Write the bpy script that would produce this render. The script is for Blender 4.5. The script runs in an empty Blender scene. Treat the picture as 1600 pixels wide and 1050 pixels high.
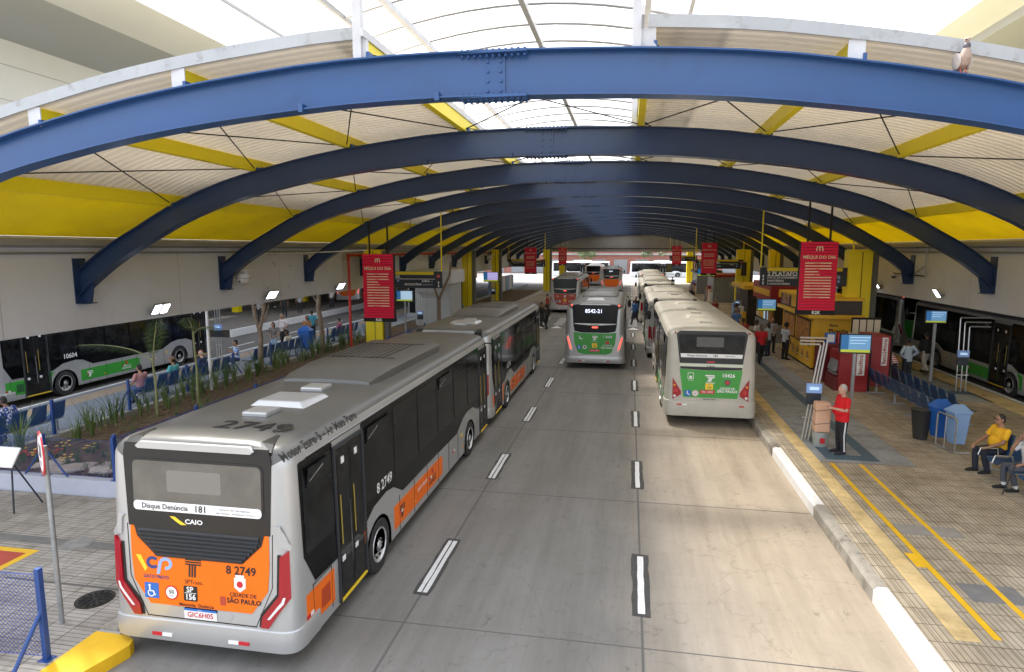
import bpy, bmesh, math, random
from mathutils import Vector, Matrix, Euler
R = math.radians
random.seed(7)
SC = bpy.context.scene
COL = SC.collection
PI = math.pi

# ------------------------------------------------------------------ materials
def mat(name, col, rough=.6, metal=0., noise=None, bump=None, spec=.5, stain=None, coat=0.):
    """noise=(scale, amount, detail); bump=(scale, strength); stain=(scale, colour, threshold)"""
    m = bpy.data.materials.new(name); m.use_nodes = True
    nt = m.node_tree; b = nt.nodes['Principled BSDF']
    b.inputs['Base Color'].default_value = (*col, 1)
    b.inputs['Roughness'].default_value = rough
    b.inputs['Metallic'].default_value = metal
    b.inputs['Specular IOR Level'].default_value = spec
    b.inputs['Coat Weight'].default_value = coat; b.inputs['Coat Roughness'].default_value = .22
    tc = None
    if noise or bump or stain:
        tc = nt.nodes.new('ShaderNodeTexCoord')
    out = None
    if noise:
        n = nt.nodes.new('ShaderNodeTexNoise'); n.inputs['Scale'].default_value = noise[0]
        n.inputs['Detail'].default_value = noise[2] if len(noise) > 2 else 6
        n.inputs['Roughness'].default_value = .65
        nt.links.new(tc.outputs['Object'], n.inputs['Vector'])
        r = nt.nodes.new('ShaderNodeValToRGB')
        a = noise[1]
        r.color_ramp.elements[0].position = .3; r.color_ramp.elements[1].position = .7
        r.color_ramp.elements[0].color = (*[c*(1-a) for c in col], 1)
        r.color_ramp.elements[1].color = (*[min(1, c*(1+a)) for c in col], 1)
        nt.links.new(n.outputs['Fac'], r.inputs['Fac'])
        out = r.outputs['Color']
        mr = nt.nodes.new('ShaderNodeMapRange')
        k_ = .25 if metal > .3 else 1
        mr.inputs['To Min'].default_value = max(0, rough-.1*k_); mr.inputs['To Max'].default_value = min(1, rough+.12*k_)
        nt.links.new(n.outputs['Fac'], mr.inputs['Value']); nt.links.new(mr.outputs['Result'], b.inputs['Roughness'])
    if stain:
        n2 = nt.nodes.new('ShaderNodeTexNoise'); n2.inputs['Scale'].default_value = stain[0]; n2.inputs['Detail'].default_value = 8
        n2.inputs['Roughness'].default_value = .7
        nt.links.new(tc.outputs['Object'], n2.inputs['Vector'])
        r2 = nt.nodes.new('ShaderNodeMapRange')
        r2.inputs['From Min'].default_value = stain[2]; r2.inputs['From Max'].default_value = stain[2]+.14
        nt.links.new(n2.outputs['Fac'], r2.inputs['Value'])
        mx = nt.nodes.new('ShaderNodeMix'); mx.data_type = 'RGBA'
        nt.links.new(r2.outputs['Result'], mx.inputs['Factor'])
        if out: nt.links.new(out, mx.inputs['A'])
        else: mx.inputs['A'].default_value = (*col, 1)
        mx.inputs['B'].default_value = (*stain[1], 1)
        out = mx.outputs['Result']
    if out: nt.links.new(out, b.inputs['Base Color'])
    if bump:
        n3 = nt.nodes.new('ShaderNodeTexNoise'); n3.inputs['Scale'].default_value = bump[0]; n3.inputs['Detail'].default_value = 4
        nt.links.new(tc.outputs['Object'], n3.inputs['Vector'])
        bp = nt.nodes.new('ShaderNodeBump'); bp.inputs['Strength'].default_value = bump[1]; bp.inputs['Distance'].default_value = .02
        nt.links.new(n3.outputs['Fac'], bp.inputs['Height']); nt.links.new(bp.outputs['Normal'], b.inputs['Normal'])
    return m

def emit(name, col, s):
    m = mat(name, (.02, .02, .02), .3)
    b = m.node_tree.nodes['Principled BSDF']
    b.inputs['Base Color'].default_value = (*col, 1)
    b.inputs['Emission Color'].default_value = (*col, 1)
    b.inputs['Emission Strength'].default_value = s
    return m

def tilemat(name, c1, c2, joint, w, h, mortar, rough=.75, off=0., stain=None, big=None):
    m = mat(name, c1, rough)
    nt = m.node_tree; b = nt.nodes['Principled BSDF']
    tc = nt.nodes.new('ShaderNodeTexCoord')
    br = nt.nodes.new('ShaderNodeTexBrick')
    br.offset = off; br.squash = 1
    br.inputs['Scale'].default_value = 1
    br.inputs['Color1'].default_value = (*c1, 1); br.inputs['Color2'].default_value = (*c2, 1); br.inputs['Mortar'].default_value = (*joint, 1)
    br.inputs['Mortar Size'].default_value = mortar; br.inputs['Brick Width'].default_value = w; br.inputs['Row Height'].default_value = h
    br.inputs['Mortar Smooth'].default_value = .3; br.inputs['Bias'].default_value = 0
    nt.links.new(tc.outputs['Object'], br.inputs['Vector'])
    last = br.outputs['Color']
    if big:
        b2 = nt.nodes.new('ShaderNodeTexBrick'); b2.offset = 0
        b2.inputs['Scale'].default_value = 1
        for k in ('Color1', 'Color2'): b2.inputs[k].default_value = (1, 1, 1, 1)
        b2.inputs['Color2'].default_value = (.86, .85, .84, 1)
        b2.inputs['Mortar'].default_value = (.5, .47, .44, 1); b2.inputs['Mortar Size'].default_value = .008
        b2.inputs['Brick Width'].default_value = big; b2.inputs['Row Height'].default_value = big
        nt.links.new(tc.outputs['Object'], b2.inputs['Vector'])
        mx = nt.nodes.new('ShaderNodeMix'); mx.data_type = 'RGBA'; mx.blend_type = 'MULTIPLY'; mx.inputs['Factor'].default_value = 1
        nt.links.new(last, mx.inputs['A']); nt.links.new(b2.outputs['Color'], mx.inputs['B']); last = mx.outputs['Result']
    for sc, lo, hi, dark in ((.35, .35, .72, .58), (2.3, .45, .75, .62), (17, .66, .70, .55)):
        n = nt.nodes.new('ShaderNodeTexNoise'); n.inputs['Scale'].default_value = sc; n.inputs['Detail'].default_value = 7; n.inputs['Roughness'].default_value = .7
        nt.links.new(tc.outputs['Object'], n.inputs['Vector'])
        r = nt.nodes.new('ShaderNodeValToRGB'); r.color_ramp.elements[0].position = lo; r.color_ramp.elements[1].position = hi
        r.color_ramp.elements[0].color = (1.05, 1.05, 1.05, 1); r.color_ramp.elements[1].color = (dark, dark*.96, dark*.9, 1)
        nt.links.new(n.outputs['Fac'], r.inputs['Fac'])
        mx = nt.nodes.new('ShaderNodeMix'); mx.data_type = 'RGBA'; mx.blend_type = 'MULTIPLY'; mx.inputs['Factor'].default_value = 1
        nt.links.new(last, mx.inputs['A']); nt.links.new(r.outputs['Color'], mx.inputs['B']); last = mx.outputs['Result']
    nt.links.new(last, b.inputs['Base Color'])
    return m

M = {}
M['silver'] = mat('silver_paint', (.47, .475, .475), .30, .4, noise=(.8, .06, 2), coat=.15)
M['silver_dusty'] = mat('dusty_silver_paint', (.50, .475, .41), .5, .15, noise=(1.6, .12), stain=(2.2, (.40, .36, .29), .62))
M['silver_warm'] = mat('older_silver_paint', (.42, .41, .385), .4, .25, noise=(1.4, .12), stain=(1.2, (.34, .325, .29), .6))
M['silver_dark'] = mat('roof_grey_paint', (.115, .113, .106), .36, .2, noise=(1.1, .14), stain=(1.5, (.085, .082, .074), .6))
M['orange'] = mat('orange_livery', (.88, .165, .008), .42, noise=(3, .05), spec=.3)
M['green'] = mat('green_livery', (.035, .33, .035), .4, noise=(3, .06), coat=.2)
M['redliv'] = mat('red_livery', (.42, .05, .02), .4, noise=(3, .06), coat=.2)
M['glass'] = mat('tinted_glass', (.006, .0065, .007), .05, 0, noise=(.9, .5, 2), spec=.16)
M['glass2'] = mat('tinted_pane', (.011, .0115, .012), .03, 0, noise=(2.2, .85, 3), spec=.28)
M['rearglass'] = mat('reflection_grey_glass', (.10, .094, .083), .14, 0, noise=(1.4, .35, 3), spec=.8)  # grey base colour stands in for sky reflected in the rear window
M['black'] = mat('black_plastic', (.009, .009, .010), .38, noise=(4, .3))
M['grille'] = mat('grille_plastic', (.032, .035, .040), .5)
M['rubber'] = mat('tyre_rubber', (.03, .03, .031), .8, noise=(6, .3))
M['rim'] = mat('rim_steel', (.62, .62, .62), .35, .5, noise=(5, .2))
M['chassis'] = mat('chassis_dark', (.012, .012, .013), .8)
M['white'] = mat('white_paint', (.78, .78, .77), .5, noise=(3, .06))
M['lettwhite'] = mat('white_lettering', (.82, .82, .82), .5)
M['lettblack'] = mat('black_lettering', (.012, .012, .014), .5)
M['lettgrey'] = mat('dark_grey_lettering', (.09, .09, .09), .5)
M['redlens'] = mat('red_lens', (.34, .006, .014), .14, 0, coat=.3)
M['redlit'] = emit('lit_brake_lens', (1, .12, .08), .7)
M['whitelens'] = mat('clear_lens', (.75, .75, .75), .12)
M['amber'] = mat('amber_lens', (.75, .28, .02), .2)
M['refl_red'] = mat('red_reflector', (.55, .02, .03), .3)
M['blueicon'] = mat('blue_icon', (.02, .14, .50), .45)
M['navylogo'] = mat('navy_logo', (.03, .05, .20), .45)
M['lightblue'] = mat('light_blue_logo', (.28, .45, .85), .45)
M['yellowlogo'] = mat('yellow_logo', (.90, .62, .03), .45)
M['led'] = emit('led_display', (.75, .8, 1.0), .75)
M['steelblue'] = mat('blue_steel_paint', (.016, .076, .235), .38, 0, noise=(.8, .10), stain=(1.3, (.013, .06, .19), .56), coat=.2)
M['steelshade'] = mat('shaded_steel_blue', (.010, .034, .105), .36, 0, noise=(.8, .12), stain=(1.3, (.014, .042, .12), .6), coat=.3)  # arch blue darkened to paint in the shade under the roof
M['steelrust'] = mat('blue_bolt_paint', (.03, .09, .26), .5)
M['yellow'] = mat('yellow_paint', (.95, .77, .010), .45, noise=(.9, .06))
def addtrans(m, f):
    nt = m.node_tree; b = nt.nodes['Principled BSDF']; o = [n for n in nt.nodes if n.type == 'OUTPUT_MATERIAL'][0]
    t = nt.nodes.new('ShaderNodeBsdfTranslucent'); mx = nt.nodes.new('ShaderNodeMixShader'); mx.inputs[0].default_value = f
    if b.inputs['Base Color'].is_linked: nt.links.new(b.inputs['Base Color'].links[0].from_socket, t.inputs['Color'])
    nt.links.new(b.outputs[0], mx.inputs[1]); nt.links.new(t.outputs[0], mx.inputs[2]); nt.links.new(mx.outputs[0], o.inputs['Surface'])
M['yellowpanel'] = mat('yellow_ceiling_panel', (.95, .80, .02), .55, noise=(.6, .09))
M['capwhite'] = mat('white_grey_steel', (.62, .63, .66), .5, noise=(2, .1))
M['fascia'] = mat('weathered_fascia', (.44, .46, .48), .5, 0, noise=(1.0, .1), stain=(3.6, (.28, .28, .28), .56))
M['sheet'] = mat('roof_sheet_underside', (.72, .655, .55), .55, 0, noise=(.5, .08))
addtrans(M['yellowpanel'], .30); addtrans(M['sheet'], .09)
M['wallwhite'] = mat('painted_concrete_wall', (.60, .62, .68), .7, 0, noise=(.35, .05), stain=(.5, (.56, .575, .625), .50))
M['gutter'] = mat('gutter_grey', (.36, .36, .36), .5, .3, noise=(2, .1))
M['concrete'] = mat('raw_concrete', (.42, .41, .39), .8, noise=(1.2, .15), bump=(20, .2))
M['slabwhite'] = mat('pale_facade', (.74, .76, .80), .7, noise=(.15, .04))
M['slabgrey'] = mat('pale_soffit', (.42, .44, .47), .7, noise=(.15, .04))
M['kerb'] = mat('kerb_concrete', (.36, .33, .28), .85, noise=(2.5, .2), stain=(1.8, (.13, .12, .10), .50), bump=(25, .3))
M['kerbwhite'] = mat('kerb_white_paint', (.80, .80, .79), .6, noise=(3, .05), stain=(4.2, (.38, .35, .31), .62))
M['kerbyellow'] = mat('kerb_yellow_paint', (.80, .47, .01), .55, noise=(3, .08), stain=(3, (.45, .30, .05), .68))
M['tar'] = mat('tar_patch', (.065, .063, .06), .85, noise=(14, .35))
M['roadpaint'] = mat('worn_road_paint', (.74, .74, .73), .7, noise=(12, .08), stain=(9, (.32, .31, .30), .66))
M['joint'] = mat('joint_tar', (.125, .12, .112), .9)
M['beige'] = tilemat('beige_tactile', (.80, .60, .29), (.76, .58, .29), (.62, .48, .26), .25, .25, .006)
M['platyellow'] = mat('platform_line_yellow', (.86, .50, .015), .65, noise=(6, .1), stain=(5, (.42, .3, .1), .64))
M['greypaint'] = tilemat('painted_grey_floor', (.36, .385, .41), (.34, .36, .385), (.22, .24, .25), .2, .2, .004)
M['bluepaint'] = mat('blue_grey_stripe', (.085, .14, .19), .65, noise=(4, .12))
M['paveR'] = tilemat('mosaic_paving', (.57, .49, .375), (.51, .44, .335), (.25, .215, .165), .085, .42, .010, big=.42)
M['paveL'] = tilemat('ribbed_paving', (.45, .42, .38), (.41, .385, .345), (.20, .185, .165), .4, .085, .008, big=.4)
M['pavedark'] = tilemat('dark_paving', (.25, .235, .21), (.22, .205, .185), (.10, .09, .085), .1, .1, .012, big=.4)
M['iron'] = mat('cast_iron', (.035, .033, .03), .6, .4, noise=(9, .3))
M['redfloor'] = mat('red_floor_paint', (.42, .06, .035), .65, noise=(5, .15))
M['soil'] = mat('garden_soil', (.13, .088, .055), .95, noise=(5, .55), bump=(18, 1))
M['mulch'] = mat('leaf_mulch', (.17, .115, .06), .9, noise=(7, .6))
M['leaf'] = mat('strap_leaf', (.085, .15, .04), .5, noise=(3, .4))
M['leaf2'] = mat('young_leaf', (.13, .19, .05), .5, noise=(3, .3))
M['palmleaf'] = mat('palm_leaf', (.075, .12, .04), .5, noise=(3, .3))
M['stem'] = mat('palm_stem', (.24, .26, .11), .6, noise=(4, .25))
M['bark'] = mat('bark', (.22, .165, .12), .85, noise=(6, .4), bump=(14, .8))
M['flower'] = mat('flower_petal', (.65, .05, .03), .5)
M['flowery'] = mat('yellow_petal', (.8, .5, .03), .5)
M['stone'] = mat('pale_stone', (.46, .41, .37), .8, noise=(5, .25), bump=(9, .6))
M['fenceblue'] = mat('fence_blue', (.015, .06, .24), .45, noise=(4, .15))
M['seatblue'] = mat('seat_blue', (.016, .065, .16), .4, noise=(3, .2))
M['alu'] = mat('brushed_metal', (.55, .55, .54), .32, .85, noise=(4, .1))
M['greysteel'] = mat('grey_steel', (.32, .33, .34), .45, .5, noise=(3, .15))
M['galv'] = mat('galvanised_post', (.34, .36, .37), .5, .5, noise=(5, .2), stain=(6, (.26, .2, .16), .66))
M['redpanel'] = mat('red_slat_panel', (.78, .010, .065), .4)
M['creamslat'] = mat('cream_slat', (.88, .66, .44), .5)
M['pinkslat'] = mat('faded_menu_slat', (.70, .16, .12), .5)
M['signnavy'] = mat('sign_navy', (.022, .03, .042), .5)
M['signyellow'] = mat('sign_yellow', (.82, .62, .02), .45)
M['kioskyellow'] = mat('kiosk_yellow', (.86, .50, .03), .45, noise=(2, .06))
M['kioskbrown'] = mat('kiosk_food_picture', (.48, .21, .06), .4, noise=(4.5, .9, 4))
M['kioskdark'] = mat('kiosk_dark', (.045, .03, .022), .45, noise=(3, .4))
M['atmred'] = mat('machine_red', (.33, .018, .022), .4, noise=(2, .1))
M['atmdark'] = mat('machine_dark_red', (.16, .012, .016), .45)
M['screen'] = emit('screen_blue', (.14, .32, .56), .28)
M['screendark'] = emit('screen_navy', (.02, .12, .30), .35)
M['screenlight'] = emit('screen_pale', (.45, .65, .85), .30)
M['screenyellow'] = emit('screen_lime', (.5, .58, .06), .2)
M['screenpurple'] = emit('screen_violet', (.38, .30, .62), .5)
M['binblue'] = mat('bin_pale_blue', (.22, .36, .60), .45, noise=(3, .06))
M['binblue2'] = mat('bin_blue', (.015, .11, .42), .45)
M['bindark'] = mat('bin_dark', (.03, .028, .027), .6)
M['lamp'] = emit('led_flood_lens', (.86, .88, 1), 5)
M['pipered'] = mat('hydrant_red', (.55, .03, .02), .45)
M['camwhite'] = mat('camera_white', (.66, .65, .62), .45)
M['chain'] = mat('chain_link_wire', (.015, .06, .34), .45, .2)
M['brick'] = mat('brick_red_facade', (.36, .15, .11), .8, noise=(.8, .15))
M['tent'] = mat('parcel_card', (.68, .42, .28), .7, noise=(3, .08))
M['bucket'] = mat('clear_bucket', (.35, .38, .36), .4)
M['cross'] = mat('crosswalk_paint', (.33, .32, .31), .8, noise=(7, .2))
M['road'] = None

def roadmat():
    m = mat('concrete_road', (.27, .255, .235), .8)
    nt = m.node_tree; b = nt.nodes['Principled BSDF']
    tc = nt.nodes.new('ShaderNodeTexCoord'); sep = nt.nodes.new('ShaderNodeSeparateXYZ')
    nt.links.new(tc.outputs['Object'], sep.inputs[0])
    # concrete bays tinted by lane: grey in the driving lanes, dusty beige with the sun strip painted in towards the kerb lane
    mr = nt.nodes.new('ShaderNodeMapRange'); mr.inputs['From Min'].default_value = -.4; mr.inputs['From Max'].default_value = 2.6
    nz = nt.nodes.new('ShaderNodeTexNoise'); nz.inputs['Scale'].default_value = .5; nz.inputs['Detail'].default_value = 5
    nt.links.new(tc.outputs['Object'], nz.inputs['Vector'])
    ad = nt.nodes.new('ShaderNodeMath'); ad.operation = 'MULTIPLY_ADD'; ad.inputs[1].default_value = 1.8; 
    nt.links.new(nz.outputs['Fac'], ad.inputs[0]); nt.links.new(sep.outputs['X'], ad.inputs[2])
    sb = nt.nodes.new('ShaderNodeMath'); sb.operation = 'SUBTRACT'; sb.inputs[1].default_value = .9
    nt.links.new(ad.outputs[0], sb.inputs[0]); nt.links.new(sb.outputs[0], mr.inputs['Value'])
    mx = nt.nodes.new('ShaderNodeMix'); mx.data_type = 'RGBA'
    mx.inputs['A'].default_value = (.215, .209, .197, 1); mx.inputs['B'].default_value = (.43, .365, .285, 1)
    nt.links.new(mr.outputs['Result'], mx.inputs['Factor'])
    last = mx.outputs['Result']
    def mul(scale, lo, hi, c0, c1, vec=None, det=8):
        nonlocal last
        n = nt.nodes.new('ShaderNodeTexNoise'); n.inputs['Scale'].default_value = scale; n.inputs['Detail'].default_value = det; n.inputs['Roughness'].default_value = .72
        if vec:
            mp = nt.nodes.new('ShaderNodeMapping'); mp.inputs['Scale'].default_value = vec
            nt.links.new(tc.outputs['Object'], mp.inputs['Vector']); nt.links.new(mp.outputs['Vector'], n.inputs['Vector'])
        else: nt.links.new(tc.outputs['Object'], n.inputs['Vector'])
        r = nt.nodes.new('ShaderNodeValToRGB'); r.color_ramp.elements[0].position = lo; r.color_ramp.elements[1].position = hi
        r.color_ramp.elements[0].color = (c0, c0, c0, 1); r.color_ramp.elements[1].color = (c1, c1*.98, c1*.95, 1)
        nt.links.new(n.outputs['Fac'], r.inputs['Fac'])
        k = nt.nodes.new('ShaderNodeMix'); k.data_type = 'RGBA'; k.blend_type = 'MULTIPLY'; k.inputs['Factor'].default_value = 1
        nt.links.new(last, k.inputs['A']); nt.links.new(r.outputs['Color'], k.inputs['B']); last = k.outputs['Result']
        return n
    mul(.45, .3, .72, 1.06, .90)
    mul(1.0, .42, .72, 1.04, .74, (1.5, .10, 1))     # tyre tracks along the lane
    mul(5, .56, .70, 1.0, .80)
    mul(60, .35, .75, 1.06, .90, None, 3)
    mul(2.2, .62, .72, 1.0, .50, (1, .45, 1))
    mul(11, .67, .71, 1.0, .45, None, 4)            # drips
    # hairline cracks
    nzc = nt.nodes.new('ShaderNodeTexNoise'); nzc.inputs['Scale'].default_value = 1.4; nzc.inputs['Detail'].default_value = 6
    nt.links.new(tc.outputs['Object'], nzc.inputs['Vector'])
    va = nt.nodes.new('ShaderNodeVectorMath'); va.operation = 'MULTIPLY_ADD'; va.inputs[1].default_value = (1.3,1.3,1.3)
    nt.links.new(nzc.outputs['Color'], va.inputs[0]); nt.links.new(tc.outputs['Object'], va.inputs[2])
    vo = nt.nodes.new('ShaderNodeTexVoronoi'); vo.feature = 'DISTANCE_TO_EDGE'; vo.inputs['Scale'].default_value = .33
    nt.links.new(va.outputs[0], vo.inputs['Vector'])
    cr = nt.nodes.new('ShaderNodeMapRange'); cr.inputs['From Max'].default_value = .006; cr.inputs['To Min'].default_value = .80
    nt.links.new(vo.outputs['Distance'], cr.inputs['Value'])
    k = nt.nodes.new('ShaderNodeMix'); k.data_type = 'RGBA'; k.blend_type = 'MULTIPLY'; k.inputs['Factor'].default_value = 1
    nt.links.new(last, k.inputs['A']); nt.links.new(cr.outputs['Result'], k.inputs['B']); last = k.outputs['Result']       # oil marks
    nt.links.new(last, b.inputs['Base Color'])
    n3 = nt.nodes.new('ShaderNodeTexNoise'); n3.inputs['Scale'].default_value = 45; n3.inputs['Detail'].default_value = 5
    nt.links.new(tc.outputs['Object'], n3.inputs['Vector'])
    bp = nt.nodes.new('ShaderNodeBump'); bp.inputs['Strength'].default_value = .25; bp.inputs['Distance'].default_value = .01
    nt.links.new(n3.outputs['Fac'], bp.inputs['Height']); nt.links.new(bp.outputs['Normal'], b.inputs['Normal'])
    return m
M['road'] = roadmat()

def skymat():
    m = bpy.data.materials.new('skylight_panel'); m.use_nodes = True
    nt = m.node_tree; nt.nodes.clear()
    o = nt.nodes.new('ShaderNodeOutputMaterial')
    tl = nt.nodes.new('ShaderNodeBsdfTranslucent'); tl.inputs['Color'].default_value = (.78, .78, .77, 1)
    tr = nt.nodes.new('ShaderNodeBsdfTransparent'); tr.inputs['Color'].default_value = (.66, .65, .64, 1)
    df = nt.nodes.new('ShaderNodeBsdfDiffuse'); df.inputs['Color'].default_value = (.8, .8, .79, 1)
    a = nt.nodes.new('ShaderNodeMixShader'); a.inputs[0].default_value = .58
    nt.links.new(tl.outputs[0], a.inputs[1]); nt.links.new(tr.outputs[0], a.inputs[2])
    c = nt.nodes.new('ShaderNodeMixShader'); c.inputs[0].default_value = .05
    nt.links.new(a.outputs[0], c.inputs[1]); nt.links.new(df.outputs[0], c.inputs[2])
    nt.links.new(c.outputs[0], o.inputs['Surface'])
    return m
M['skylight'] = skymat()

# ------------------------------------------------------------------ mesh builder
class MB:
    def __init__(s): s.v = []; s.f = []; s.mi = []; s.sm = []; s.mats = []
    def add(s, vs, fs, m, smooth=False):
        if isinstance(m, str): m = M[m]
        if m not in s.mats: s.mats.append(m)
        k = s.mats.index(m); b = len(s.v)
        s.v += [tuple(p) for p in vs]
        for f in fs: s.f.append([i+b for i in f]); s.mi.append(k); s.sm.append(smooth)
    def bb(s, x0, x1, y0, y1, z0, z1, m):
        s.add([(x0,y0,z0),(x1,y0,z0),(x1,y1,z0),(x0,y1,z0),(x0,y0,z1),(x1,y0,z1),(x1,y1,z1),(x0,y1,z1)],
              [(0,3,2,1),(4,5,6,7),(0,1,5,4),(1,2,6,5),(2,3,7,6),(3,0,4,7)], m)
    def box(s, c, size, m, rot=None):
        hx, hy, hz = [k/2 for k in size]
        vs = [Vector(p) for p in [(-hx,-hy,-hz),(hx,-hy,-hz),(hx,hy,-hz),(-hx,hy,-hz),(-hx,-hy,hz),(hx,-hy,hz),(hx,hy,hz),(-hx,hy,hz)]]
        if rot is not None:
            e = Euler(rot).to_matrix(); vs = [e @ p for p in vs]
        s.add([p+Vector(c) for p in vs], [(0,3,2,1),(4,5,6,7),(0,1,5,4),(1,2,6,5),(2,3,7,6),(3,0,4,7)], m)
    def quad(s, a, b, c, d, m): s.add([a, b, c, d], [(0,1,2,3)], m)
    def path(s, pts, rad, m, n=8, caps=True, sx=1., smooth=True):
        pts = [Vector(p) for p in pts]
        if not hasattr(rad, '__len__'): rad = [rad]*len(pts)
        rings = []; prev = None
        for i, p in enumerate(pts):
            d = (pts[min(i+1, len(pts)-1)] - pts[max(i-1, 0)])
            if d.length < 1e-9: d = Vector((0,0,1))
            d.normalize()
            if prev is None:
                up = Vector((0,0,1)) if abs(d.z) < .9 else Vector((1,0,0))
                a = d.cross(up).normalized()
            else:
                a = (prev - d*prev.dot(d))
                a = a.normalized() if a.length > 1e-6 else d.orthogonal().normalized()
            prev = a; b = d.cross(a)
            rings.append([p + a*math.cos(2*PI*k/n)*rad[i]*sx + b*math.sin(2*PI*k/n)*rad[i] for k in range(n)])
        vs = [q for r in rings for q in r]; fs = []
        for i in range(len(pts)-1):
            for k in range(n):
                fs.append((i*n+k, i*n+(k+1)%n, (i+1)*n+(k+1)%n, (i+1)*n+k))
        if caps: fs.append(tuple(range(n-1,-1,-1))); fs.append(tuple((len(pts)-1)*n+k for k in range(n)))
        s.add(vs, fs, m, smooth)
    def tube(s, a, b, r, m, n=8, r2=None): s.path([a, b], [r, r if r2 is None else r2], m, n)
    def ell(s, c, r, m, nu=12, nv=8, rot=None):
        vs = []; fs = []
        e = Euler(rot).to_matrix() if rot is not None else None
        for j in range(nv+1):
            t = PI*j/nv
            for i in range(nu):
                a = 2*PI*i/nu
                p = Vector((r[0]*math.sin(t)*math.cos(a), r[1]*math.sin(t)*math.sin(a), r[2]*math.cos(t)))
                if e: p = e @ p
                vs.append(p+Vector(c))
        for j in range(nv):
            for i in range(nu):
                fs.append((j*nu+i, (j+1)*nu+i, (j+1)*nu+(i+1)%nu, j*nu+(i+1)%nu))
        s.add(vs, fs, m, True)
    def lathe_x(s, c, prof, m, n=28, smooth=True):
        """prof [(x, r)] revolved about an axis along X through c"""
        vs = []; fs = []
        for x, r in prof:
            for k in range(n):
                a = 2*PI*k/n; vs.append((c[0]+x, c[1]+r*math.cos(a), c[2]+r*math.sin(a)))
        for i in range(len(prof)-1):
            for k in range(n): fs.append((i*n+k, i*n+(k+1)%n, (i+1)*n+(k+1)%n, (i+1)*n+k))
        s.add(vs, fs, m, smooth)
    def patch(s, poly, fn, th, m, cutx=(), back=-.006):
        """polygon in (u,v), mapped by fn(u,v,out), given thickness"""
        bm = bmesh.new()
        vs = [bm.verts.new((p[0], p[1], 0)) for p in poly]
        try: bm.faces.new(vs)
        except ValueError: bm.free(); return
        if len(poly) > 4: bmesh.ops.triangulate(bm, faces=bm.faces[:])
        for cx in cutx:
            bmesh.ops.bisect_plane(bm, geom=bm.verts[:]+bm.edges[:]+bm.faces[:], plane_co=(cx,0,0), plane_no=(1,0,0))
        bm.verts.index_update(); bm.normal_update()
        if bm.faces and sum(f.normal.z*f.calc_area() for f in bm.faces) < 0:
            bmesh.ops.reverse_faces(bm, faces=bm.faces[:])
        uv = [(q.co.x, q.co.y) for q in bm.verts]
        top = [fn(u, v, th) for u, v in uv]; bot = [fn(u, v, back) for u, v in uv]; n = len(uv)
        fs = [[q.index for q in f.verts] for f in bm.faces]
        for e in bm.edges:
            if len(e.link_faces) == 1:
                lp = e.link_loops[0]; a = lp.vert.index; b = lp.link_loop_next.vert.index
                fs.append([b, a, a+n, b+n])
        bm.free()
        s.add(top+bot, fs, m)
    def text(s, txt, size, fn, u, v, m, align='CENTER', bold=0., out=.004, cutx=(), sx=1.):
        vs, fs = text_geo(txt, size, align, bold)
        s.add([fn(u+p[0]*sx, v+p[1], out) for p in vs], fs, m)
    def build(s, name, parent=None, bevel=0, sharp=35, loc=None):
        me = bpy.data.meshes.new(name)
        me.from_pydata(s.v, [], s.f)
        for m in s.mats: me.materials.append(m)
        me.polygons.foreach_set('material_index', s.mi)
        me.polygons.foreach_set('use_smooth', s.sm)
        me.update()
        if any(s.sm): me.set_sharp_from_angle(angle=R(sharp))
        o = bpy.data.objects.new(name, me); COL.objects.link(o)
        if parent: o.parent = parent
        if loc: o.location = loc
        if bevel:
            b = o.modifiers.new('bevel', 'BEVEL'); b.width = bevel; b.segments = 2; b.limit_method = 'ANGLE'; b.angle_limit = R(40)
        return o

_TX = {}
def text_geo(txt, size, align, bold):
    key = (txt, align, bold)
    if key not in _TX:
        cu = bpy.data.curves.new('t', 'FONT'); cu.body = txt; cu.size = 1; cu.align_x = align; cu.align_y = 'CENTER'
        cu.resolution_u = 2; cu.offset = bold; cu.fill_mode = 'FRONT'
        ob = bpy.data.objects.new('t', cu); COL.objects.link(ob)
        bpy.context.view_layer.update()
        dg = bpy.context.evaluated_depsgraph_get()
        me = ob.evaluated_get(dg).to_mesh()
        _TX[key] = ([(q.co.x, q.co.y) for q in me.vertices], [list(p.vertices) for p in me.polygons])
        ob.evaluated_get(dg).to_mesh_clear()
        bpy.data.objects.remove(ob); bpy.data.curves.remove(cu)
    vs, fs = _TX[key]
    return [(a*size, b*size) for a, b in vs], fs

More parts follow.
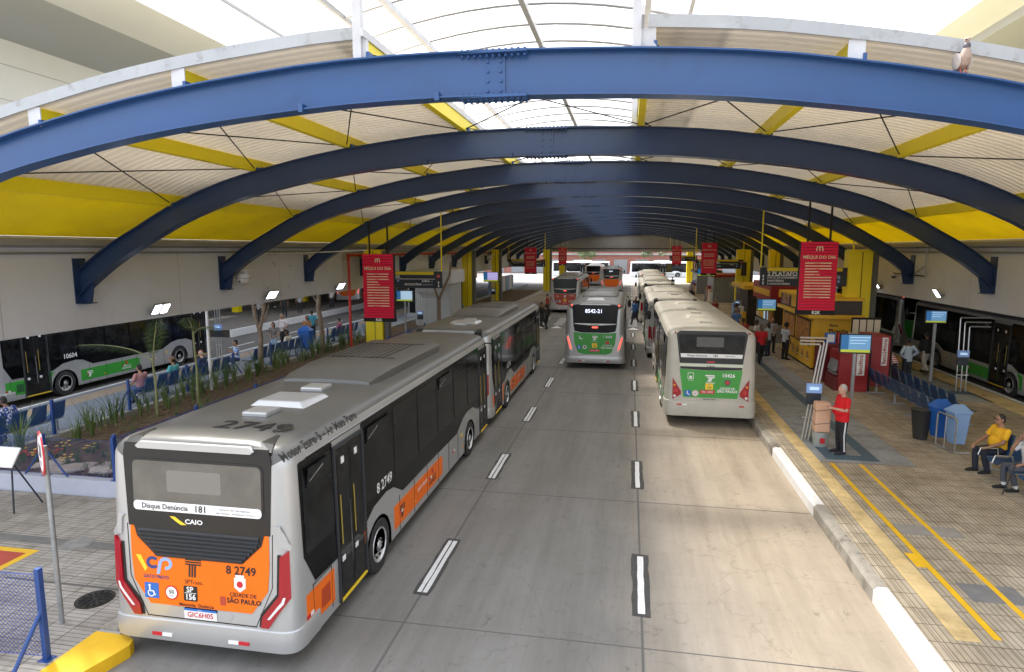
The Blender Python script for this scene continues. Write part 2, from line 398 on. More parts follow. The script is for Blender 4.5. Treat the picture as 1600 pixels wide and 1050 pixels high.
def tag(o, label=None, cat=None, group=None, kind=None):
    if label: o['label'] = label
    if cat: o['category'] = cat
    if group: o['group'] = group
    if kind: o['kind'] = kind
    return o
def thing(name, label, cat, loc=(0,0,0), rz=0., group=None):
    o = bpy.data.objects.new(name, None); COL.objects.link(o); o.empty_display_size = .2
    o.location = loc; o.rotation_euler = (0, 0, rz)
    return tag(o, label, cat, group)
def dup(o, loc=None, rz=None, label=None, parent=None):
    c = o.copy(); COL.objects.link(c)
    if parent: c.parent = parent
    if loc is not None: c.location = loc
    if rz is not None: c.rotation_euler = (0, 0, rz)
    if label: c['label'] = label
    for ch in list(o.children): dup(ch, parent=c)
    return c
def struct(mb, name, label=None, bevel=0):
    o = mb.build(name, bevel=bevel); o['kind'] = 'structure'
    if label: o['label'] = label
    return o
def pl(axis, o):
    """planar map (u,v,out) at origin o. axis: 'rear' faces -Y, 'right' faces +X, 'left' faces -X, 'top' faces +Z"""
    if axis == 'rear': return lambda u, v, w: (o[0]+u, o[1]-w, o[2]+v)
    if axis == 'right': return lambda u, v, w: (o[0]+w, o[1]+u, o[2]+v)
    if axis == 'left': return lambda u, v, w: (o[0]-w, o[1]-u, o[2]+v)
    if axis == 'front': return lambda u, v, w: (o[0]-u, o[1]+w, o[2]+v)
    return lambda u, v, w: (o[0]+u, o[1]+v, o[2]+w)
def rr(x0, x1, y0, y1, r, n=3):
    P = []
    for cx, cy, a0 in ((x1-r, y0+r, -90), (x1-r, y1-r, 0), (x0+r, y1-r, 90), (x0+r, y0+r, 180)):
        for k in range(n+1):
            a = R(a0+90*k/n); P.append((cx+r*math.cos(a), cy+r*math.sin(a)))
    return P
def circ(cx, cy, r, n=20): return [(cx+r*math.cos(2*PI*k/n), cy+r*math.sin(2*PI*k/n)) for k in range(n)]
def rect(x0, x1, y0, y1): return [(x0,y0),(x1,y0),(x1,y1),(x0,y1)]
# ------------------------------------------------------------------ buses
HW = 1.362
_INS = [(0,.24,.13),(.012,.16,.085),(.04,.09,.048),(.09,.038,.022),(.17,.012,.008),(.28,0,0)]
def rake(z): return max(0., z-.3)*.045
def plan_y(ax):
    i = HW - ax
    if i >= .24: return 0.
    for (y0,a,_),(y1,b,_) in zip(_INS, _INS[1:]):
        if b <= i <= a: return y0 + (y1-y0)*((a-i)/(a-b) if a != b else 0)
    return .28 + (-i)*3
def sx_(z): return HW - .012 - max(0, z-1.0)*.022
def RR(x, z, out):
    ax = abs(x); sg = 1 if x > 0 else -1
    th = max(0., min(1.2, (ax-1.11)/.24*1.05))
    return (x + sg*out*math.sin(th), plan_y(min(ax, HW)) + rake(z) - out*math.cos(th), z)
RCUT = (-1.30,-1.24,-1.18,-1.12,1.12,1.18,1.24,1.30)
def rtext(mb, t, size, x, z, m, **k): mb.text(t, size, RR, x, z, m, **k)

def profile(ins, top, zb, full=True):
    hw = HW-.012-ins; zt = 3.05-top
    P = [(-hw, zb), (-hw+.0066, 1.3), (-hw+.0165, 1.75), (-hw+.0352, 2.6)]
    r = .24; cx = hw-.04-r; cz = zt-.06-r
    for k in range(7):
        a = R(180 - 15*k); P.append((-cx + r*math.cos(a)*1.0, cz + r*math.sin(a)))
    P.append((-.55*hw, zt-.012)); P.append((0, zt))
    Q = [(-x, z) for x, z in P[:-1]][::-1]
    return P+Q

def make_shell(L, paint, roofpaint):
    mb = MB()
    st = [(y, i, t, 1) for y, i, t in _INS] + [(1.2,0,0,0),(L-1.2,0,0,0)] + [(L-y, i, t, 2) for y, i, t in _INS[::-1]]
    rings = []
    for y, i, t, w in st:
        pr = profile(i, t, 1.0)
        ring = []
        for x, z in pr:
            yy = y
            if w == 1: yy = y + rake(z)
            if w == 2: yy = y - rake(z)*1.4
            ring.append((x, yy, z))
        rings.append(ring)
    n = len(rings[0]); vs = [p for r in rings for p in r]
    side = []; roof = []
    for i in range(len(rings)-1):
        for k in range(n-1):
            f = (i*n+k, (i+1)*n+k, (i+1)*n+k+1, i*n+k+1)
            (roof if 6 <= k <= n-8 else side).append(f)
        side.append((i*n+n-1, (i+1)*n+n-1, (i+1)*n, i*n))
    side.append(tuple(range(n))); side.append(tuple((len(rings)-1)*n+k for k in range(n-1, -1, -1)))
    base = len(mb.v)
    mb.add(vs, side, paint, True)
    k2 = mb.mats
    mb.add(vs, roof, roofpaint, True)
    # lower ends
    for rev in (0, 1):
        rg = []
        for z in (.34, 1.0):
            r = []
            for y, i, t in _INS + [(.48, 0, 0)]:
                r.append((-(HW-.012-i), y+rake(z)*(1 if y < .4 else 0), z))
            ring = r[::-1] + [(-x, y, z) for x, y, z in r]
            if rev: ring = [(x, L-y, z) for x, y, z in ring]
            rg.append(ring)
        m_ = len(rg[0]); V = rg[0]+rg[1]
        F = [(k, k+1, m_+k+1, m_+k) if not rev else (k+1, k, m_+k, m_+k+1) for k in range(m_-1)]
        F.append(tuple(range(m_))[::-1] if not rev else tuple(range(m_)))
        mb.add(V, F, paint, True)
    return mb

def skirt(mb, L, wys, sg, paint):
    """side panel below the waist with real wheel openings"""
    zb = .27; P = [(.48, zb)]
    for wy in wys:
        P.append((wy-.56, zb))
        for k in range(13):
            a = R(180 - 15*k); P.append((wy+.56*math.cos(a), .44+.56*math.sin(a)*.96))
        P.append((wy+.56, zb))
    P += [(L-.48, zb), (L-.48, 1.0), (.48, 1.0)]
    fn = lambda u, v, w: (sg*(HW-.012+w), u, v)
    mb.patch(P, fn, 0, paint, back=-.06)

def make_bus(spec):
    s = dict(L=11.25, wheels=None, paint='silver', roof='silver_dark', liv='orange', rear='M', number='', route='', right_doors=(), left_doors=(), text=True,
             ac=((3.6, 5.1),), hatches=((1.3,0.2),(1.85,.25),(2.9,.2)), detail=2)
    s.update(spec)
    L = s['L']; P = s['paint']; LV = s['liv']
    wys = s['wheels'] or (2.65, L-2.3)
    root = thing('city_bus', s['label'], 'bus', s['loc'], s.get('rz', 0), s['group'])
    mb = make_shell(L, P, s['roof'])
    skirt(mb, L, wys, 1, P); skirt(mb, L, wys, -1, P)
    mb.build('body', root)
    c = MB(); c.bb(-.80,.80,.45,L-.45,.30,.985,'chassis')
    for wy in wys: c.bb(-1.1,1.1,wy-.08,wy+.08,.42,.58,'chassis')
    for a_, b_ in zip((.5,)+tuple(w+.62 for w in wys), tuple(w-.62 for w in wys)+(L-.5,)): c.bb(-1.28,1.28,a_,b_,.36,.98,'chassis')
    c.build('chassis', root)
    # wheels
    for wy in wys:
        for sg in (-1, 1):
            t = MB(); t.lathe_x((0,0,0), [(-.15,.30),(-.15,.44),(-.11,.475),(.11,.475),(.15,.44),(.15,.30),(.12,.285)] if sg > 0 else [(.15,.30),(.15,.44),(.11,.475),(-.11,.475),(-.15,.44),(-.15,.30),(-.12,.285)], 'rubber')
            w = t.build('wheel', root, loc=(sg*1.207, wy, .475))
            r = MB(); r.lathe_x((0,0,0), [(sg*.13,.30),(sg*.158,.292),(sg*.155,.272),(sg*.128,.262),(sg*.105,.20),(sg*.125,.145),(sg*.13,.08),(sg*.155,.065),(sg*.155,0.001)], 'rim')
            for k in range(10):
                a = 2*PI*k/10; r.box((sg*.112, .218*math.cos(a), .218*math.sin(a)), (.03,.042,.05), 'chassis', (a,0,0))
                r.box((sg*.135, .108*math.cos(a), .108*math.sin(a)), (.03,.022,.022), 'rim', (a,0,0))
            r.build('rim', w)
    # bumper wraps the rear corners
    bz0, bz1 = (.27,.58) if s['rear'] != 'T' else (.34,.83)
    b = MB(); ring = []
    xs = [-HW+.001,-1.345,-1.31,-1.26,-1.19,-1.12,-.6,0,.6,1.12,1.19,1.26,1.31,1.345,HW-.001]
    rows = [(bz0,-.02),(bz0+.012,.008),(bz0+.09,.020),(bz1-.09,.026),(bz1-.015,.018),(bz1,.004),(bz1+.004,-.03)]
    V = []; n = len(xs)+2
    for z, o in rows:
        V.append((-HW-max(o,0)*.5, .62, z)); V += [RR(x, z, o) for x in xs]; V.append((HW+max(o,0)*.5, .62, z))
    F = [(i*n+k, i*n+k+1, (i+1)*n+k+1, (i+1)*n+k) for i in range(len(rows)-1) for k in range(n-1)]
    b.add(V, F, P, True)
    bump = b.build('rear_bumper', root)
    rf = MB()
    zr = bz0+.11 if s['rear'] != 'T' else .70
    for x0, m_ in ((-.72,'refl_red'),(-.57,'lettwhite'),(.40,'lettwhite'),(.55,'refl_red')):
        if s['rear'] == 'T': x0 = {-.72:-.98,-.57:-.83,.40:.6,.55:.86}[x0]
        if s['rear'] == 'T' and x0 == .6: continue
        rf.patch(rect(x0, x0+.145, zr-.022, zr+.022), RR, .034, m_)
    rf.build('reflector', bump)
    st = s['rear']
    # ---------------- rear face
    if st == 'M':
        k = MB(); k.patch([(-1.02,1.84),(1.02,1.84),(1.06,2.80),(1.03,2.96),(-1.03,2.96),(-1.06,2.80)], RR, .012, 'black', RCUT)
        mask = k.build('rear_mask', root)
        w = MB(); w.patch(rr(-.95,.95,2.05,2.76,.09), RR, .018, 'black'); w.patch(rr(-.92,.92,2.08,2.73,.07), RR, .022, 'rearglass')
        w.patch(rr(-.42,.36,2.33,2.62,.03), RR, .0245, mat('frosted_panel', (.19,.18,.165), .3))
        win = w.build('rear_window', root)
        d = MB(); d.patch(rr(-.92,.92,2.065,2.19,.05), RR, .026, 'lettwhite')
        rtext(d, 'Disque Denúncia', .098, -.46, 2.125, 'lettblack', out=.03, bold=.012); rtext(d, '181', .125, .06, 2.125, 'lettblack', out=.03, bold=.015)
        rtext(d, 'Denuncie com toda segurança', .036, .55, 2.148, 'lettgrey', out=.03); rtext(d, 'Sigilo absoluto - Atendimento 24 horas', .034, .55, 2.10, 'lettgrey', out=.03)
        d.build('notice_strip', win)
        rtext_mb = MB(); rtext(rtext_mb, 'CAIO', .085, -.05, 1.945, 'lettwhite', out=.018, bold=.03, sx=1.25)
        rtext_mb.patch([(-.40,2.0),(-.33,2.0),(-.22,1.93),(-.16,1.90),(-.24,1.895),(-.30,1.93)], RR, .0165, 'yellowlogo')
        rtext_mb.build('maker_badge', mask)
        l = MB(); l.patch([(-.84,2.93),(-.80,2.90),(.80,2.90),(.84,2.93),(.78,2.985),(-.78,2.985)], RR, .055, P); l.build('roof_spoiler', root)
        def TP(u, v, o):
            t = .13
            for (a0,_,b0),(a1,_,b1) in zip(_INS, _INS[1:]):
                if a0 <= v <= a1: t = b0+(b1-b0)*(v-a0)/(a1-a0)
            if v > .28: t = 0
            return (u, v+rake(3.0-t), 3.05-t-.018+max(0, abs(u)-.72)*-.09+o)
        for sg in (-1, 1):
            e = MB(); e.patch([(sg*.80,.01),(sg*1.06,.01),(sg*1.04,.10),(sg*.94,.42),(sg*.90,.42),(sg*.86,.12)], TP, .012, 'black', back=-.03); e.build('roof_corner_trim', root)
        g = MB(); g.patch([(-.94,1.84),(-.90,1.70),(-.62,1.44),(.62,1.44),(.90,1.70),(.94,1.84)], RR, .0125, 'black')
        for z in [1.475+.052*i for i in range(7)]:
            hw_ = .60+min(.27, (z-1.44)*1.0)
            a_, b_ = RR(-hw_, z, 0), RR(hw_, z, 0)
            g.box(((a_[0]+b_[0])/2, a_[1]-.016, z), (hw_*2, .03, .036), 'grille', (R(28),0,0))
        gr = g.build('engine_grille', root)
        o = MB()
        o.patch([(-1.0,1.84),(-1.0,1.45),(-.97,1.10),(-.74,.785),(.74,.785),(.97,1.10),(1.0,1.45),(1.0,1.84),(.95,1.84),(.905,1.69),(.62,1.43),(-.62,1.43),(-.905,1.69),(-.95,1.84)], RR, .010, LV)
        pan = o.build('livery_panel', root)
        gv = MB()
        for sg in (-1, 1):
            gv.patch([(sg*1.045,1.86),(sg*1.055,1.86),(sg*1.035,1.15),(sg*.80,.62),(sg*.79,.62),(sg*1.025,1.15)], RR, .004, 'black', RCUT)
        gv.patch(rect(-.80,.80,.605,.618), RR, .004, 'black')
        gv.build('panel_seam', root)
        if s['text']:
            t = MB(); dk = 'lettblack'
            t.patch([(-.93,1.44),(-.86,1.44),(-.77,1.27),(-.80,1.22)], RR, .014, 'yellowlogo')
            for (cx, m_) in ((-.685,'navylogo'),(-.49,'lightblue')):
                for q in range(14):
                    a0, a1 = R(40+20*q if cx < -.6 else -100+18*q), R(60+20*q if cx < -.6 else -82+18*q)
                    t.patch([(cx+.095*math.cos(a0),1.35+.085*math.sin(a0)),(cx+.095*math.cos(a1),1.35+.085*math.sin(a1)),(cx+.05*math.cos(a1),1.35+.042*math.sin(a1)),(cx+.05*math.cos(a0),1.35+.042*math.sin(a0))], RR, .014, m_)
            t.patch([(-.59,1.38),(-.545,1.38),(-.585,1.20),(-.63,1.20)], RR, .0145, 'lightblue')
            rtext(t, 'GATO PRETO', .062, -.64, 1.155, 'navylogo', out=.015, bold=.02)
            for q in range(3): t.patch(rect(-.20,-.02+.05,1.425-.032*q,1.443-.032*q), RR, .014, dk); t.patch([(-.15+.04*q,1.365),(-.125+.04*q,1.365),(-.135+.04*q,1.20),(-.16+.04*q,1.20)], RR, .014, dk)
            rtext(t, 'SPTrans', .08, -.09, 1.13, dk, out=.015)
            rtext(t, s['number'], .155, .60, 1.345, dk, out=.015, bold=.022)
            t.patch([(.50,1.25),(.66,1.25),(.66,1.12),(.58,1.06),(.50,1.12)], RR, .014, 'lettwhite'); t.patch(circ(.58,1.165,.045,12), RR, .0155, 'refl_red'); t.patch(rect(.52,.64,1.255,1.29), RR, .014, 'lettwhite')
            rtext(t, 'CIDADE DE', .075, .62, 1.02, dk, out=.015, bold=.012); rtext(t, 'SÃO PAULO', .09, .63, .935, dk, out=.015, bold=.03)
            rtext(t, 'Mantenha  Distância', .062, -.06, .815, dk, out=.015, bold=.012)
            t.patch(rr(-.82,-.61,.86,1.07,.012), RR, .014, 'blueicon')
            t.patch(circ(-.745,1.03,.018,10), RR, .016, 'lettwhite'); t.patch([(-.755,1.01),(-.735,1.01),(-.73,.965),(-.685,.965),(-.655,.905),(-.67,.90),(-.70,.95),(-.75,.95)], RR, .016, 'lettwhite')
            for q in range(11):
                a0, a1 = R(140+20*q), R(160+20*q); t.patch([(-.725+.052*math.cos(a0),.93+.052*math.sin(a0)),(-.725+.052*math.cos(a1),.93+.052*math.sin(a1)),(-.725+.038*math.cos(a1),.93+.038*math.sin(a1)),(-.725+.038*math.cos(a0),.93+.038*math.sin(a0))], RR, .016, 'lettwhite')
            t.patch(circ(-.42,.96,.098), RR, .014, 'refl_red'); t.patch(circ(-.42,.96,.080), RR, .016, 'lettwhite'); rtext(t, '50', .075, -.42,.97, dk, out=.018, bold=.02); rtext(t, 'km/h', .028, -.42,.918, dk, out=.018)
            t.patch(rr(-.24,-.04,.87,1.075,.02), RR, .014, 'lettblack'); rtext(t, 'SP', .105, -.145,1.025, 'lettwhite', out=.017, bold=.02); t.patch(rect(-.225,-.055,.977,.983), RR, .016, 'lettwhite'); rtext(t, '156', .105, -.14,.925, 'lettwhite', out=.017, bold=.03)
            t.patch(rr(.29,.37,.86,.98,.01), RR, .013, 'redliv')
            t.build('lettering', pan)
        pb = MB(); pb.patch([(-.52,.72),(-.44,.775),(.40,.775),(.47,.72),(.40,.625),(-.44,.625)], RR, .006, P); pb.build('plate_recess', root)
        p = MB(); p.patch(rect(-.235,.235,.635,.775), RR, .022, 'lettwhite'); p.patch(rect(-.235,.235,.745,.775), RR, .0235, 'blueicon'); rtext(p, s.get('plate','GIC6H05'), .098, 0, .692, 'refl_red', out=.026, bold=.015); rtext(p, 'BRASIL', .022, 0, .760, 'lettwhite', out=.026)
        p.build('number_plate', root)
        for sg in (-1, 1):
            t = MB(); q = lambda pts: [(sg*x, z) for x, z in pts]
            t.patch(q([(1.15,1.58),(1.255,1.66),(1.265,1.04),(.98,.62),(.87,.62),(.895,.77),(1.13,1.07)]), RR, .030, 'redlens', RCUT)
            tl = t.build('tail_light', root)
            h = MB(); h.patch(q([(1.18,1.05),(1.205,1.05),(1.185,.965),(1.00,.745),(.965,.745),(1.155,.985)]), RR, .0335, 'whitelens', RCUT); h.build('lens_strip', tl)
            e = MB(); e.patch(q([(1.115,1.60),(1.15,1.60),(1.13,1.07),(.895,.77),(.87,.62),(.84,.62),(.86,.79),(1.095,1.08)]), RR, .012, 'black', RCUT); e.build('lamp_surround', tl)
            c_ = MB(); c_.patch(q([(1.08,1.98),(1.115,1.93),(1.13,1.72),(1.265,1.66),(1.28,1.72),(1.20,1.82),(1.16,1.98)]), RR, .022, P, RCUT); c_.build('corner_fairing', root)
    elif st == 'N':
        k = MB(); k.patch([(-.98,1.98),(-1.05,2.9),(-.9,2.96),(.9,2.96),(1.05,2.9),(.98,1.98),(.93,1.75),(.6,1.68),(-.6,1.68),(-.93,1.75)], RR, .012, 'glass', RCUT)
        mask = k.build('rear_window', root)
        l = MB(); l.patch([(-.7,2.95),(.7,2.95),(.62,3.0),(-.62,3.0)], RR, .07, P); l.build('roof_spoiler', root)
        d = MB(); d.patch([(-.93,2.10),(-.93,2.07),(-.3,2.02),(.3,2.02),(.93,2.07),(.93,2.10)], RR, .018, 'lettwhite'); rtext(d, 'Disque Denúncia 181', .05, 0, 2.065, 'lettblack', out=.022); d.build('notice_strip', mask)
        if s['route']:
            d = MB(); rtext(d, s['route'], .24, -.06, 2.66, 'led', out=.02, bold=.012); d.build('route_display', mask)
        d = MB(); d.patch(rr(-.14,.14,1.885,1.965,.03), RR, .02, 'redlit'); d.build('brake_light', mask)
        for sg in (-1, 1):
            d = MB(); d.patch(circ(sg*1.07,2.93,.045,12), RR, .03, 'redlit', RCUT); d.build('marker_light', root)
        o = MB(); o.patch([(-.97,1.70),(-.6,1.655),(.6,1.655),(.97,1.70),(.93,1.2),(.76,.76),(.5,.68),(-.5,.68),(-.76,.76),(-.93,1.2)], RR, .010, LV); pan = o.build('livery_panel', root)
        t = MB()
        if s['text']:
            rtext(t, s['number'], .15, .58, 1.50, 'lettwhite', out=.015, bold=.02)
            for q in range(2): t.patch(rect(-.11,.13,1.50-.05*q,1.535-.05*q), RR, .014, 'lettwhite')
            t.patch([(-.03,1.46),(.07,1.46),(.02,1.34),(-.08,1.34)], RR, .014, 'lettwhite'); rtext(t, 'SPTrans', .07, 0, 1.29, 'lettwhite', out=.015)
            t.patch(circ(-.62,1.45,.09,14), RR, .012, 'lettwhite'); t.patch(circ(-.60,1.47,.07,14), RR, .0145, LV)
            rtext(t, 'CIDADE DE', .085, .58, 1.10, 'lettwhite', out=.015, bold=.015); rtext(t, 'SÃO PAULO', .105, .58, .995, 'lettwhite', out=.015, bold=.03)
            t.patch([(.50,1.30),(.66,1.30),(.66,1.20),(.58,1.15),(.50,1.20)], RR, .014, 'refl_red')
            t.patch(rr(-.80,-.62,.92,1.10,.02), RR, .014, 'blueicon'); t.patch(circ(-.72,1.06,.02,8), RR, .016, 'lettwhite'); t.patch([(-.73,1.04),(-.70,1.04),(-.70,.99),(-.65,.95),(-.74,.95)], RR, .016, 'lettwhite')
            t.patch(circ(-.45,1.01,.09,16), RR, .014, 'lettwhite'); t.patch(circ(-.45,1.01,.05,12), RR, .0155, 'lettgrey')
            t.patch(rr(-.12,.12,.99,1.2,.02), RR, .014, 'yellowlogo'); rtext(t, '156', .09, 0, 1.06, 'lettgrey', out=.016, bold=.02)
            t.build('lettering', pan)
        p = MB(); p.patch(rect(-.22,.22,.80,.92), RR, .02, 'refl_red'); rtext(p, 'EAC 2684', .08, 0, .86, 'lettwhite', out=.023); p.build('number_plate', root)
        for sg in (-1, 1):
            t = MB(); q = lambda pts: [(sg*x, z) for x, z in pts]
            t.patch(q([(1.20,1.60),(1.29,1.50),(1.13,.86),(1.01,.82),(1.03,1.0)]), RR, .028, 'whitelens', RCUT); tl = t.build('tail_light', root)
            h = MB(); h.patch(q([(1.205,1.5),(1.255,1.44),(1.12,.92),(1.05,.9),(1.065,1.02)]), RR, .032, s.get('lens','redlit'), RCUT); h.build('lens_strip', tl)
    else:
        k = MB(); k.patch([(-.93,1.99),(-1.05,2.9),(-.95,2.985),(.95,2.985),(1.05,2.9),(.93,1.99)], RR, .012, 'black', RCUT); mask = k.build('rear_mask', root)
        w = MB(); w.patch([(-.90,2.17),(-.985,2.82),(-.95,2.88),(.95,2.88),(.985,2.82),(.90,2.17)], RR, .019, 'glass2'); w.patch(rr(-.45,.35,2.50,2.80,.02), RR, .021, mat('sign_box_glass', (.06,.06,.058), .2)); win = w.build('rear_window', root)
        d = MB(); d.patch([(-.90,2.17),(-.915,2.29),(.915,2.29),(.90,2.17)], RR, .025, 'lettwhite'); rtext(d, 'Disque Denúncia', .085, -.42, 2.23, 'lettblack', out=.029, bold=.01); rtext(d, '181', .10, .12, 2.23, 'lettblack', out=.029, bold=.02); rtext(d, 'Sigilo absoluto', .05, .55, 2.23, 'lettgrey', out=.029); d.build('notice_strip', win)
        d = MB(); d.patch(rr(-.13,.11,2.02,2.06,.015), RR, .02, 'refl_red'); d.build('brake_light', mask)
        d = MB(); d.patch([(-.93,1.98),(.93,1.98),(.92,1.89),(-.92,1.89)], RR, .016, mat('pale_green_band', (.62,.68,.55), .4)); d.patch([(-.92,1.888),(.92,1.888),(.90,1.82),(.3,1.79),(-.3,1.79),(-.90,1.82)], RR, .014, 'black'); rtext(d, s.get('badge','CAIO'), .075, 0, 1.90, 'lettblack', out=.02, bold=.03, sx=1.3); d.build('trim_band', root)
        o = MB(); o.patch([(-.93,1.81),(-.3,1.78),(.3,1.78),(.93,1.81),(.80,.93),(-.80,.93)], RR, .010, LV); pan = o.build('livery_panel', root)
        if s['text']:
            t = MB(); wt = 'lettwhite'
            rtext(t, s['number'], .155, .52, 1.63, wt, out=.015, bold=.025)
            for q in range(2): t.patch(rect(-.16+.06*q,.12,1.60-.055*q,1.64-.055*q), RR, .014, wt)
            t.patch([(-.04,1.58),(.07,1.58),(.02,1.44),(-.09,1.44)], RR, .014, wt); rtext(t, 'SPTrans', .08, 0, 1.40, wt, out=.015, bold=.01)
            t.patch(rr(-.68,-.50,1.50,1.70,.01), RR, .012, wt); t.patch(rr(-.665,-.515,1.515,1.685,.01), RR, .0135, LV); t.patch(circ(-.59,1.56,.045,10), RR, .0145, wt); rtext(t, 'ACESSO', .045, -.59, 1.46, wt, out=.015)
            t.patch([(.41,1.50),(.59,1.50),(.59,1.38),(.50,1.31),(.41,1.38)], RR, .013, 'lettgrey'); t.patch(circ(.50,1.42,.055,12), RR, .015, 'refl_red')
            rtext(t, 'CIDADE DE', .085, .50, 1.235, wt, out=.015, bold=.025); rtext(t, 'SÃO PAULO', .11, .50, 1.145, wt, out=.015, bold=.04)
            t.patch(rr(-.15,.08,1.19,1.385,.02), RR, .014, 'yellowlogo'); rtext(t, 'SP', .06, -.035, 1.345, 'lettgrey', out=.016); rtext(t, '156', .09, -.035, 1.25, 'lettgrey', out=.016, bold=.02)
            t.patch(rr(-.76,-.57,.97,1.15,.01), RR, .014, 'blueicon'); t.patch(circ(-.68,1.11,.02,8), RR, .016, wt); t.patch([(-.69,1.09),(-.665,1.09),(-.66,1.05),(-.62,1.04),(-.60,.995),(-.63,.995),(-.64,1.03),(-.70,1.03)], RR, .016, wt)
            t.patch(circ(-.44,1.06,.095,18), RR, .014, wt); t.patch(circ(-.44,1.06,.078,18), RR, .0155, 'refl_red'); t.patch(circ(-.44,1.06,.065,18), RR, .017, wt); rtext(t, '50', .06, -.44, 1.06, 'lettblack', out=.019, bold=.02)
            rtext(t, 'Mantenha Distância', .05, 0, .885, 'lettblack', out=.008, bold=.015)
            t.build('lettering', pan)
        p = MB(); p.patch(rect(-.31,.13,1.055,1.17), RR, .02, 'refl_red'); rtext(p, 'FSC 3498', .085, -.09, 1.11, wt if s['text'] else 'lettwhite', out=.023, bold=.01); p.build('number_plate', root)
        for sg in (-1, 1):
            t = MB(); q = lambda pts: [(sg*x, z) for x, z in pts]
            t.patch(q([(1.13,1.53),(.86,1.10),(.88,1.0),(1.12,.86)]), RR, .022, 'redlens', RCUT); tl = t.build('tail_light', root)
            h = MB(); h.patch(circ(sg*1.07,1.30,.035,10), RR, .026, 'amber', RCUT); h.patch(circ(sg*1.02,1.13,.06,12), RR, .026, 'refl_red'); h.patch(circ(sg*1.06,.96,.042,10), RR, .026, 'whitelens', RCUT); h.build('lamp_lens', tl)
            d = MB(); d.patch(circ(sg*1.09,2.93,.03,10), RR, .03, 'redlens', RCUT); d.build('marker_light', root)
    # ---------------- sides
    def side(sg, doors):
        S = lambda y, z, o: (sg*(sx_(z)+o), y, z)
        fl = MB()
        top = 2.74
        # black glazing band, cut round the doors
        low = [(.30,1.46),(.55,1.02),(1.20,1.00),(2.15,1.03),(2.6,1.22),(3.15,1.27),(3.5,1.22),(3.95,.99),(L-3.6,.97),(L-3.0,1.2),(L-2.6,1.26),(L-2.0,1.24),(L-1.4,1.05),(L-.42,1.05)]
        if s.get('plain_low'): low = [(.34,1.25),(L-.34,1.25)]
        def lz(y):
            for (a,b_),(c_,d_) in zip(low, low[1:]):
                if a <= y <= c_: return b_+(d_-b_)*(y-a)/(c_-a)
            return 1.1
        cuts = [(d0-.04, d1+.04) for d0, d1 in doors]
        segs = []; y0 = low[0][0]
        for a, b_ in sorted(cuts):
            if a > y0+.05: segs.append((y0, a))
            y0 = max(y0, b_)
        segs.append((y0, L-.42 if not s.get('plain_low') else L-.34))
        for a, b_ in segs:
            pts = [(a, lz(a))]+[(y, z) for y, z in low if a < y < b_]+[(b_, lz(b_))]
            poly = pts+[(b_, top-.02),(b_-.04, top),(a+.04, top),(a, top-.02)]
            fl.patch(poly, S, .006, 'glass')
        band = fl.build('glazing_band', root)
        # separate panes
        ys = [y for a, b_ in segs for y in [a]]
        for a, b_ in segs:
            n = max(1, round((b_-a)/1.35)); w = (b_-a)/n
            for k in range(n):
                p0, p1 = a+k*w+.05, a+(k+1)*w-.05
                if p1-p0 < .35: continue
                zb = max(lz(p0), lz(p1), 1.30)+.10
                pm = MB(); pm.patch(rr(p0,p1,zb,top-.08,.07), S, .012, 'glass2')
                pm.patch(rect(p0+.02,p1-.02,top-.40,top-.385), S, .0155, 'black')
                if (k*7+int(a*3)+len(s['number'])) % 3 == 0:   # hopper light tipped open
                    q0, q1 = p0+.1, p1-.1
                    pm.add([S(q0,top-.39,.014),S(q1,top-.39,.014),S(q1,top-.12,.045),S(q0,top-.12,.045),S(q0,top-.39,.024),S(q1,top-.39,.024),S(q1,top-.12,.055),S(q0,top-.12,.055)],
                           [(0,1,2,3),(7,6,5,4),(0,4,5,1),(1,5,6,2),(2,6,7,3),(3,7,4,0)], 'glass2')
                    pm.add([S(q0+.05,top-.32,.036),S(q0+.42,top-.20,.05),S(q0+.42,top-.17,.053),S(q0+.05,top-.295,.039)], [(0,1,2,3)], 'alu')
                pm.build('window', root)
        for d0, d1 in doors:
            dm = MB(); dm.patch(rect(d0,d1,.32,2.60), S, .006, 'chassis', back=-.03)
            dm.patch(rect(d0-.05,d0,.30,2.60), S, .035, 'grille'); dm.patch(rect(d1,d1+.05,.30,2.60), S, .035, 'grille'); dm.patch(rect(d0-.05,d1+.05,2.602,2.66), S, .035, 'grille')
            door = dm.build('door', root)
            mid = (d0+d1)/2
            for a, b_ in ((d0+.015, mid-.012), (mid+.012, d1-.015)):
                lf = MB(); lf.patch(rect(a,b_,.36,2.58), S, .014, 'black', back=.007); lf.patch(rr(a+.04,b_-.04,.50,2.50,.03), S, .018, 'glass2', back=.012)
                lf.patch(rect((a+b_)/2-.04,(a+b_)/2+.06,2.34,2.44), S, .020, 'lettwhite', back=.015); lf.patch(rect(a+.06,a+.16,.88,.96), S, .021, 'lettwhite', back=.015)
                lf.tube(S(a+.09,1.15,.024), S(a+.09,1.9,.024), .009, mat('dim_handrail', (.35,.26,.04), .4), 6)
                lf.build('door_leaf', door)
            sm = MB(); sm.bb(*sorted((sg*(HW-.05), sg*(HW+.02))), d0, d1, .285, .315, 'yellowlogo'); sm.build('door_step', door)
        # livery strip, engine hatch, side markers
        dmid = [d for d in doors if d[0] > wys[0]+1.2 and d[1] < wys[-1]-1]
        lvs = []
        x0, x1 = wys[0]+.72, min(wys[0]+3.75, wys[-1]-.8)
        lv = MB(); lvs.append(lv); lv.patch([(x0,.40),(x1-.06,.40),(x1,.46),(x1,.80),(x1-.10,.84),(x0,.84)], S, .005, LV)
        if not any(d[0] < 1.3 for d in doors) or True:
            lv = MB(); lvs.append(lv); lv.patch([(.30,.48),(1.10,.42),(1.10,.92),(.30,.93)], S, .005, LV)
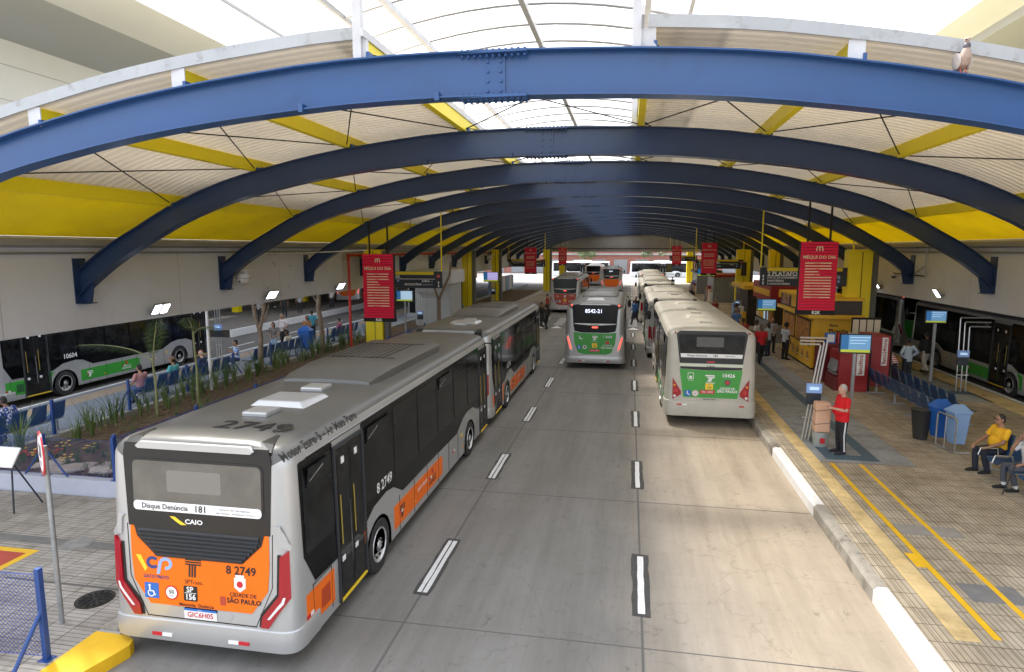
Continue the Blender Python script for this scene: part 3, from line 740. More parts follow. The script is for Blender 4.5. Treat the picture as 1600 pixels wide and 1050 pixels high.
        lv = MB(); lvs.append(lv); lv.patch([(wys[0]-.78,.42),(wys[0]-.66,.42),(wys[0]-.60,.75),(wys[0]-.46,.98),(wys[0]-.50,1.0),(wys[0]-.78,.92)], S, .005, LV)
        for lv in lvs: lv.build('livery_strip', root)
        h = MB()
        h.patch(rect(.48,.49,.36,1.0), S, .006, 'chassis'); h.patch(rect(1.02,1.03,.36,1.0), S, .006, 'chassis'); h.patch(rect(.48,1.03,.985,.995), S, .006, 'chassis')
        for k in range(8): h.patch(rect(.70+.034*k,.718+.034*k,.52,.80), S, .010, 'redliv' if LV == 'orange' else 'signnavy')
        h.build('engine_hatch', root)
        sm_ = MB()
        for k in range(1, 14):
            y = .5+k*.82
            if y > L-.5 or any(abs(y-w) < .66 for w in wys) or any(d0-.1 < y < d1+.1 for d0, d1 in doors): continue
            sm_.patch(rect(y-.005,y+.005,.29,.97), S, .007, 'chassis')
        sm_.patch(rect(.5,L-.5,2.742,2.75), S, .006, 'chassis')
        sm_.build('panel_seam', root)
        mk = MB()
        for y in (.38, x0+.35, x1-.9, wys[-1]-1.6):
            mk.patch(rect(y,y+.09,.60,.65), S, .012, 'lettwhite'); mk.patch(rect(y-.09,y,.60,.65), S, .012, 'refl_red')
        for y in (x0+1.1, wys[-1]-.75): mk.patch(rect(y,y+.07,.47,.51), S, .014, 'amber')
        mk.patch(circ(wys[-1]-.85,.80,.055,12), S, .010, 'yellowlogo')
        mk.build('side_marker', root)
        if s['text'] and s['detail'] > 1:
            t = MB(); T = (lambda u, v, o: S(u if sg > 0 else -u, v, o))
            f = (lambda y: y if sg > 0 else -y)
            t.text(s['number'], .25, T, f(wys[0]+.30), 1.46, 'lettwhite', bold=.015, out=.016)
            for q in range(2): t.patch(rect(f(x0+.42)-.13,f(x0+.42)+.13,.70-.06*q,.735-.06*q), T, .008, 'lettblack' if LV == 'orange' else 'lettwhite')
            t.patch([(f(x0+.42)-.04,.66),(f(x0+.42)+.06,.66),(f(x0+.42)+.02,.50),(f(x0+.42)-.08,.50)], T, .008, 'lettblack' if LV == 'orange' else 'lettwhite')
            cl = 'lettblack' if LV == 'orange' else 'lettwhite'
            t.text('CIDADE DE', .085, T, f(x1-.75), .60, cl, bold=.015, out=.008); t.text('SÃO PAULO', .095, T, f(x1-.75), .51, cl, bold=.03, out=.008)
            if LV == 'orange': t.text('GATO PRETO', .10, T, f(x0+1.6), .66, 'lettwhite', bold=.02, out=.008)
            t.patch([(f(x1-.75)-.06,.79),(f(x1-.75)+.06,.79),(f(x1-.75)+.06,.71),(f(x1-.75),.67),(f(x1-.75)-.06,.71)], T, .009, 'refl_red')
            t.build('side_lettering', root)
            if s.get('eave_text') and sg > 0:
                t = MB(); t.text(s['eave_text'], .185, lambda u, v, o: (sg*(HW-.012-.28+(.24+o)*math.cos((.155+v)/.24)), u, 2.75+(.24+o)*math.sin((.155+v)/.24)), 1.10, 0, 'lettblack', bold=.014, out=.004)
                t.build('eave_lettering', root)
    side(1, s['right_doors']); side(-1, s['left_doors'])
    # gutter rails
    g = MB()
    for sg in (-1, 1): g.path([(sg*(sx_(2.76)+.002), .45, 2.765), (sg*(sx_(2.76)+.002), L-.45, 2.765)], .011, P, 6)
    g.build('gutter_rail', root)
    # front
    f = MB(); F = lambda u, v, o: (-u, L - plan_y(min(abs(u), HW)) - rake(v)*1.4 + o, v)
    f.patch([(-1.14,1.15),(1.14,1.15),(1.10,2.86),(1.0,2.94),(-1.0,2.94),(-1.10,2.86)], F, .012, 'glass', RCUT); f.build('windscreen', root)
    for sg in (-1, 1):
        h = MB(); h.patch([(sg*.72,.74),(sg*1.16,.82),(sg*1.18,.98),(sg*.72,.88)], F, .02, 'whitelens', RCUT); h.build('headlight', root)
    f = MB(); f.patch([(-.7,.90),(.7,.90),(.62,.62),(-.62,.62)], F, .012, 'black'); f.patch(rect(-1.0,1.0,.30,.45), F, .02, 'black'); f.build('front_grille', root)
    for sg in (-1, 1):
        mm = MB(); mm.path([(sg*1.2,L-.22,2.72),(sg*1.42,L-.02,2.70),(sg*1.52,L+.05,2.55)], .022, 'black', 6); mm.ell((sg*1.53,L+.05,2.28), (.10,.06,.24), 'black', 10, 8); mm.build('mirror', root)
    # roof units
    for a, ln in s['ac']:
        m = MB(); rows = []
        for y, hw_, h_ in ((0,.78,.0),(.03,.86,.06),(.35,.92,.16),(.9,.94,.22),(ln-.9,.94,.22),(ln-.4,.84,.17),(ln,.70,.02)):
            z0 = 3.03
            rows.append([(-hw_,a+y,z0-.02),(-hw_+.02,a+y,z0+h_*.55),(-hw_+.20,a+y,z0+h_),(0,a+y,z0+h_+.015),(hw_-.20,a+y,z0+h_),(hw_-.02,a+y,z0+h_*.55),(hw_,a+y,z0-.02)])
        n = 7; V = [p for r in rows for p in r]; FF = [(i*n+k, i*n+k+1, (i+1)*n+k+1, (i+1)*n+k) for i in range(len(rows)-1) for k in range(n-1)]
        m.add(V, FF, s['roof'], True)
        m.add(rows[0], [tuple(range(n))[::-1]], s['roof']); m.add(rows[-1], [tuple(range(n))], s['roof'])
        ac = m.build('air_conditioner', root, sharp=25)
        if s['detail'] > 1:
            q = MB(); q.bb(-.78,.78,a+1.5,a+1.515,3.262,3.272,'chassis'); q.bb(-.78,.78,a+ln-1.5,a+ln-1.485,3.262,3.272,'chassis')
            for k in range(9): q.bb(-.62+.14*k,-.60+.14*k,a+1.53,a+ln-1.52,3.262,3.270,'grille')
            q.build('cover_seam', ac)
    for i, (y, w) in enumerate(s['hatches']):
        h = MB(); x0 = s.get('hx', .12)
        if i % 2 == 0:
            h.bb(x0-.20,x0+.20,y,y+.40,3.03,3.115,s['paint']); o = h.build('roof_vent', root, bevel=.025)
        else:
            h.add([(x0-.46,y,3.04),(x0+.46,y,3.04),(x0+.46,y+.85,3.04),(x0-.46,y+.85,3.04),(x0-.36,y+.10,3.125),(x0+.36,y+.10,3.125),(x0+.40,y+.80,3.10),(x0-.40,y+.80,3.10)],
                  [(0,1,5,4),(1,2,6,5),(2,3,7,6),(3,0,4,7),(4,5,6,7)], s['paint']); o = h.build('roof_hatch', root, bevel=.02)
    if s.get('roof_text'):
        t = MB(); t.text(s['roof_text'], .50, lambda u, v, o: (u, v, 3.05-abs(u)*.008+o+.004), .42, .78, 'lettblack', bold=.012, out=.004, sx=1.1); t.build('roof_lettering', root)
    return root

BUSES = [
 dict(label='silver city bus with orange rear panel numbered 8 2749, front left', loc=(-5.43,6.97,0), liv='orange', rear='M', number='8 2749', right_doors=((1.28,2.2),(10.25,11.1)), wheels=(2.78,9.08), L=11.4,
      eave_text='Motor Euro 5 - Ar Mais Puro', roof_text='2749', ac=((3.7,4.9),), hatches=((1.25,0),(1.85,0),(2.95,0)), group='buses at the left kerb'),
 dict(label='second orange-striped bus standing nose to tail ahead of bus 8 2749', loc=(-5.44,18.75,0), liv='orange', rear='M', number='8 2716', right_doors=((.55,1.6),(9.8,10.6)), wheels=(2.65,8.85), L=11.0,
      ac=((3.6,4.6),), hatches=((1.0,0),(1.4,0),(2.2,0)), group='buses at the left kerb', plate='GFB5J21'),
 dict(label='silver bus with green rear and lit 8542-21 route display in the middle lane', loc=(-1.50,29.2,0), liv='green', rear='N', number='1 2684', route='8542-21', L=9.4, right_doors=((4.4,5.4),(8.3,9.0)), roof='silver_dark', group='buses in the middle lane',
      ac=((4.0,4.6),), hatches=((2.2,0),(1.7,0)), hx=-.05),
 dict(label='dusty silver bus with green rear numbered 10426 at the right kerb', loc=(2.52,20.0,0), rz=0, liv='green', rear='T', number='10426', L=11.9, paint='silver_dusty', roof='silver_dusty', right_doors=((1.4,2.4),(5.8,6.9),(10.8,11.5)), left_doors=((5.2,6.3),),
      ac=(), hatches=((1.75,0),(3.4,0),(5.0,0),(9.2,0),(6.8,0)), group='buses at the right kerb', hx=.0),
 dict(label='dusty grey bus ahead of bus 10426, nearer the lane line', loc=(2.28,32.6,0), liv='green', rear='M', number='10433', L=12.0, wheels=(2.65,9.5), paint='silver_warm', roof='silver_dusty', right_doors=((4.2,5.2),(10.8,11.6)), left_doors=((4.6,5.6),),
      ac=((5.0,4.2),), hatches=((2.6,0),(3.2,0),(10,0)), group='buses at the right kerb', text=False, plate='FTC1K80'),
 dict(label='dusty silver bus third in the row at the right kerb', loc=(2.12,47.6,0), liv='green', rear='M', number='10391', L=12.5, wheels=(2.65,9.9), paint='silver_dusty', roof='silver_dusty', right_doors=((4.2,5.2),), left_doors=(), ac=((3.5,4.2),(9,4)), hatches=((2,0),), group='buses at the right kerb', text=False, detail=1),
 dict(label='cream-roofed bus at the far head of the right kerb row', loc=(2.3,67.0,0), liv='green', rear='N', number='', route='5108', L=11, paint='silver_warm', roof='silver_dusty', right_doors=(), ac=((3.5,4.2),), hatches=(), group='buses at the right kerb', text=False, detail=1),
 dict(label='dark bus with deep red rear panel at the far left kerb', loc=(-5.45,55.2,0), liv='redliv', rear='N', number='6 3125', route='', L=12, right_doors=((1.3,2.3),(10.6,11.5)), ac=((4,5),), hatches=((2,0),), group='buses at the left kerb', lens='redlens', detail=1),
 dict(label='orange-rear bus with lit display far down the middle lane', loc=(-2.3,84.0,0), liv='orange', rear='N', number='6 4021', route='6091', L=11, right_doors=((1.2,2.2),), ac=((4,4),), hatches=((2,0),), group='buses in the middle lane', text=False, detail=1),
 dict(label='black-windowed bus far left behind the red-rear bus', loc=(-5.4,98.0,0), liv='orange', rear='N', number='', L=11, right_doors=(), ac=((4,4),), hatches=(), group='buses at the left kerb', text=False, detail=1, lens='redlens'),
 dict(label='silver bus numbered 10604 with green stripe beyond the garden strip', loc=(-22.15,17.6,0), liv='green', rear='M', number='10604', L=11.4, wheels=(2.65,8.9), right_doors=((1.05,2.0),(9.9,10.8)), ac=((3.6,5),), hatches=((1.5,0),), group='buses beyond the left platform'),
 dict(label='dark bus with green skirt standing beyond the right platform', loc=(15.30,23.6,0), liv='green', rear='T', number='', L=11.4, wheels=(2.65,8.5), left_doors=((2.9,4.0),), right_doors=(), ac=((3.6,5),), hatches=((1.5,0),), group='buses beyond the right platform', text=False),
 dict(label='green-rear bus waiting ahead on the right side road', loc=(15.6,37.5,0), liv='green', rear='N', number='', L=11, right_doors=(), ac=((3.6,4),), hatches=(), group='buses beyond the right platform', text=False, lens='redlens', detail=1),
 dict(label='orange-fronted bus far behind the left platform trees', loc=(-28.6,62,0), liv='orange', rear='N', number='', L=11, right_doors=(), ac=((3.6,4),), hatches=(), group='buses beyond the left platform', text=False, detail=1),
 dict(label='white bus crossing the bright street beyond the terminal exit, near the brick facade', loc=(12.0,132,0), rz=PI/2, liv='silver', rear='N', number='', L=12, paint='white', roof='white', right_doors=(), left_doors=((5,6),), ac=((3.6,4),), hatches=(), group='buses crossing the street beyond', text=False, detail=1),
 dict(label='white bus crossing the street beyond the exit, behind the far-left buses', loc=(-4.0,134.5,0), rz=PI/2, liv='silver', rear='N', number='', L=12, paint='white', roof='white', right_doors=(), left_doors=((5,6),), ac=((3.6,4),), hatches=(), group='buses crossing the street beyond', text=False, detail=1),
]
for b_ in BUSES: make_bus(b_)
# ------------------------------------------------------------------ setting
XC = -1.4; SK = .095; S_ = 6.12; NA = 16; YA1 = 9.85      # roof geometry: centre line, skew, bay length, arch count, first arch at the crown
YEND = YA1 + S_*(NA-1)
XL, XR = -14.45, 11.65                                   # inner faces of the long beams
def ysk(x): return SK*(x+2.05)
_K = [(0,7.72),(2.5,7.66),(4.6,7.46),(6.2,7.23),(7.5,6.96),(8.8,6.62),(10,6.15),(11,5.62),(11.9,5.10),(12.6,4.58),(13.1,4.15)]
def zbot(x):
    d = abs(x-XC)
    for i in range(len(_K)-1):
        if d <= _K[i+1][0] or i == len(_K)-2:
            p0 = _K[max(0,i-1)]; p1 = _K[i]; p2 = _K[i+1]; p3 = _K[min(len(_K)-1,i+2)]
            h = p2[0]-p1[0]; t = min(1, (d-p1[0])/h)
            m1 = (p2[1]-p0[1])/(p2[0]-p0[0]) if i > 0 else 0
            m2 = (p3[1]-p1[1])/(p3[0]-p1[0])
            return (2*t**3-3*t**2+1)*p1[1]+(t**3-2*t**2+t)*h*m1+(-2*t**3+3*t**2)*p2[1]+(t**3-t**2)*h*m2
def slope(x): return (zbot(x+.02)-zbot(x-.02))/.04
def arc_pt(x, off):
    """point at normal offset off above the soffit curve"""
    m = slope(x); n = Vector((-m, 1)).normalized()
    return x+n.x*off, zbot(x)+n.y*off
def dep(x):
    d = abs(x-XC); return .66-.16*min(1, max(0, (d-3.5)/7.5))
def ztop(x):
    m = slope(x); return zbot(x)+dep(x)*math.sqrt(1+min(m*m, 2.0))
def zroof(x): return ztop(x)+.30

g = MB(); g.bb(-400,400,-150,600,-.5,-.012,mat('far_asphalt', (.17,.165,.16), .9, noise=(.3,.1))); struct(g, 'ground')
g = MB(); g.bb(-6.9,3.84,-12,YEND+6,-.3,0,'road'); struct(g, 'road')
g = MB()
for x in (.30,-3.15): g.bb(x-.018,x+.018,-12,YEND+4,.0005,.0042,'joint')
for k in range(24): g.bb(-6.9,3.84,3.1+5.25*k,3.118+5.25*k,.0006,.004,'joint')
struct(g, 'road_joint')
g = MB(); g.bb(-30,30,YEND+5,YEND+60,-.3,.004,mat('street_concrete', (.27,.27,.27), .85, noise=(.6,.12))); struct(g, 'street')
# dashes on tar patches
rnd = random.Random(3)
tp = MB(); dm = MB()
for k in range(-2, 20):
    y = 9.2+5.25*k
    for x in (.30, -3.15):
        P = []
        ln = 1.85
        for t in range(9): P.append((x-.125-rnd.uniform(0,.03), y-.06+t*(ln+.16)/8))
        for t in range(9): P.append((x+.125+rnd.uniform(0,.03), y+ln+.08-t*(ln+.16)/8))
        if y < 62: tp.patch(P, pl('top', (0,0,.0045)), .003, 'tar', back=0)
        xs = ((x-.05, x+.055),) if x > 0 else ((x-.085, x-.012), (x+.012, x+.085))
        for a, b in xs:
            Q = [(a+rnd.uniform(-.006,.006), y+t*ln/8) for t in range(9)]+[(b+rnd.uniform(-.006,.006), y+ln-t*ln/8) for t in range(9)]
            dm.patch(Q, pl('top', (0,0,.009)), .003, 'roadpaint', back=0)
struct(tp, 'road_patch'); struct(dm, 'road_marking')
# raised crossing
cw = MB(); cw.add([(-6.9,44.0,.002),(3.84,44.0,.002),(3.84,45.0,.09),(-6.9,45.0,.09),(-6.9,50.5,.09),(3.84,50.5,.09),(3.84,51.5,.002),(-6.9,51.5,.002)],[(0,1,2,3),(3,2,5,4),(4,5,6,7)], mat('crossing_slab', (.15,.145,.14), .85, noise=(2,.2))); struct(cw, 'crossing')
cw = MB()
for k in range(8):
    x = -6.6+1.32*k; cw.bb(x,x+.62,45.2,50.3,.095,.10,'cross'); cw.patch([(x-.1,44.15),(x+.75,44.15),(x+.32,44.9)], lambda u, v, o: (u, v, .002+(v-44.0)*.088+o), .006, 'roadpaint', back=.003)
struct(cw, 'crossing_marking')

# ---- right platform
pz = .26
g = MB(); g.bb(4.04,13.35,-12,YEND+4,-.2,pz,'paveR'); struct(g, 'platform_paving')
kb = MB(); pat = [(-12,6.0,0),(6.0,10.2,1),(10.2,13.5,0),(13.5,17.4,1),(17.4,26,0),(26,29,1),(29,YEND+4,0)]
for a, b, w in pat:
    n = max(1, int((b-a)/1.3)); 
    for k in range(n):
        y0 = a+(b-a)*k/n; y1 = a+(b-a)*(k+1)/n-.012
        m_ = 'kerbwhite' if w else 'kerb'
        kb.add([(3.84,y0,-.1),(4.04,y0,-.1),(4.04,y0,pz+.006),(3.90,y0,pz+.006),(3.84,y0,pz-.05),(3.84,y1,-.1),(4.04,y1,-.1),(4.04,y1,pz+.006),(3.90,y1,pz+.006),(3.84,y1,pz-.05)],
               [(0,1,2,3,4),(9,8,7,6,5),(2,1,6,7),(3,2,7,8),(4,3,8,9),(0,4,9,5)], m_)
struct(kb, 'kerb')
z1 = pz+.004
m_ = MB(); m_.bb(4.42,4.74,8.9,YEND,pz-.01,z1,'beige'); m_.bb(4.06,4.42,16.4,YEND,pz-.01,z1,'paveR')
m_.add([(4.06,8.9,z1),(4.42,8.9,z1),(4.42,16.4,z1),(4.06,16.4,z1)], [(0,1,2,3)], 'paveR') if False else None
struct(m_, 'tactile_strip')
m_ = MB(); m_.bb(4.93,5.03,9.0,16.3,pz-.01,z1+.001,'platyellow'); m_.bb(4.78,4.93,11.0,11.5,pz-.01,z1+.002,'platyellow'); m_.bb(5.60,5.69,9.2,16.3,pz-.01,z1+.001,'platyellow'); struct(m_, 'platform_line')
m_ = MB(); m_.bb(4.75,6.95,16.4,60,pz-.01,z1,'greypaint'); m_.bb(9.8,12.4,24,60,pz-.01,z1,'greypaint'); struct(m_, 'painted_floor')
m_ = MB(); m_.bb(5.9,6.2,17.0,58,pz-.01,z1+.004,'bluepaint'); m_.bb(4.95,6.2,16.6,17.0,pz-.01,z1+.0042,'bluepaint'); m_.bb(4.95,5.25,17.0,18.6,pz-.01,z1+.0044,'bluepaint'); m_.bb(10.3,10.6,26,58,pz-.01,z1+.004,'bluepaint'); m_.bb(10.6,12.4,25.2,25.8,pz-.01,z1+.004,'bluepaint'); struct(m_, 'floor_stripe')
m_ = MB(); m_.bb(5.15,5.95,10.0,10.55,pz-.01,z1,mat('patched_floor', (.20,.195,.19), .8, noise=(3,.2))); m_.bb(5.05,6.1,12.3,12.75,pz-.01,z1,mat('patched_floor_pale', (.30,.28,.25), .8, noise=(3,.2))); struct(m_, 'floor_patch')
m_ = MB(); m_.bb(13.2,13.35,2,YEND,pz-.01,z1+.003,'kerbwhite'); m_.bb(12.3,13.1,2,YEND,pz-.01,z1,'beige'); struct(m_, 'platform_edge')
g = MB(); g.bb(13.36,17.8,-12,YEND+4,-.3,0,mat('side_road', (.13,.125,.12), .85, noise=(.7,.15))); struct(g, 'side_road')
g = MB(); g.bb(17.8,40,-12,YEND+4,-.3,.2,'pavedark'); struct(g, 'far_paving')
# ---- left side
g = MB(); g.bb(-60,-7.22,-12,11.4,-.2,.15,'paveL'); struct(g, 'pavement')
g = MB(); g.bb(-10.85,-7.22,11.4,YEND+4,-.2,.15,'paveL'); struct(g, 'boarding_paving')
kb = MB()
def kerbrun(mb, P, w, z, m):
    """P: plan polyline of the road-side edge; kerb to the left of it"""
    n = len(P); V = []
    for i, p in enumerate(P):
        d = (Vector(P[min(i+1,n-1)])-Vector(P[max(i-1,0)])).normalized(); q = Vector((-d.y, d.x))
        a = Vector(p); b = a+q*w; c = a+q*.05
        V += [(a.x,a.y,-.1),(a.x,a.y,z-.05),(c.x,c.y,z),(b.x,b.y,z),(b.x,b.y,-.1)]
    F = [(i*5+k, i*5+k+1, (i+1)*5+k+1, (i+1)*5+k) for i in range(n-1) for k in range(4)]
    mb.add(V, F, m); mb.add(V[:5], [(0,1,2,3,4)], m); mb.add(V[-5:], [(4,3,2,1,0)], m)
kb.patch([(-6.86,2.0),(-6.86,4.0),(-6.84,5.2),(-6.72,6.1),(-6.54,6.75),(-6.50,6.92),(-6.54,7.04),(-6.66,7.10),(-6.9,7.12),(-7.2,7.12),(-7.2,2.0)], pl('top',(0,0,.13)), .045, 'kerbyellow', back=-.2)
kerbrun(kb, [(-6.9,7.2),(-6.9,YEND+4)], .32, .175, 'kerb')
struct(kb, 'kerb')
g = MB(); g.bb(-7.24,-6.86,-12,7.2,-.2,.148,'concrete'); struct(g, 'kerb_bed')
m_ = MB(); m_.bb(-13.5,-10.2,7.7,9.08,.14,.154,'kerbyellow'); m_.bb(-13.6,-10.34,7.84,8.94,.145,.158,'redfloor'); struct(m_, 'floor_marking')
m_ = MB(); m_.bb(-9.9,-7.24,8.15,8.20,.14,.154,'joint'); m_.bb(-12.4,-7.24,9.3,9.55,.14,.1535,mat('drain_cover_concrete', (.17,.165,.155), .9, noise=(5,.25))); struct(m_, 'drain_channel')
def manhole(x, y, r, lab, m, slots=True):
    o = thing('manhole_cover', lab, 'manhole cover', (x, y, .152))
    a = MB(); a.patch(circ(0,0,r,28), pl('top',(0,0,0)), .008, m); a.build('rim', o)
    b = MB(); b.patch(circ(0,0,r*.86,28), pl('top',(0,0,0)), .014, m)
    for k in range(14 if slots else 0):
        t = 2*PI*k/14; b.box((r*.62*math.cos(t), r*.62*math.sin(t), .018), (r*.34,.03,.012), 'chassis', (0,0,t))
    for k in range(6 if slots else 0):
        t = 2*PI*k/6; b.box((r*.28*math.cos(t), r*.28*math.sin(t), .018), (r*.22,.03,.012), 'chassis', (0,0,t))
    b.build('lid', o)
manhole(-7.92, 7.86, .27, 'black cast iron manhole cover in pavement beside the orange bus', 'iron')
manhole(-9.75, 9.42, .26, 'dull concrete-filled manhole cover near the red floor square', mat('cover_concrete', (.26,.25,.235), .85, noise=(6,.25)), False)
# planter
g = MB(); g.bb(-15.15,-10.95,11.75,YEND-20,-.1,.30,'soil')
gs = MB()
rnd = random.Random(11)
N = 60
V = []; F = []
for i in range(22):
    for j in range(N+1):
        x = -15.1+4.1*i/21; y = 11.8+40*j/N
        V.append((x, y, .30+.05*math.sin(x*2.1+y)*math.sin(y*1.3)+rnd.uniform(0,.05)+(.10 if 3 < i < 18 else 0)))
for i in range(21):
    for j in range(N): F.append((i*(N+1)+j,(i+1)*(N+1)+j,(i+1)*(N+1)+j+1,i*(N+1)+j+1))
g.add(V, F, 'soil', True); struct(g, 'garden_soil')
m_ = MB()
for k in range(5200):
    y = 11.9+rnd.random()**1.6*26; x = rnd.uniform(-15.05,-11.0)
    a = rnd.uniform(0,6.28); l = rnd.uniform(.03,.08); w = l*.45; z = .42+rnd.uniform(0,.03)
    dx, dy = math.cos(a)*l, math.sin(a)*l
    m_.add([(x-dx,y-dy,z),(x+dy*.4,y-dx*.4,z+rnd.uniform(0,.02)),(x+dx,y+dy,z+rnd.uniform(0,.03)),(x-dy*.4,y+dx*.4,z)], [(0,1,2,3)], 'mulch' if k % 5 else 'leaf')
tag(m_.build('leaf_litter'), 'brown leaf litter and creeping green over the garden strip soil', 'ground cover', kind='stuff')
def wall(name, lab, x0, x1, y0, y1, z0, z1, m, cat='wall', bevel=.012):
    b = MB(); b.bb(x0,x1,y0,y1,z0,z1,m); o = b.build(name, bevel=bevel); return tag(o, lab, cat)
plinth = mat('pale_blue_plinth', (.46,.48,.56), .7, noise=(1.5,.08), stain=(2,(.36,.36,.38),.66))
wall('planter_wall', 'low pale blue wall along the front of the garden strip', -15.4,-10.72,11.45,11.68,.05,.50,plinth)
wall('planter_wall', 'long low concrete wall behind the garden strip by the blue benches', -15.42,-15.2,11.69,YEND-20,.05,.47,'concrete')
wall('planter_wall', 'low concrete edging of the garden strip on the bus side', -10.94,-10.74,11.69,YEND-20,.05,.42,'concrete')
g = MB(); g.bb(-19.9,-15.43,11.4,YEND-4,-.2,.20,mat('left_platform_floor', (.235,.265,.30), .7, noise=(1.2,.1), stain=(1.5,(.17,.18,.19),.62))); struct(g, 'left_platform')
g = MB(); g.bb(-19.45,-18.6,11.4,YEND-4,.1,.204,mat('left_tactile', (.40,.31,.20), .75, noise=(2,.12))); g.bb(-19.9,-19.78,11.4,YEND-4,.1,.206,'kerbwhite'); struct(g, 'left_platform_edge')
g = MB(); g.bb(-24.4,-19.92,11.4,YEND+4,-.3,0,mat('left_road', (.13,.125,.12), .85, noise=(.7,.15))); struct(g, 'left_road')
g = MB(); g.bb(-24.6,-24.4,36,YEND,-.2,.45,'kerbwhite'); g.bb(-27.2,-24.6,36,YEND,-.2,.44,'pavedark'); struct(g, 'far_left_platform')
g = MB(); 
for k in range(12): g.bb(-22.0,-21.88,26+6*k,28.4+6*k,.001,.006,'roadpaint')
struct(g, 'left_road_marking')

# ---- steel arches
def make_arch():
    o = thing('roof_arch', 'foremost bright blue riveted steel arch spanning the whole bus road', 'steel arch', (0, YA1, 0), 0, 'steel arches of the terminal roof')
    xs = [XL+.02 + (XR-XL-.04)*(.5-.5*math.cos(PI*k/56)) for k in range(57)]
    H_ = .66
    sec = lambda pairs, m, mb: None
    def sweep(mb, o0, o1, y0, y1, m):
        V = []
        for x in xs:
            y = ysk(x)
            for oo, yy in ((o0,y0),(o0,y1),(o1,y1),(o1,y0)):
                px, pz_ = arc_pt(x, oo if oo < .3 else oo-H_+dep(x))
                px = min(max(px, XL+.01), XR-.01)
                V.append((px, y+yy, pz_))
        F = [(4*i+k, 4*i+(k+1)%4, 4*i+4+(k+1)%4, 4*i+4+k) for i in range(len(xs)-1) for k in range(4)]
        F += [(3,2,1,0), tuple(4*(len(xs)-1)+k for k in range(4))]
        mb.add(V, F, m, True)
    w = MB(); sweep(w, .022, H_-.022, -.012, .012, 'steelblue'); w.build('web', o, sharp=30)
    for a, b in ((0,.024),(H_-.024,H_)):
        f = MB(); sweep(f, a, b, -.16, .16, 'steelblue'); f.build('flange', o, sharp=30)
    for sg, x in ((1, XL), (-1, XR)):
        e = MB(); e.bb(min(x, x+sg*.03), max(x, x+sg*.03), ysk(x)-.2, ysk(x)+.2, 4.02, 5.22, 'steelblue')
        # gusset wedge under the foot
        y = ysk(x)
        for xx in (.55,): 
            e.add([(x+sg*.03,y-.015,4.04),(x+sg*.33,y-.015,4.04),(x+sg*.45,y-.015,4.6),(x+sg*.03,y-.015,4.6),(x+sg*.03,y+.015,4.04),(x+sg*.33,y+.015,4.04),(x+sg*.45,y+.015,4.6),(x+sg*.03,y+.015,4.6)],
                  [(0,1,2,3),(7,6,5,4),(0,4,5,1),(1,5,6,2),(2,6,7,3)], 'steelblue')
        e.bb(min(x+sg*.03,x+sg*.34), max(x+sg*.03,x+sg*.34), y-.16, y+.16, 4.018, 4.042, 'steelblue')
        e.build('end_plate', o)
    sp = MB(); xs_ = -2.07; y = ysk(xs_)
    for sgn in (-1, 1):
        yy = y+sgn*.012
        a, b = sorted((yy, yy+sgn*.014))
        sp.bb(xs_-.17, xs_+.17, a, b, zbot(xs_)+.04, zbot(xs_)+.59, 'steelblue')
    for zz in (zbot(xs_)+.612, zbot(xs_)-.022): sp.bb(xs_-.52, xs_+.52, y-.17, y+.17, zz, zz+.042, 'steelblue')
    spo = sp.build('splice_plate', o, bevel=.003)
    bt = MB()
    for ix in (-.10,.10):
        for k in range(4):
            bt.path([(xs_+ix, y-.024, zbot(xs_)+.10+.14*k), (xs_+ix, y-.05, zbot(xs_)+.10+.14*k)], .026, 'steelrust', 6, smooth=False)
    for ix in range(-5, 6):
        for yy in (-.10, .10):
            for zz, d in ((zbot(xs_)+.654,.03),(zbot(xs_)+.567,.04),(zbot(xs_)+.024,.028),(zbot(xs_)-.05,.028)):
                bt.path([(xs_+ix*.095, y+yy, zz), (xs_+ix*.095, y+yy, zz+d)], .022, 'steelrust', 6, smooth=False)
    bt.build('bolt', spo)
    cl = MB()
    for x in (-5.0,-2.9): 
        px, pz_ = arc_pt(x, 0); cl.box((px, ysk(px)-.12, pz_+.02), (.07,.14,.12), 'steelblue')
    cl.build('clamp', o)
    return o
arch = make_arch()
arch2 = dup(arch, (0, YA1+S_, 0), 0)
def shaded(o):
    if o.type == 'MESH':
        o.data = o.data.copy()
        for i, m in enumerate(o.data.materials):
            if m == M['steelblue']: o.data.materials[i] = M['steelshade']
            if m == M['steelrust']: o.data.materials[i] = M['steelshade']
    for c in o.children: shaded(c)
shaded(arch2)  # arches behind the first carry their shade in the colour
names = ['second','third','fourth','fifth','sixth','seventh','eighth','ninth','tenth','eleventh','twelfth','thirteenth','fourteenth','fifteenth','farthest']
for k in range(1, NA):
    (arch2 if k == 1 else dup(arch2, (0, YA1+S_*k, 0), 0))['label'] = ('navy steel roof arch in darkened blue, %s counted from the front, spanning the bus road' % names[k-1])

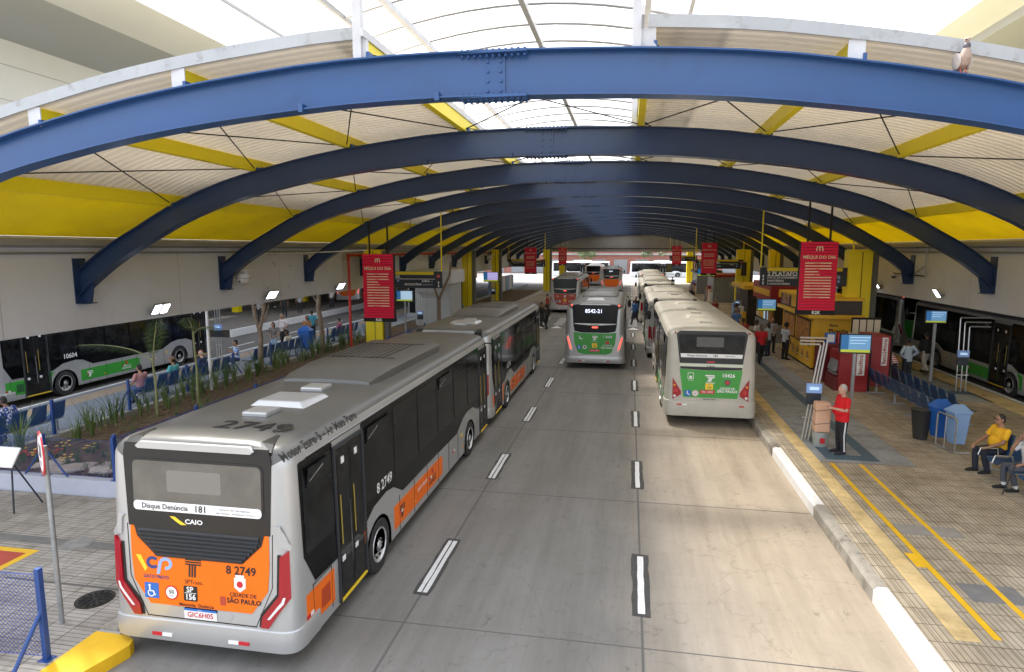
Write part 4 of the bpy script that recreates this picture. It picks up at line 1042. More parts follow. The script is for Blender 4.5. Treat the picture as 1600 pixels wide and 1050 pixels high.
# ---- purlins on the arches
PX = [-11.75,-9.45,-7.0,-4.08,.18,3.1,6.1,9.1]
plab = ['lowest yellow roof beam on the left, above the ceiling panel','second yellow roof beam up from the left wall','third yellow roof beam up from the left wall','yellow roof beam along the left edge of the skylight',
        'yellow roof beam along the right edge of the skylight','third yellow roof beam up from the right wall','second yellow roof beam up from the right wall','lowest yellow roof beam on the right, above the ceiling panel']
for x, lab in zip(PX, plab):
    o = thing('roof_beam', lab, 'roof beam', (x, 0, 0), 0, 'yellow roof beams')
    y0 = YA1-.06+ysk(x); zt = zroof(x)-.006; zb = ztop(x)+.004
    b = MB(); b.bb(-.075,.075,y0+.02,YEND+.3,zb,zt,'yellow'); b.build('beam', o, bevel=.006)
    c = MB(); c.bb(-.115,.115,y0-.0,y0+.018,zb-.004,zt,'capwhite'); c.build('end_cap', o)
    c = MB()
    for k in range(NA):
        yy = YA1+S_*k+ysk(x); c.box((.11, yy, zb+.05), (.05,.16,.09), 'steelrust')
    c.build('cleat', o)
# ---- corrugated sheets, fascia, yellow ceiling, one roof slope per side
def roof(xa, xb, lab, inner, yel):
    o = thing('roof_slope', lab, 'roof', (0,0,0), 0, 'roof slopes of the terminal')
    n = 14; xs = [xa+(xb-xa)*k/n for k in range(n+1)]
    mb = MB(); V = []; ys = []
    y = YA1-.06; k = 0
    while y < YEND+.5:
        for dy, dz in ((0,0),(.12,0),(.135,.055),(.205,.055)): ys.append((y+dy, dz))
        y += .23
    for yy, dz in ys:
        for x in xs: V.append((x, yy+ysk(x), zroof(x)+dz))
    m = len(xs)
    mb.add(V, [(j*m+i, j*m+i+1, (j+1)*m+i+1, (j+1)*m+i) for j in range(len(ys)-1) for i in range(m-1)], 'sheet')
    # upper skin so the sheet has thickness and the weathered outside
    V2 = [] and [(x, yy+ysk(x), z+.012) for (x, _, z), yy in zip(V, [a for a, _ in ys for _ in xs])]
    if V2: mb.add(V2, [(j*m+i, (j+1)*m+i, (j+1)*m+i+1, j*m+i+1) for j in range(len(ys)-1) for i in range(m-1)], 'fascia')
    mb.build('roof_sheet', o)
    f = MB(); V = []
    xf = [xa+(xb-xa)*k/40 for k in range(41)]
    for x in xf:
        yy = YA1-.09+ysk(x)
        for dz, dy in ((-.015,0),(.165,0),(.165,.16),(-.015,.022)): V.append((x, yy+dy-.0, zroof(x)+dz))
    f.add(V, [(4*i+k, 4*i+(k+1)%4, 4*i+4+(k+1)%4, 4*i+4+k) for i in range(40) for k in range(4)]+[(3,2,1,0),tuple(160+k for k in range(4))], 'fascia', False)
    f.build('fascia', o)
    e = MB()
    xe = inner; e.bb(xe-.02, xe+.02, YA1-.4, YEND+.4, zroof(xe)-.02, zroof(xe)+.10, 'capwhite'); e.build('edge_trim', o)
    p = MB(); x0, z0, x1, z1_ = yel
    p.bb(min(x0,x0+.02*(1 if x0<0 else -1)), max(x0,x0+.02*(1 if x0<0 else -1)), YA1-2, YEND, 5.60, z0-.004, 'capwhite')
    p.add([(x0,YA1+ysk(x0),z0),(x1,YA1+ysk(x1),z1_),(x1,YEND,z1_),(x0,YEND,z0),(x0,YA1+ysk(x0),z0+.03),(x1,YA1+ysk(x1),z1_+.03),(x1,YEND,z1_+.03),(x0,YEND,z0+.03)],
          [(0,1,2,3),(7,6,5,4),(0,4,5,1),(1,5,6,2),(2,6,7,3),(3,7,4,0)], 'yellowpanel'); p.build('ceiling_panel', o)
roof(-11.86, -4.08, 'left corrugated roof slope over the bus road with yellow lower ceiling', -4.0, (-14.35,5.78,-11.70,zroof(-11.7)-.07))
roof(.18, 9.2, 'right corrugated roof slope over the bus road with yellow lower ceiling', .10, (11.55,5.78,9.05,zroof(9.05)-.07))
# ---- raised skylight
o = thing('skylight_canopy', 'raised translucent skylight canopy along the crown of the roof', 'skylight', (0,0,0))
SX0, SX1 = -4.95, .9
def zs(x): t = (x-(SX0+SX1)/2)/((SX1-SX0)/2); return 9.42+.42*(1-t*t)
xs = [SX0+(SX1-SX0)*k/12 for k in range(13)]
y0s, y1s = 7.8, YEND+.3
p = MB()
for j in range(int((y1s-y0s)/1.05)):
    ya, yb = y0s+1.05*j, y0s+1.05*(j+1)
    V = [(x, y, zs(x)) for y in (ya, yb) for x in xs]
    p.add(V, [(i, i+1, 13+i+1, 13+i) for i in range(12)], 'skylight')
p.build('panel', o)
fr = MB()
for j in range(int((y1s-y0s)/1.05)+1):
    y = y0s+1.05*j; fr.path([(x, y, zs(x)-.03) for x in xs], .026, 'gutter', 4, smooth=False)
for x in (-4.1,-1.95,.2): fr.bb(x-.05,x+.05,y0s,y1s,zs(x)-.16,zs(x)-.055,'capwhite')
for x in (SX0,SX1): fr.bb(x-.03,x+.03,y0s-.05,y1s,zs(x)-.06,zs(x)+.04,'gutter')
fr.build('frame', o)
for k in range(NA):
    for x in (-4.12,.02):
        y = YA1+S_*k+ysk(x)-.05; q = MB(); q.bb(x-.065,x+.065,y-.065,y+.065,ztop(x)-.02,zs(x)-.16,'capwhite'); 
        if x > 0: q.add([(x+.065,y-.02,ztop(x)),(x+.3,y-.02,ztop(x)),(x+.065,y-.02,ztop(x)+.3),(x+.065,y+.02,ztop(x)),(x+.3,y+.02,ztop(x)),(x+.065,y+.02,ztop(x)+.3)],[(0,1,2),(5,4,3),(0,3,4,1),(1,4,5,2)],'capwhite')
        q.build('post', o)
# ---- bracing rods
def rod(a, b, lab):
    m = MB(); m.tube(a, b, .014, 'chassis', 5); tag(m.build('brace_rod'), lab, 'brace rod', 'thin steel brace rods under the roof')
edges = [(-11.7,-9.4),(-9.4,-7),(-7,-4.2),(-4.0,.1),(.3,3.1),(3.1,6.1),(6.1,9.1)]
for b in range(4):
    for x0, x1 in edges:
        for flip in (0, 1):
            xa, xb = (x0, x1) if not flip else (x1, x0)
            ya, yb = YA1+S_*b+ysk(xa)+.1, YA1+S_*(b+1)+ysk(xb)-.1
            rod((xa, ya, ztop(xa)+.10), (xb, yb, ztop(xb)+.06), 'thin dark diagonal brace rod crossing a bay under the roof sheets')
# ---- long beams (walls), gutters
for x0, x1, zb, lab, gx in ((XL-.30, XL, 3.33, 'long white concrete beam wall above the garden strip on the left', XL), (XR, XR+.30, 3.42, 'long white concrete beam wall above the right platform', XR)):
    b = MB(); b.bb(x0,x1,3.0,YEND+1,zb,5.62,'wallwhite')
    o = tag(b.build('beam_wall', bevel=.015), lab, 'beam wall')
    gt = MB(); sg = 1 if gx == XL else -1
    gt.add([(gx+sg*.004,3.0,5.50),(gx+sg*.22,3.0,5.56),(gx+sg*.24,3.0,5.70),(gx+sg*.004,3.0,5.74),(gx+sg*.004,YEND,5.50),(gx+sg*.22,YEND,5.56),(gx+sg*.24,YEND,5.70),(gx+sg*.004,YEND,5.74)],
           [(0,1,2,3),(7,6,5,4),(0,4,5,1),(1,5,6,2),(2,6,7,3),(3,7,4,0)], 'gutter'); gt.build('gutter', o)
    for k in range(17):
        y = 6.4+6.12*k; jn = MB(); xx = gx+sg*.0015; jn.bb(min(xx,gx-sg*.01),max(xx,gx-sg*.01),y-.008,y+.008,zb+.01,5.48,'gutter'); jn.build('panel_joint', o)
    c = MB(); c.path([(gx+sg*.05, 3.0, 5.36), (gx+sg*.05, YEND, 5.36)], .03, 'greysteel', 6); c.build('conduit', o)
# thin white service pipe under the left gutter
m_ = MB(); m_.path([(XL+.12, 22, 5.30), (XL+.12, 26.5, 5.30), (-11.5, 27.0, 5.42)], .025, 'white', 6); tag(m_.build('service_pipe'), 'thin white pipe running out from the left beam wall', 'pipe')
# ---- end gable
g = MB(); n = 40; xs = [XL+(XR-XL)*k/n for k in range(n+1)]
V = [(x, YEND+.35, 5.10) for x in xs]+[(x, YEND+.35, max(5.2, zroof(x)+.1)) for x in xs]+[(x, YEND+.55, 5.10) for x in xs]+[(x, YEND+.55, max(5.2, zroof(x)+.1)) for x in xs]
q = n+1
g.add(V, [(i,i+1,q+i+1,q+i) for i in range(n)]+[(2*q+i+1,2*q+i,3*q+i,3*q+i+1) for i in range(n)]+[(i+1,i,2*q+i,2*q+i+1) for i in range(n)], mat('end_gable', (.24,.235,.23), .7, noise=(.6,.08)))
o = tag(g.build('gable_wall'), 'grey arched gable closing the far end of the roof', 'gable')
gg = MB(); gg.bb(XL,XR,YEND+.28,YEND+.345,5.55,5.66,'chassis'); gg.build('rail', o)
# ---- columns
for x, y, w, lab in ((-13.35,32.4,.95,'broad yellow column beside the first red slatted sign on the left'),(-13.4,52.5,.8,'yellow column by the glazed shop on the left platform'),(-13.4,64,.7,'dull yellow column past the glazed shop'),(-10.5,82,.8,'yellow column standing at the far left boarding kerb'),(-10.5,101,.8,'farthest yellow column on the left side'),
                (9.75,30.2,.95,'broad yellow column behind the red cash machines'),(10.4,50,.7,'yellow column above the crowd behind the food kiosk'),(9.9,60,1.15,'wide yellow column with black notice board on the right platform'),(9.6,80,.8,'yellow column past the far red sign on the right'),(9.2,104,.9,'farthest yellow column on the right side')):
    o = thing('column', lab, 'column', (x, y, .15), 0, 'yellow columns')
    c = MB(); c.bb(-w/2,w/2,-.35,.35,0,5.3,'yellow'); c.build('shaft', o, bevel=.03)
    c = MB(); c.bb(.04,.07,-.356,-.350,.02,5.2,'chassis'); c.bb(w/2+.001,w/2+.008,-.06,-.02,.02,5.2,'chassis'); c.build('seam', o)
    c = MB(); c.bb(w/2+.05,w/2+.28,-.2,.2,0,5.25,mat('cable_duct', (.14,.14,.13), .6)); c.build('cable_duct', o)
    if 'notice' in lab:
        c = MB(); c.bb(-.3,.3,-.39,-.355,1.0,1.9,'chassis'); c.bb(-.2,.25,-.39,-.355,3.0,4.2,'kioskdark'); c.build('notice_board', o)
# ---- side canopies, neighbouring buildings
def flatroof(x0, x1, lab, z=5.7, y0=8):
    o = thing('side_canopy', lab, 'canopy', (0,0,0))
    b = MB(); b.bb(x0,x1,y0,YEND,z,z+.3,mat('canopy_soffit', (.30,.29,.28), .7, noise=(.3,.1))); b.build('deck', o)
    b = MB()
    for k in range(11):
        y = max(y0,12)+1+8*k; b.bb(x0,x1,y,y+.25,z-.45,z-.002,'steelblue')
    b.build('joist', o)
    for k in range(7):
        y = max(y0, 20)+1+12*k; c = MB(); xx = x0+2 if abs(x0) > abs(x1) else x1-2; c.bb(xx-.3,xx+.3,y-.3,y+.3,0,z-.46,'yellow'); c.build('column', o)
flatroof(-36, XL-.31, 'flat canopy over the bus road beyond the left beam wall', y0=50); flatroof(XR+.31, 34, 'flat canopy over the bus road beyond the right beam wall', y0=22)
for x0, x1, lab in ((-37,-36,'dim rear wall closing the left side of the terminal'),(34,35,'dim rear wall closing the right side of the terminal')):
    b = MB(); b.bb(x0,x1,8,YEND,-.1,6,mat('rear_wall', (.2,.19,.19), .8, noise=(.4,.3)))
    o = tag(b.build('rear_wall'), lab, 'wall')
    d = MB(); xx = x1+.01 if x0 < 0 else x0-.01
    for k in range(12): y = 14+7.5*k; d.bb(min(xx,xx+.05) , max(xx,xx+.05), y, y+4.5, .3, 3.2, ('kioskdark','greysteel','yellow','atmdark')[k % 4])
    d.build('shutter', o)
o = thing('office_building', 'pale concrete building with deep stepped eaves rising above the left roof', 'building', (0,0,0))
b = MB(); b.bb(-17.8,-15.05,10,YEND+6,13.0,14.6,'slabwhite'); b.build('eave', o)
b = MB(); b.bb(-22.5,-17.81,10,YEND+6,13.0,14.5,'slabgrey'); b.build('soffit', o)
b = MB(); b.bb(-23.2,-22.51,10,YEND+6,9.3,14.45,'slabwhite'); b.bb(-40,-23.21,10,YEND+6,13.9,14.4,'slabwhite')  # rear roof slab is unseen, kept to block sun from the left road
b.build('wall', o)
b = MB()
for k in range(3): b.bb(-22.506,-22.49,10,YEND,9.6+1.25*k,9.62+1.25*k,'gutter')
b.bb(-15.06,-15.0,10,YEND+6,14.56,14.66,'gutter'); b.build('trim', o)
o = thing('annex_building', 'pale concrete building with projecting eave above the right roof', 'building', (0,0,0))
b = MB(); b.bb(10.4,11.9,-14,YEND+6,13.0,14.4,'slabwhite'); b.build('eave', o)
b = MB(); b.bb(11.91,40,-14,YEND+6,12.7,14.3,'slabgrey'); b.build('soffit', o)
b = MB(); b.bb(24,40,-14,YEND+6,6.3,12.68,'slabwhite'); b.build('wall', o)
o = thing('brick_building', 'long brick red building across the street beyond the exit', 'building', (0, 150, 0))
b = MB(); b.bb(-45,30,0,10,0,13,'brick'); b.build('wall', o)
b = MB(); b.bb(-45.2,30.2,-.3,-.01,4.2,4.6,'concrete'); b.bb(-45.2,30.2,-.25,10.2,13,13.4,'concrete'); b.build('cornice', o)
for k in range(15):
    w = MB(); x = -42+4.8*k; w.bb(x,x+2.2,-.06,-.004,5.6,8.0,'glass'); w.bb(x-.1,x+2.3,-.09,-.062,5.45,5.58,'concrete'); w.build('window', o)
    w = MB(); w.bb(x,x+3.0,-.06,-.004,.1,3.2,'greysteel'); w.build('shutter', o)
# ------------------------------------------------------------------ signs
def slat_panel(x0, x1, y, z0, z1, lab, near, hang):
    o = thing('slatted_sign', lab, 'hanging sign', ((x0+x1)/2, y, z0), 0, 'red slatted signs')
    w = x1-x0; h = z1-z0; f = MB()
    f.bb(-w/2,w/2,.02,.26,0,h,'chassis'); f.bb(-w/2-.02,w/2+.02,-.02,.28,-.16,-.002,'chassis')
    f.text('R2K', .16, pl('rear', (0,-.022,-.08)), 0, 0, 'lettwhite', bold=.03); f.build('housing', o)
    n = 24; s = MB(); sh = h/n
    for k in range(n):
        zc = h-sh*(k+.5); t = k/n
        s.box((0, .0, zc), (w, .02, sh*.90), 'redpanel', (R(-20),0,0))
        face = pl('rear', (0,-.016,zc))
        if near:
            rows = {7:(.42,'creamslat'),8:(.40,'creamslat'),9:(.42,'creamslat'),10:(-.05,'creamslat'),11:(.0,'creamslat'),12:(.43,'creamslat'),13:(.43,'creamslat'),14:(.43,'creamslat'),15:(.43,'creamslat'),16:(.43,'creamslat'),17:(.43,'creamslat'),18:(.43,'creamslat'),19:(.43,'creamslat')}
        else:
            rows = {k_:(.40,'creamslat') for k_ in (8,9,10,13,14,15,16,17,19)}
        if k in rows:
            b, m = rows[k]; q = w/1.2
            x_1 = (b if b > .2 else b+.05)*q
            s.patch([(-.44*q, -sh*.30), (x_1, -sh*.30), (x_1, sh*.30), (-.44*q, sh*.30)], lambda u, v, o_: (u, -.012-o_-v*.22, zc+v), .004, m)
            if near and k in (7,9,11,15,17,19): s.text({7:'QUARTA',9:'COMBO',11:'MÉQUI',15:'OFERTA  DO  DIA',17:'MÉQUI BOX',19:'APROVEITE'}[k], sh*.52, lambda u, v, o_: (u, -.018-o_-v*.22, zc+v), -.05*q, 0, 'redpanel', bold=.02)
    fr = pl('rear', (0,-.035,0))
    zt = h-.10*h
    for sg in (-1, 1):
        P = [(sg*(.005+.095*(1-math.cos(PI*k/8))/2*1.0), h*.865+(.11*h/2.4*1.6)*math.sin(PI*k/8)**.8) for k in range(9)]
        for a, b in zip(P, P[1:]):
            s.patch([(a[0]-.016,a[1]),(a[0]+.016,a[1]),(b[0]+.016,b[1]),(b[0]-.016,b[1])], fr, .006, 'creamslat')
    s.text('MÉQUI DO DIA', .155*w/1.2, fr, 0, h*.775, 'creamslat', bold=.02, out=.006)
    if not near: s.text('R$ 12', .26*w/1.2, fr, .0, h*.36, 'redpanel', bold=.03, out=.012)
    s.build('slats', o)
    for x in (-w*.3, w*.3): r = MB(); r.bb(x-.03,x+.03,.10,.16,h+.001,hang-z0,'chassis'); r.build('hanger', o)
slat_panel(5.87, 7.08, 24, 3.33, 5.72, 'nearest red slatted menu sign on the right, in front of the 2 PLATAFORMA board', True, 7.1)
slat_panel(-11.27, -9.90, 26, 2.52, 5.26, 'nearest red slatted menu sign on the left, in front of a yellow column', True, 6.6)
slat_panel(5.80, 7.0, 55, 3.50, 5.97, 'second red menu sign down the right platform', False, 7.1)
slat_panel(-10.72, -9.52, 66, 3.08, 5.65, 'second red menu sign down the left side, before a yellow column', False, 6.7)
slat_panel(5.75, 7.0, 92, 3.4, 5.95, 'small farthest red menu sign on the right', False, 7.0)
slat_panel(-10.4, -9.2, 95, 3.3, 5.75, 'small farthest red menu sign on the left', False, 6.7)
def waysign(x0, x1, y, z0, z1, lab, side):
    o = thing('direction_sign', lab, 'sign', ((x0+x1)/2, y, z0), 0, 'direction boards')
    w = x1-x0; h = z1-z0; b = MB(); b.bb(-w/2,w/2,0,.12,0,h,'signnavy'); b.bb(-w/2+.28,w/2-.42,-.008,-.001,h*.80,h*.985,'signyellow'); b.build('board', o, bevel=.006)
    t = MB(); f = pl('rear', (0,-.002,0)); wt = 'lettwhite'
    if side == 'R':
        L0 = -w/2+.30
        t.text('2 PLATAFORMA', .25, f, L0, h*.655, wt, 'LEFT', .02); t.patch(rect(L0, w/2-.5, h*.535, h*.56), f, .004, wt)
        t.text('POSTO DE ATENDIMENTO', .115, f, L0, h*.44, wt, 'LEFT', .015); t.text('SANITÁRIOS', .125, f, L0, h*.275, wt, 'LEFT', .02); t.text('3-4 PLATAFORMAS', .115, f, L0, h*.11, wt, 'LEFT', .02)
        for k in range(3): t.patch(rect(L0+1.42+.15*k, L0+1.54+.15*k, h*.21, h*.34), f, .004, 'lightblue')
        t.text('SAÍDA', .12, f, w/2-.95, h*.44, wt, 'CENTER', .02)
        for k in range(2): t.patch(rect(w/2-.60, w/2-.50, h*(.20+.19*k), h*(.32+.19*k)), f, .004, 'lightblue')
    else:
        L0 = -w/2+.30
        t.text('1 PLATAFORMA', .20, f, L0, h*.68, wt, 'LEFT', .02); t.patch(rect(L0, w/2-.35, h*.53, h*.56), f, .004, wt)
        t.text('SAÍDA', .15, f, w/2-.62, h*.42, wt, 'RIGHT', .03); t.text('sul', .08, f, w/2-.56, h*.41, wt, 'LEFT', .01); t.text('BICICLETÁRIO', .14, f, w/2-1.05, h*.22, wt, 'RIGHT', .03); t.text('acesso pelo térreo', .07, f, w/2-1.0, h*.21, wt, 'LEFT', .01)
        t.text('Embarque sentido', .09, f, L0+.2, h*.42, wt, 'LEFT', .01)
        for k in range(3): t.patch(rect(L0+1.25*(k == 0), L0+.1+1.25*(k == 0), h*(.38-.14*k), h*(.48-.14*k)), f, .004, 'lightblue')
    for x in (-w/2+.13, w/2-.17):
        for k in range(2 if x > 0 else 3):
            zc = h*(.13+.19*k); t.patch([(x-.05,zc),(x,zc+.09),(x+.05,zc),(x+.015,zc),(x+.015,zc-.07),(x-.015,zc-.07),(x-.015,zc)], f, .004, wt)
    t.patch(circ(w/2-.17, h*.72, .09, 16), f, .004, 'refl_red'); t.patch(rect(w/2-.24,w/2-.10,h*.71,h*.73), f, .006, wt)
    t.build('lettering', o)
    for x in (-w/2+.02, w/2-.02): r = MB(); r.bb(x-.025,x+.025,.03,.08,h+.001,7.25-z0,'yellow'); r.build('hanger', o)
waysign(5.70, 9.50, 30, 3.86, 4.67, 'black 2 PLATAFORMA direction board behind the red menu sign', 'R')
waysign(-13.15, -9.25, 31, 3.52, 4.36, 'dark direction board reading BICICLETÁRIO beside the left red menu sign', 'L')
waysign(5.6, 9.6, 58, 3.8, 4.6, 'dark direction board behind the second red menu sign on the right', 'R')
waysign(-13.0, -9.0, 69, 3.6, 4.4, 'dark direction board behind the second red menu sign on the left', 'L')
waysign(5.6, 9.4, 95, 3.8, 4.6, 'small dark direction board farthest down the right side', 'R')

# ------------------------------------------------------------------ lamps, cameras, pipes
def flood(x, y, z, sg, lab, n=2):
    o = thing('flood_light', lab, 'flood light', (x, y, z), 0, 'LED flood lights on the beam walls')
    b = MB(); b.bb(*sorted((-sg*.02, sg*.18)), -.30*(n-1)-.05, .05, -.04, .0, 'greysteel'); b.build('bracket', o)
    for k in range(n):
        yy = -.36*k; h = MB(); h.box((sg*.22, yy, .05), (.36,.30,.07), 'greysteel', (0, R(-58)*sg, 0)); ho = h.build('head', o, bevel=.01)
        l = MB(); l.box((sg*(.22+.0345), yy, .0285), (.31,.26,.012), 'lamp', (0, R(-58)*sg, 0)); l.build('lens', ho)
for y, lab in ((17.6,'twin LED flood light nearest the camera on the left beam wall'),(23.9,'twin flood light above the forked tree trunk on the left'),(30.2,'twin flood light beside the red pipe on the left beam wall'),(37.8,'twin flood light just past the left red menu sign'),(50,'twin flood light above the glazed shop, left'),(56,'farther twin flood light past the glazed shop, left')):
    flood(XL, y, 3.60, 1, lab)
for y, lab, n in ((33.0,'twin flood light on the right beam wall past the red cash machines',2),(26.6,'single flood light on the right beam wall nearest the camera',1),(54,'twin flood light above the right crowd',2),(66,'farther twin flood light on the right beam wall',2),(78,'farthest twin flood light on the right beam wall',2)):
    flood(XR, y, 3.78, -1, lab, n)
def dome(x, y, z, top, lab, s=1.):
    o = thing('dome_camera', lab, 'camera', (x, y, z), 0, 'white dome cameras')
    b = MB(); b.ell((0,0,0), (.26*s,.26*s,.24*s), 'camwhite', 20, 12); b.build('dome', o)
    b = MB(); b.path([(0,0,.0),(0,0,.03)], [.275*s,.275*s], 'greysteel', 20); b.ell((.0,-.21*s,-.09*s), (.05*s,.05*s,.05*s), 'chassis', 8, 6); b.build('band', o)
    b = MB(); b.bb(-.42*s,.42*s,-.2*s,.2*s,.27*s,.34*s,'camwhite'); b.bb(-.22*s,-.12*s,-.06,.06,.10*s,.27*s,'camwhite'); b.bb(.12*s,.22*s,-.06,.06,.10*s,.27*s,'camwhite'); b.build('housing', o, bevel=.015)
    b = MB(); b.tube((0,0,.34*s), (0,0,top-z), .03*s, 'greysteel', 6); b.build('drop_rod', o)
dome(-13.95, 21.4, 4.40, 5.3, 'big white dome camera hanging by the left beam wall')
dome(11.0, 51.5, 4.75, 6.3, 'white dome camera by the right beam wall above the platform crowd', 1.1)
dome(-13.6, 62, 4.6, 6.3, 'smaller looking white dome camera far along the left wall', 1.1)
o = thing('security_camera', 'small dome camera on a black arm off the right beam wall', 'camera', (XR, 28, 4.4))
b = MB(); b.path([(-.02,.1,1.45),(-.10,.1,1.42),(-.10,.1,.0)], .022, 'greysteel', 6); b.path([(-.10,.1,0),(-.10,3.2,.02)], .028, 'black', 6); b.tube((-.1,.1,.4),(-.1,1.2,.02),.014,'black',6); b.build('arm', o)
b = MB(); b.ell((-.1,3.2,-.07), (.15,.15,.10), 'camwhite', 14, 8); b.ell((-.1,3.17,-.14), (.09,.09,.08), 'black', 12, 8); b.build('dome', o)
m = MB(); m.path([(-14.2,31,.2),(-14.2,31,5.05),(-14.2,31.3,5.16),(-14.2,YEND-8,5.16)], .07, 'pipered', 10); m.path([(-14.2,31,4.9),(-14.2,31,5.25)], .09, 'pipered', 10); tag(m.build('standpipe'), 'bright red fire pipe rising from the garden strip beside the left red sign', 'pipe')
o = thing('lamp_pole', 'slim white pole standing in the garden strip before bus 10604', 'pole', (-14.95, 20.6, .3))
b = MB(); b.tube((0,0,.02), (0,0,3.6), .055, 'white', 10, .05); b.build('shaft', o); b = MB(); b.bb(-.16,.16,-.16,.16,0,.03,'white'); b.build('base_plate', o)

# ------------------------------------------------------------------ near left: sign pole, fences
o = thing('road_sign', 'round red-rimmed speed sign seen nearly edge-on on a galvanised pole', 'road sign', (-7.88, 7.24, .15))
b = MB(); b.tube((0,0,0), (0,0,2.62), .034, 'galv', 12); b.build('pole', o)
d = MB(); D = lambda u, v, w_: tuple(Vector((0,0,2.52))+Vector((.79,-.61,0))*u+Vector((0,0,1))*v+Vector((-.61,-.79,0))*(w_+.045))
d.patch(circ(0,0,.31,30), D, .004, 'refl_red', back=-.012); d.patch(circ(0,0,.25,30), D, .007, 'lettwhite', back=.002); d.text('20', .24, D, 0, .03, 'lettblack', bold=.03, out=.011); d.text('km/h', .09, D, 0, -.13, 'lettblack', out=.011)
d.build('disc', o)
def chainmesh(mb, a, b, z0, z1, pitch, r=.0022):
    a = Vector(a); b = Vector(b); L = (b-a).length; d = (b-a)/L; H_ = z1-z0
    P = lambda s, t: (a.x+d.x*s, a.y+d.y*s, z0+t)
    n = int((L+H_)/pitch)
    for k in range(n):
        s0 = -H_+k*pitch; s1 = s0+H_; t0, t1 = 0, H_
        if s0 < 0: t0 = -s0; s0 = 0
        if s1 > L: t1 = H_-(s1-L); s1 = L
        if s1 <= s0: continue
        mb.path([P(s0,t0), P(s1,t1)], r, 'chain', 3, False, smooth=False)
        mb.path([P(L-s0,t0), P(L-s1,t1)], r, 'chain', 3, False, smooth=False)
    for t in (0, H_): mb.path([P(0,t), P(L,t)], r*1.6, 'chain', 4, False)
def fence(name, lab, pts, z0, z1, step, pitch, brace, r=.0022, rail=True):
    o = thing(name, lab, 'fence', (0,0,0), 0, 'blue chain-link fences')
    ms = MB(); k = 0
    for a, b in zip(pts, pts[1:]):
        chainmesh(ms, a, b, z0+.04, z1-.04, pitch, r)
        L = (Vector(b)-Vector(a)).length; n = max(1, round(L/step))
        for i in range(n+1):
            if i == n and b != pts[-1]: continue
            p = Vector(a).lerp(Vector(b), i/n); q = MB(); q.bb(p.x-.035,p.x+.035,p.y-.035,p.y+.035,z0-.1,z1+.05,'fenceblue')
            q.bb(p.x-.08,p.x+.08,p.y-.08,p.y+.08,z0-.012,z0+.008,'fenceblue')
            if brace and (k % brace == 0):
                for sg in (-1,1):
                    d = (Vector(b)-Vector(a)).normalized()*sg*.55
                    q.path([(p.x,p.y,z0+(z1-z0)*.72),(p.x+d.x,p.y+d.y,z0)], .022, 'fenceblue', 6)
            q.build('post', o, bevel=.006); k += 1
    ms.build('mesh', o)
    return o
f_ = fence('fence', 'blue chain-link fence panel in the near left corner of the pavement', [(-7.36,6.5),(-10.4,6.35)], .15, 1.36, 3.0, .062, 0, .0030)
q = MB(); q.path([(-7.36,6.5,.85),(-7.46,6.1,.16)], .026, 'fenceblue', 8); q.build('brace', f_)
fence('fence', 'dark blue chain-link fence on the pale front wall of the garden strip', [(-15.35,11.56),(-12.6,11.56),(-10.84,11.56)], .50, 1.40, 1.7, .07, 2)
fence('fence', 'blue chain-link fence along the bus side of the garden strip', [(-10.84,11.6),(-10.84,33)], .42, 1.46, 2.6, .075, 0, .0035)
fence('fence', 'blue braced fence between the garden strip and the benches', [(-15.3,11.7),(-15.3,36)], .47, 1.38, 2.6, .09, 2)
o = thing('notice_board', 'small tilted white notice board on thin blue legs by the garden wall', 'notice board', (-12.45, 10.5, .15))
b = MB(); b.box((0,0,1.12), (.66,.025,.42), 'lettwhite', (R(-35),0,0)); b.build('panel', o)
b = MB(); b.tube((-.25,-.05,1.0),(-.3,-.15,0),.018,'signnavy',6); b.tube((.25,-.05,1.0),(.3,-.15,0),.018,'signnavy',6); b.tube((.0,.1,1.1),(.35,.45,0),.018,'signnavy',6); b.build('stand', o)

# ------------------------------------------------------------------ plants
def strap(n, h, seed, m):
    rn = random.Random(seed); mb = MB()
    for k in range(n):
        a = rn.uniform(0, 2*PI); l = h*rn.uniform(.6,1.1); lean = rn.uniform(.05,.42); w = rn.uniform(.012,.022)
        d = Vector((math.cos(a), math.sin(a), 0)); sd = Vector((-d.y, d.x, 0)); V = []
        for t in range(6):
            u = t/5; p = d*(lean*l*u**2+.03)+Vector((0,0,l*(u-.25*lean*u**2))); ww = w*(1-u**2.2)+.001
            V += [p-sd*ww, p+Vector((0,0,-.004))+d*.006, p+sd*ww]
        mb.add(V, [(3*t+j, 3*t+j+1, 3*t+j+4, 3*t+j+3) for t in range(5) for j in range(2)], m)
    return mb
pv = []
for i in range(5):
    o = thing('strap_leaved_plant', '', 'plant', (0,0,0), 0, 'strap-leaved plants along the garden strip'); strap(7+2*i, .80+.12*i, i, 'leaf' if i % 2 else 'leaf2').build('leaves', o)
    s_ = MB(); s_.path([(0,0,-.05),(0,0,.14)], [.05,.03], 'stem', 7); s_.build('base', o); pv.append(o)
rn = random.Random(5); cnt = 0
for k in range(128):
    if k < 84: x, y = -14.90+rn.uniform(-.18,.45), 12.2+k*.27+rn.uniform(-.15,.15)
    else: x, y = rn.uniform(-14.6,-11.1), 12.0+rn.random()**1.5*9
    o = pv[k] if k < 5 else dup(pv[rn.randrange(5)])
    o.location = (x, y, .33); o.rotation_euler = (0,0,rn.uniform(0,6)); sc = rn.uniform(.7,1.1) if k < 84 else rn.uniform(.32,.62); o.scale = (sc,sc,sc)
    o['label'] = 'green strap-leaved plant in the row along the back of the garden strip' if k < 84 else 'green strap-leaved plant in the front bed by the low pale wall'
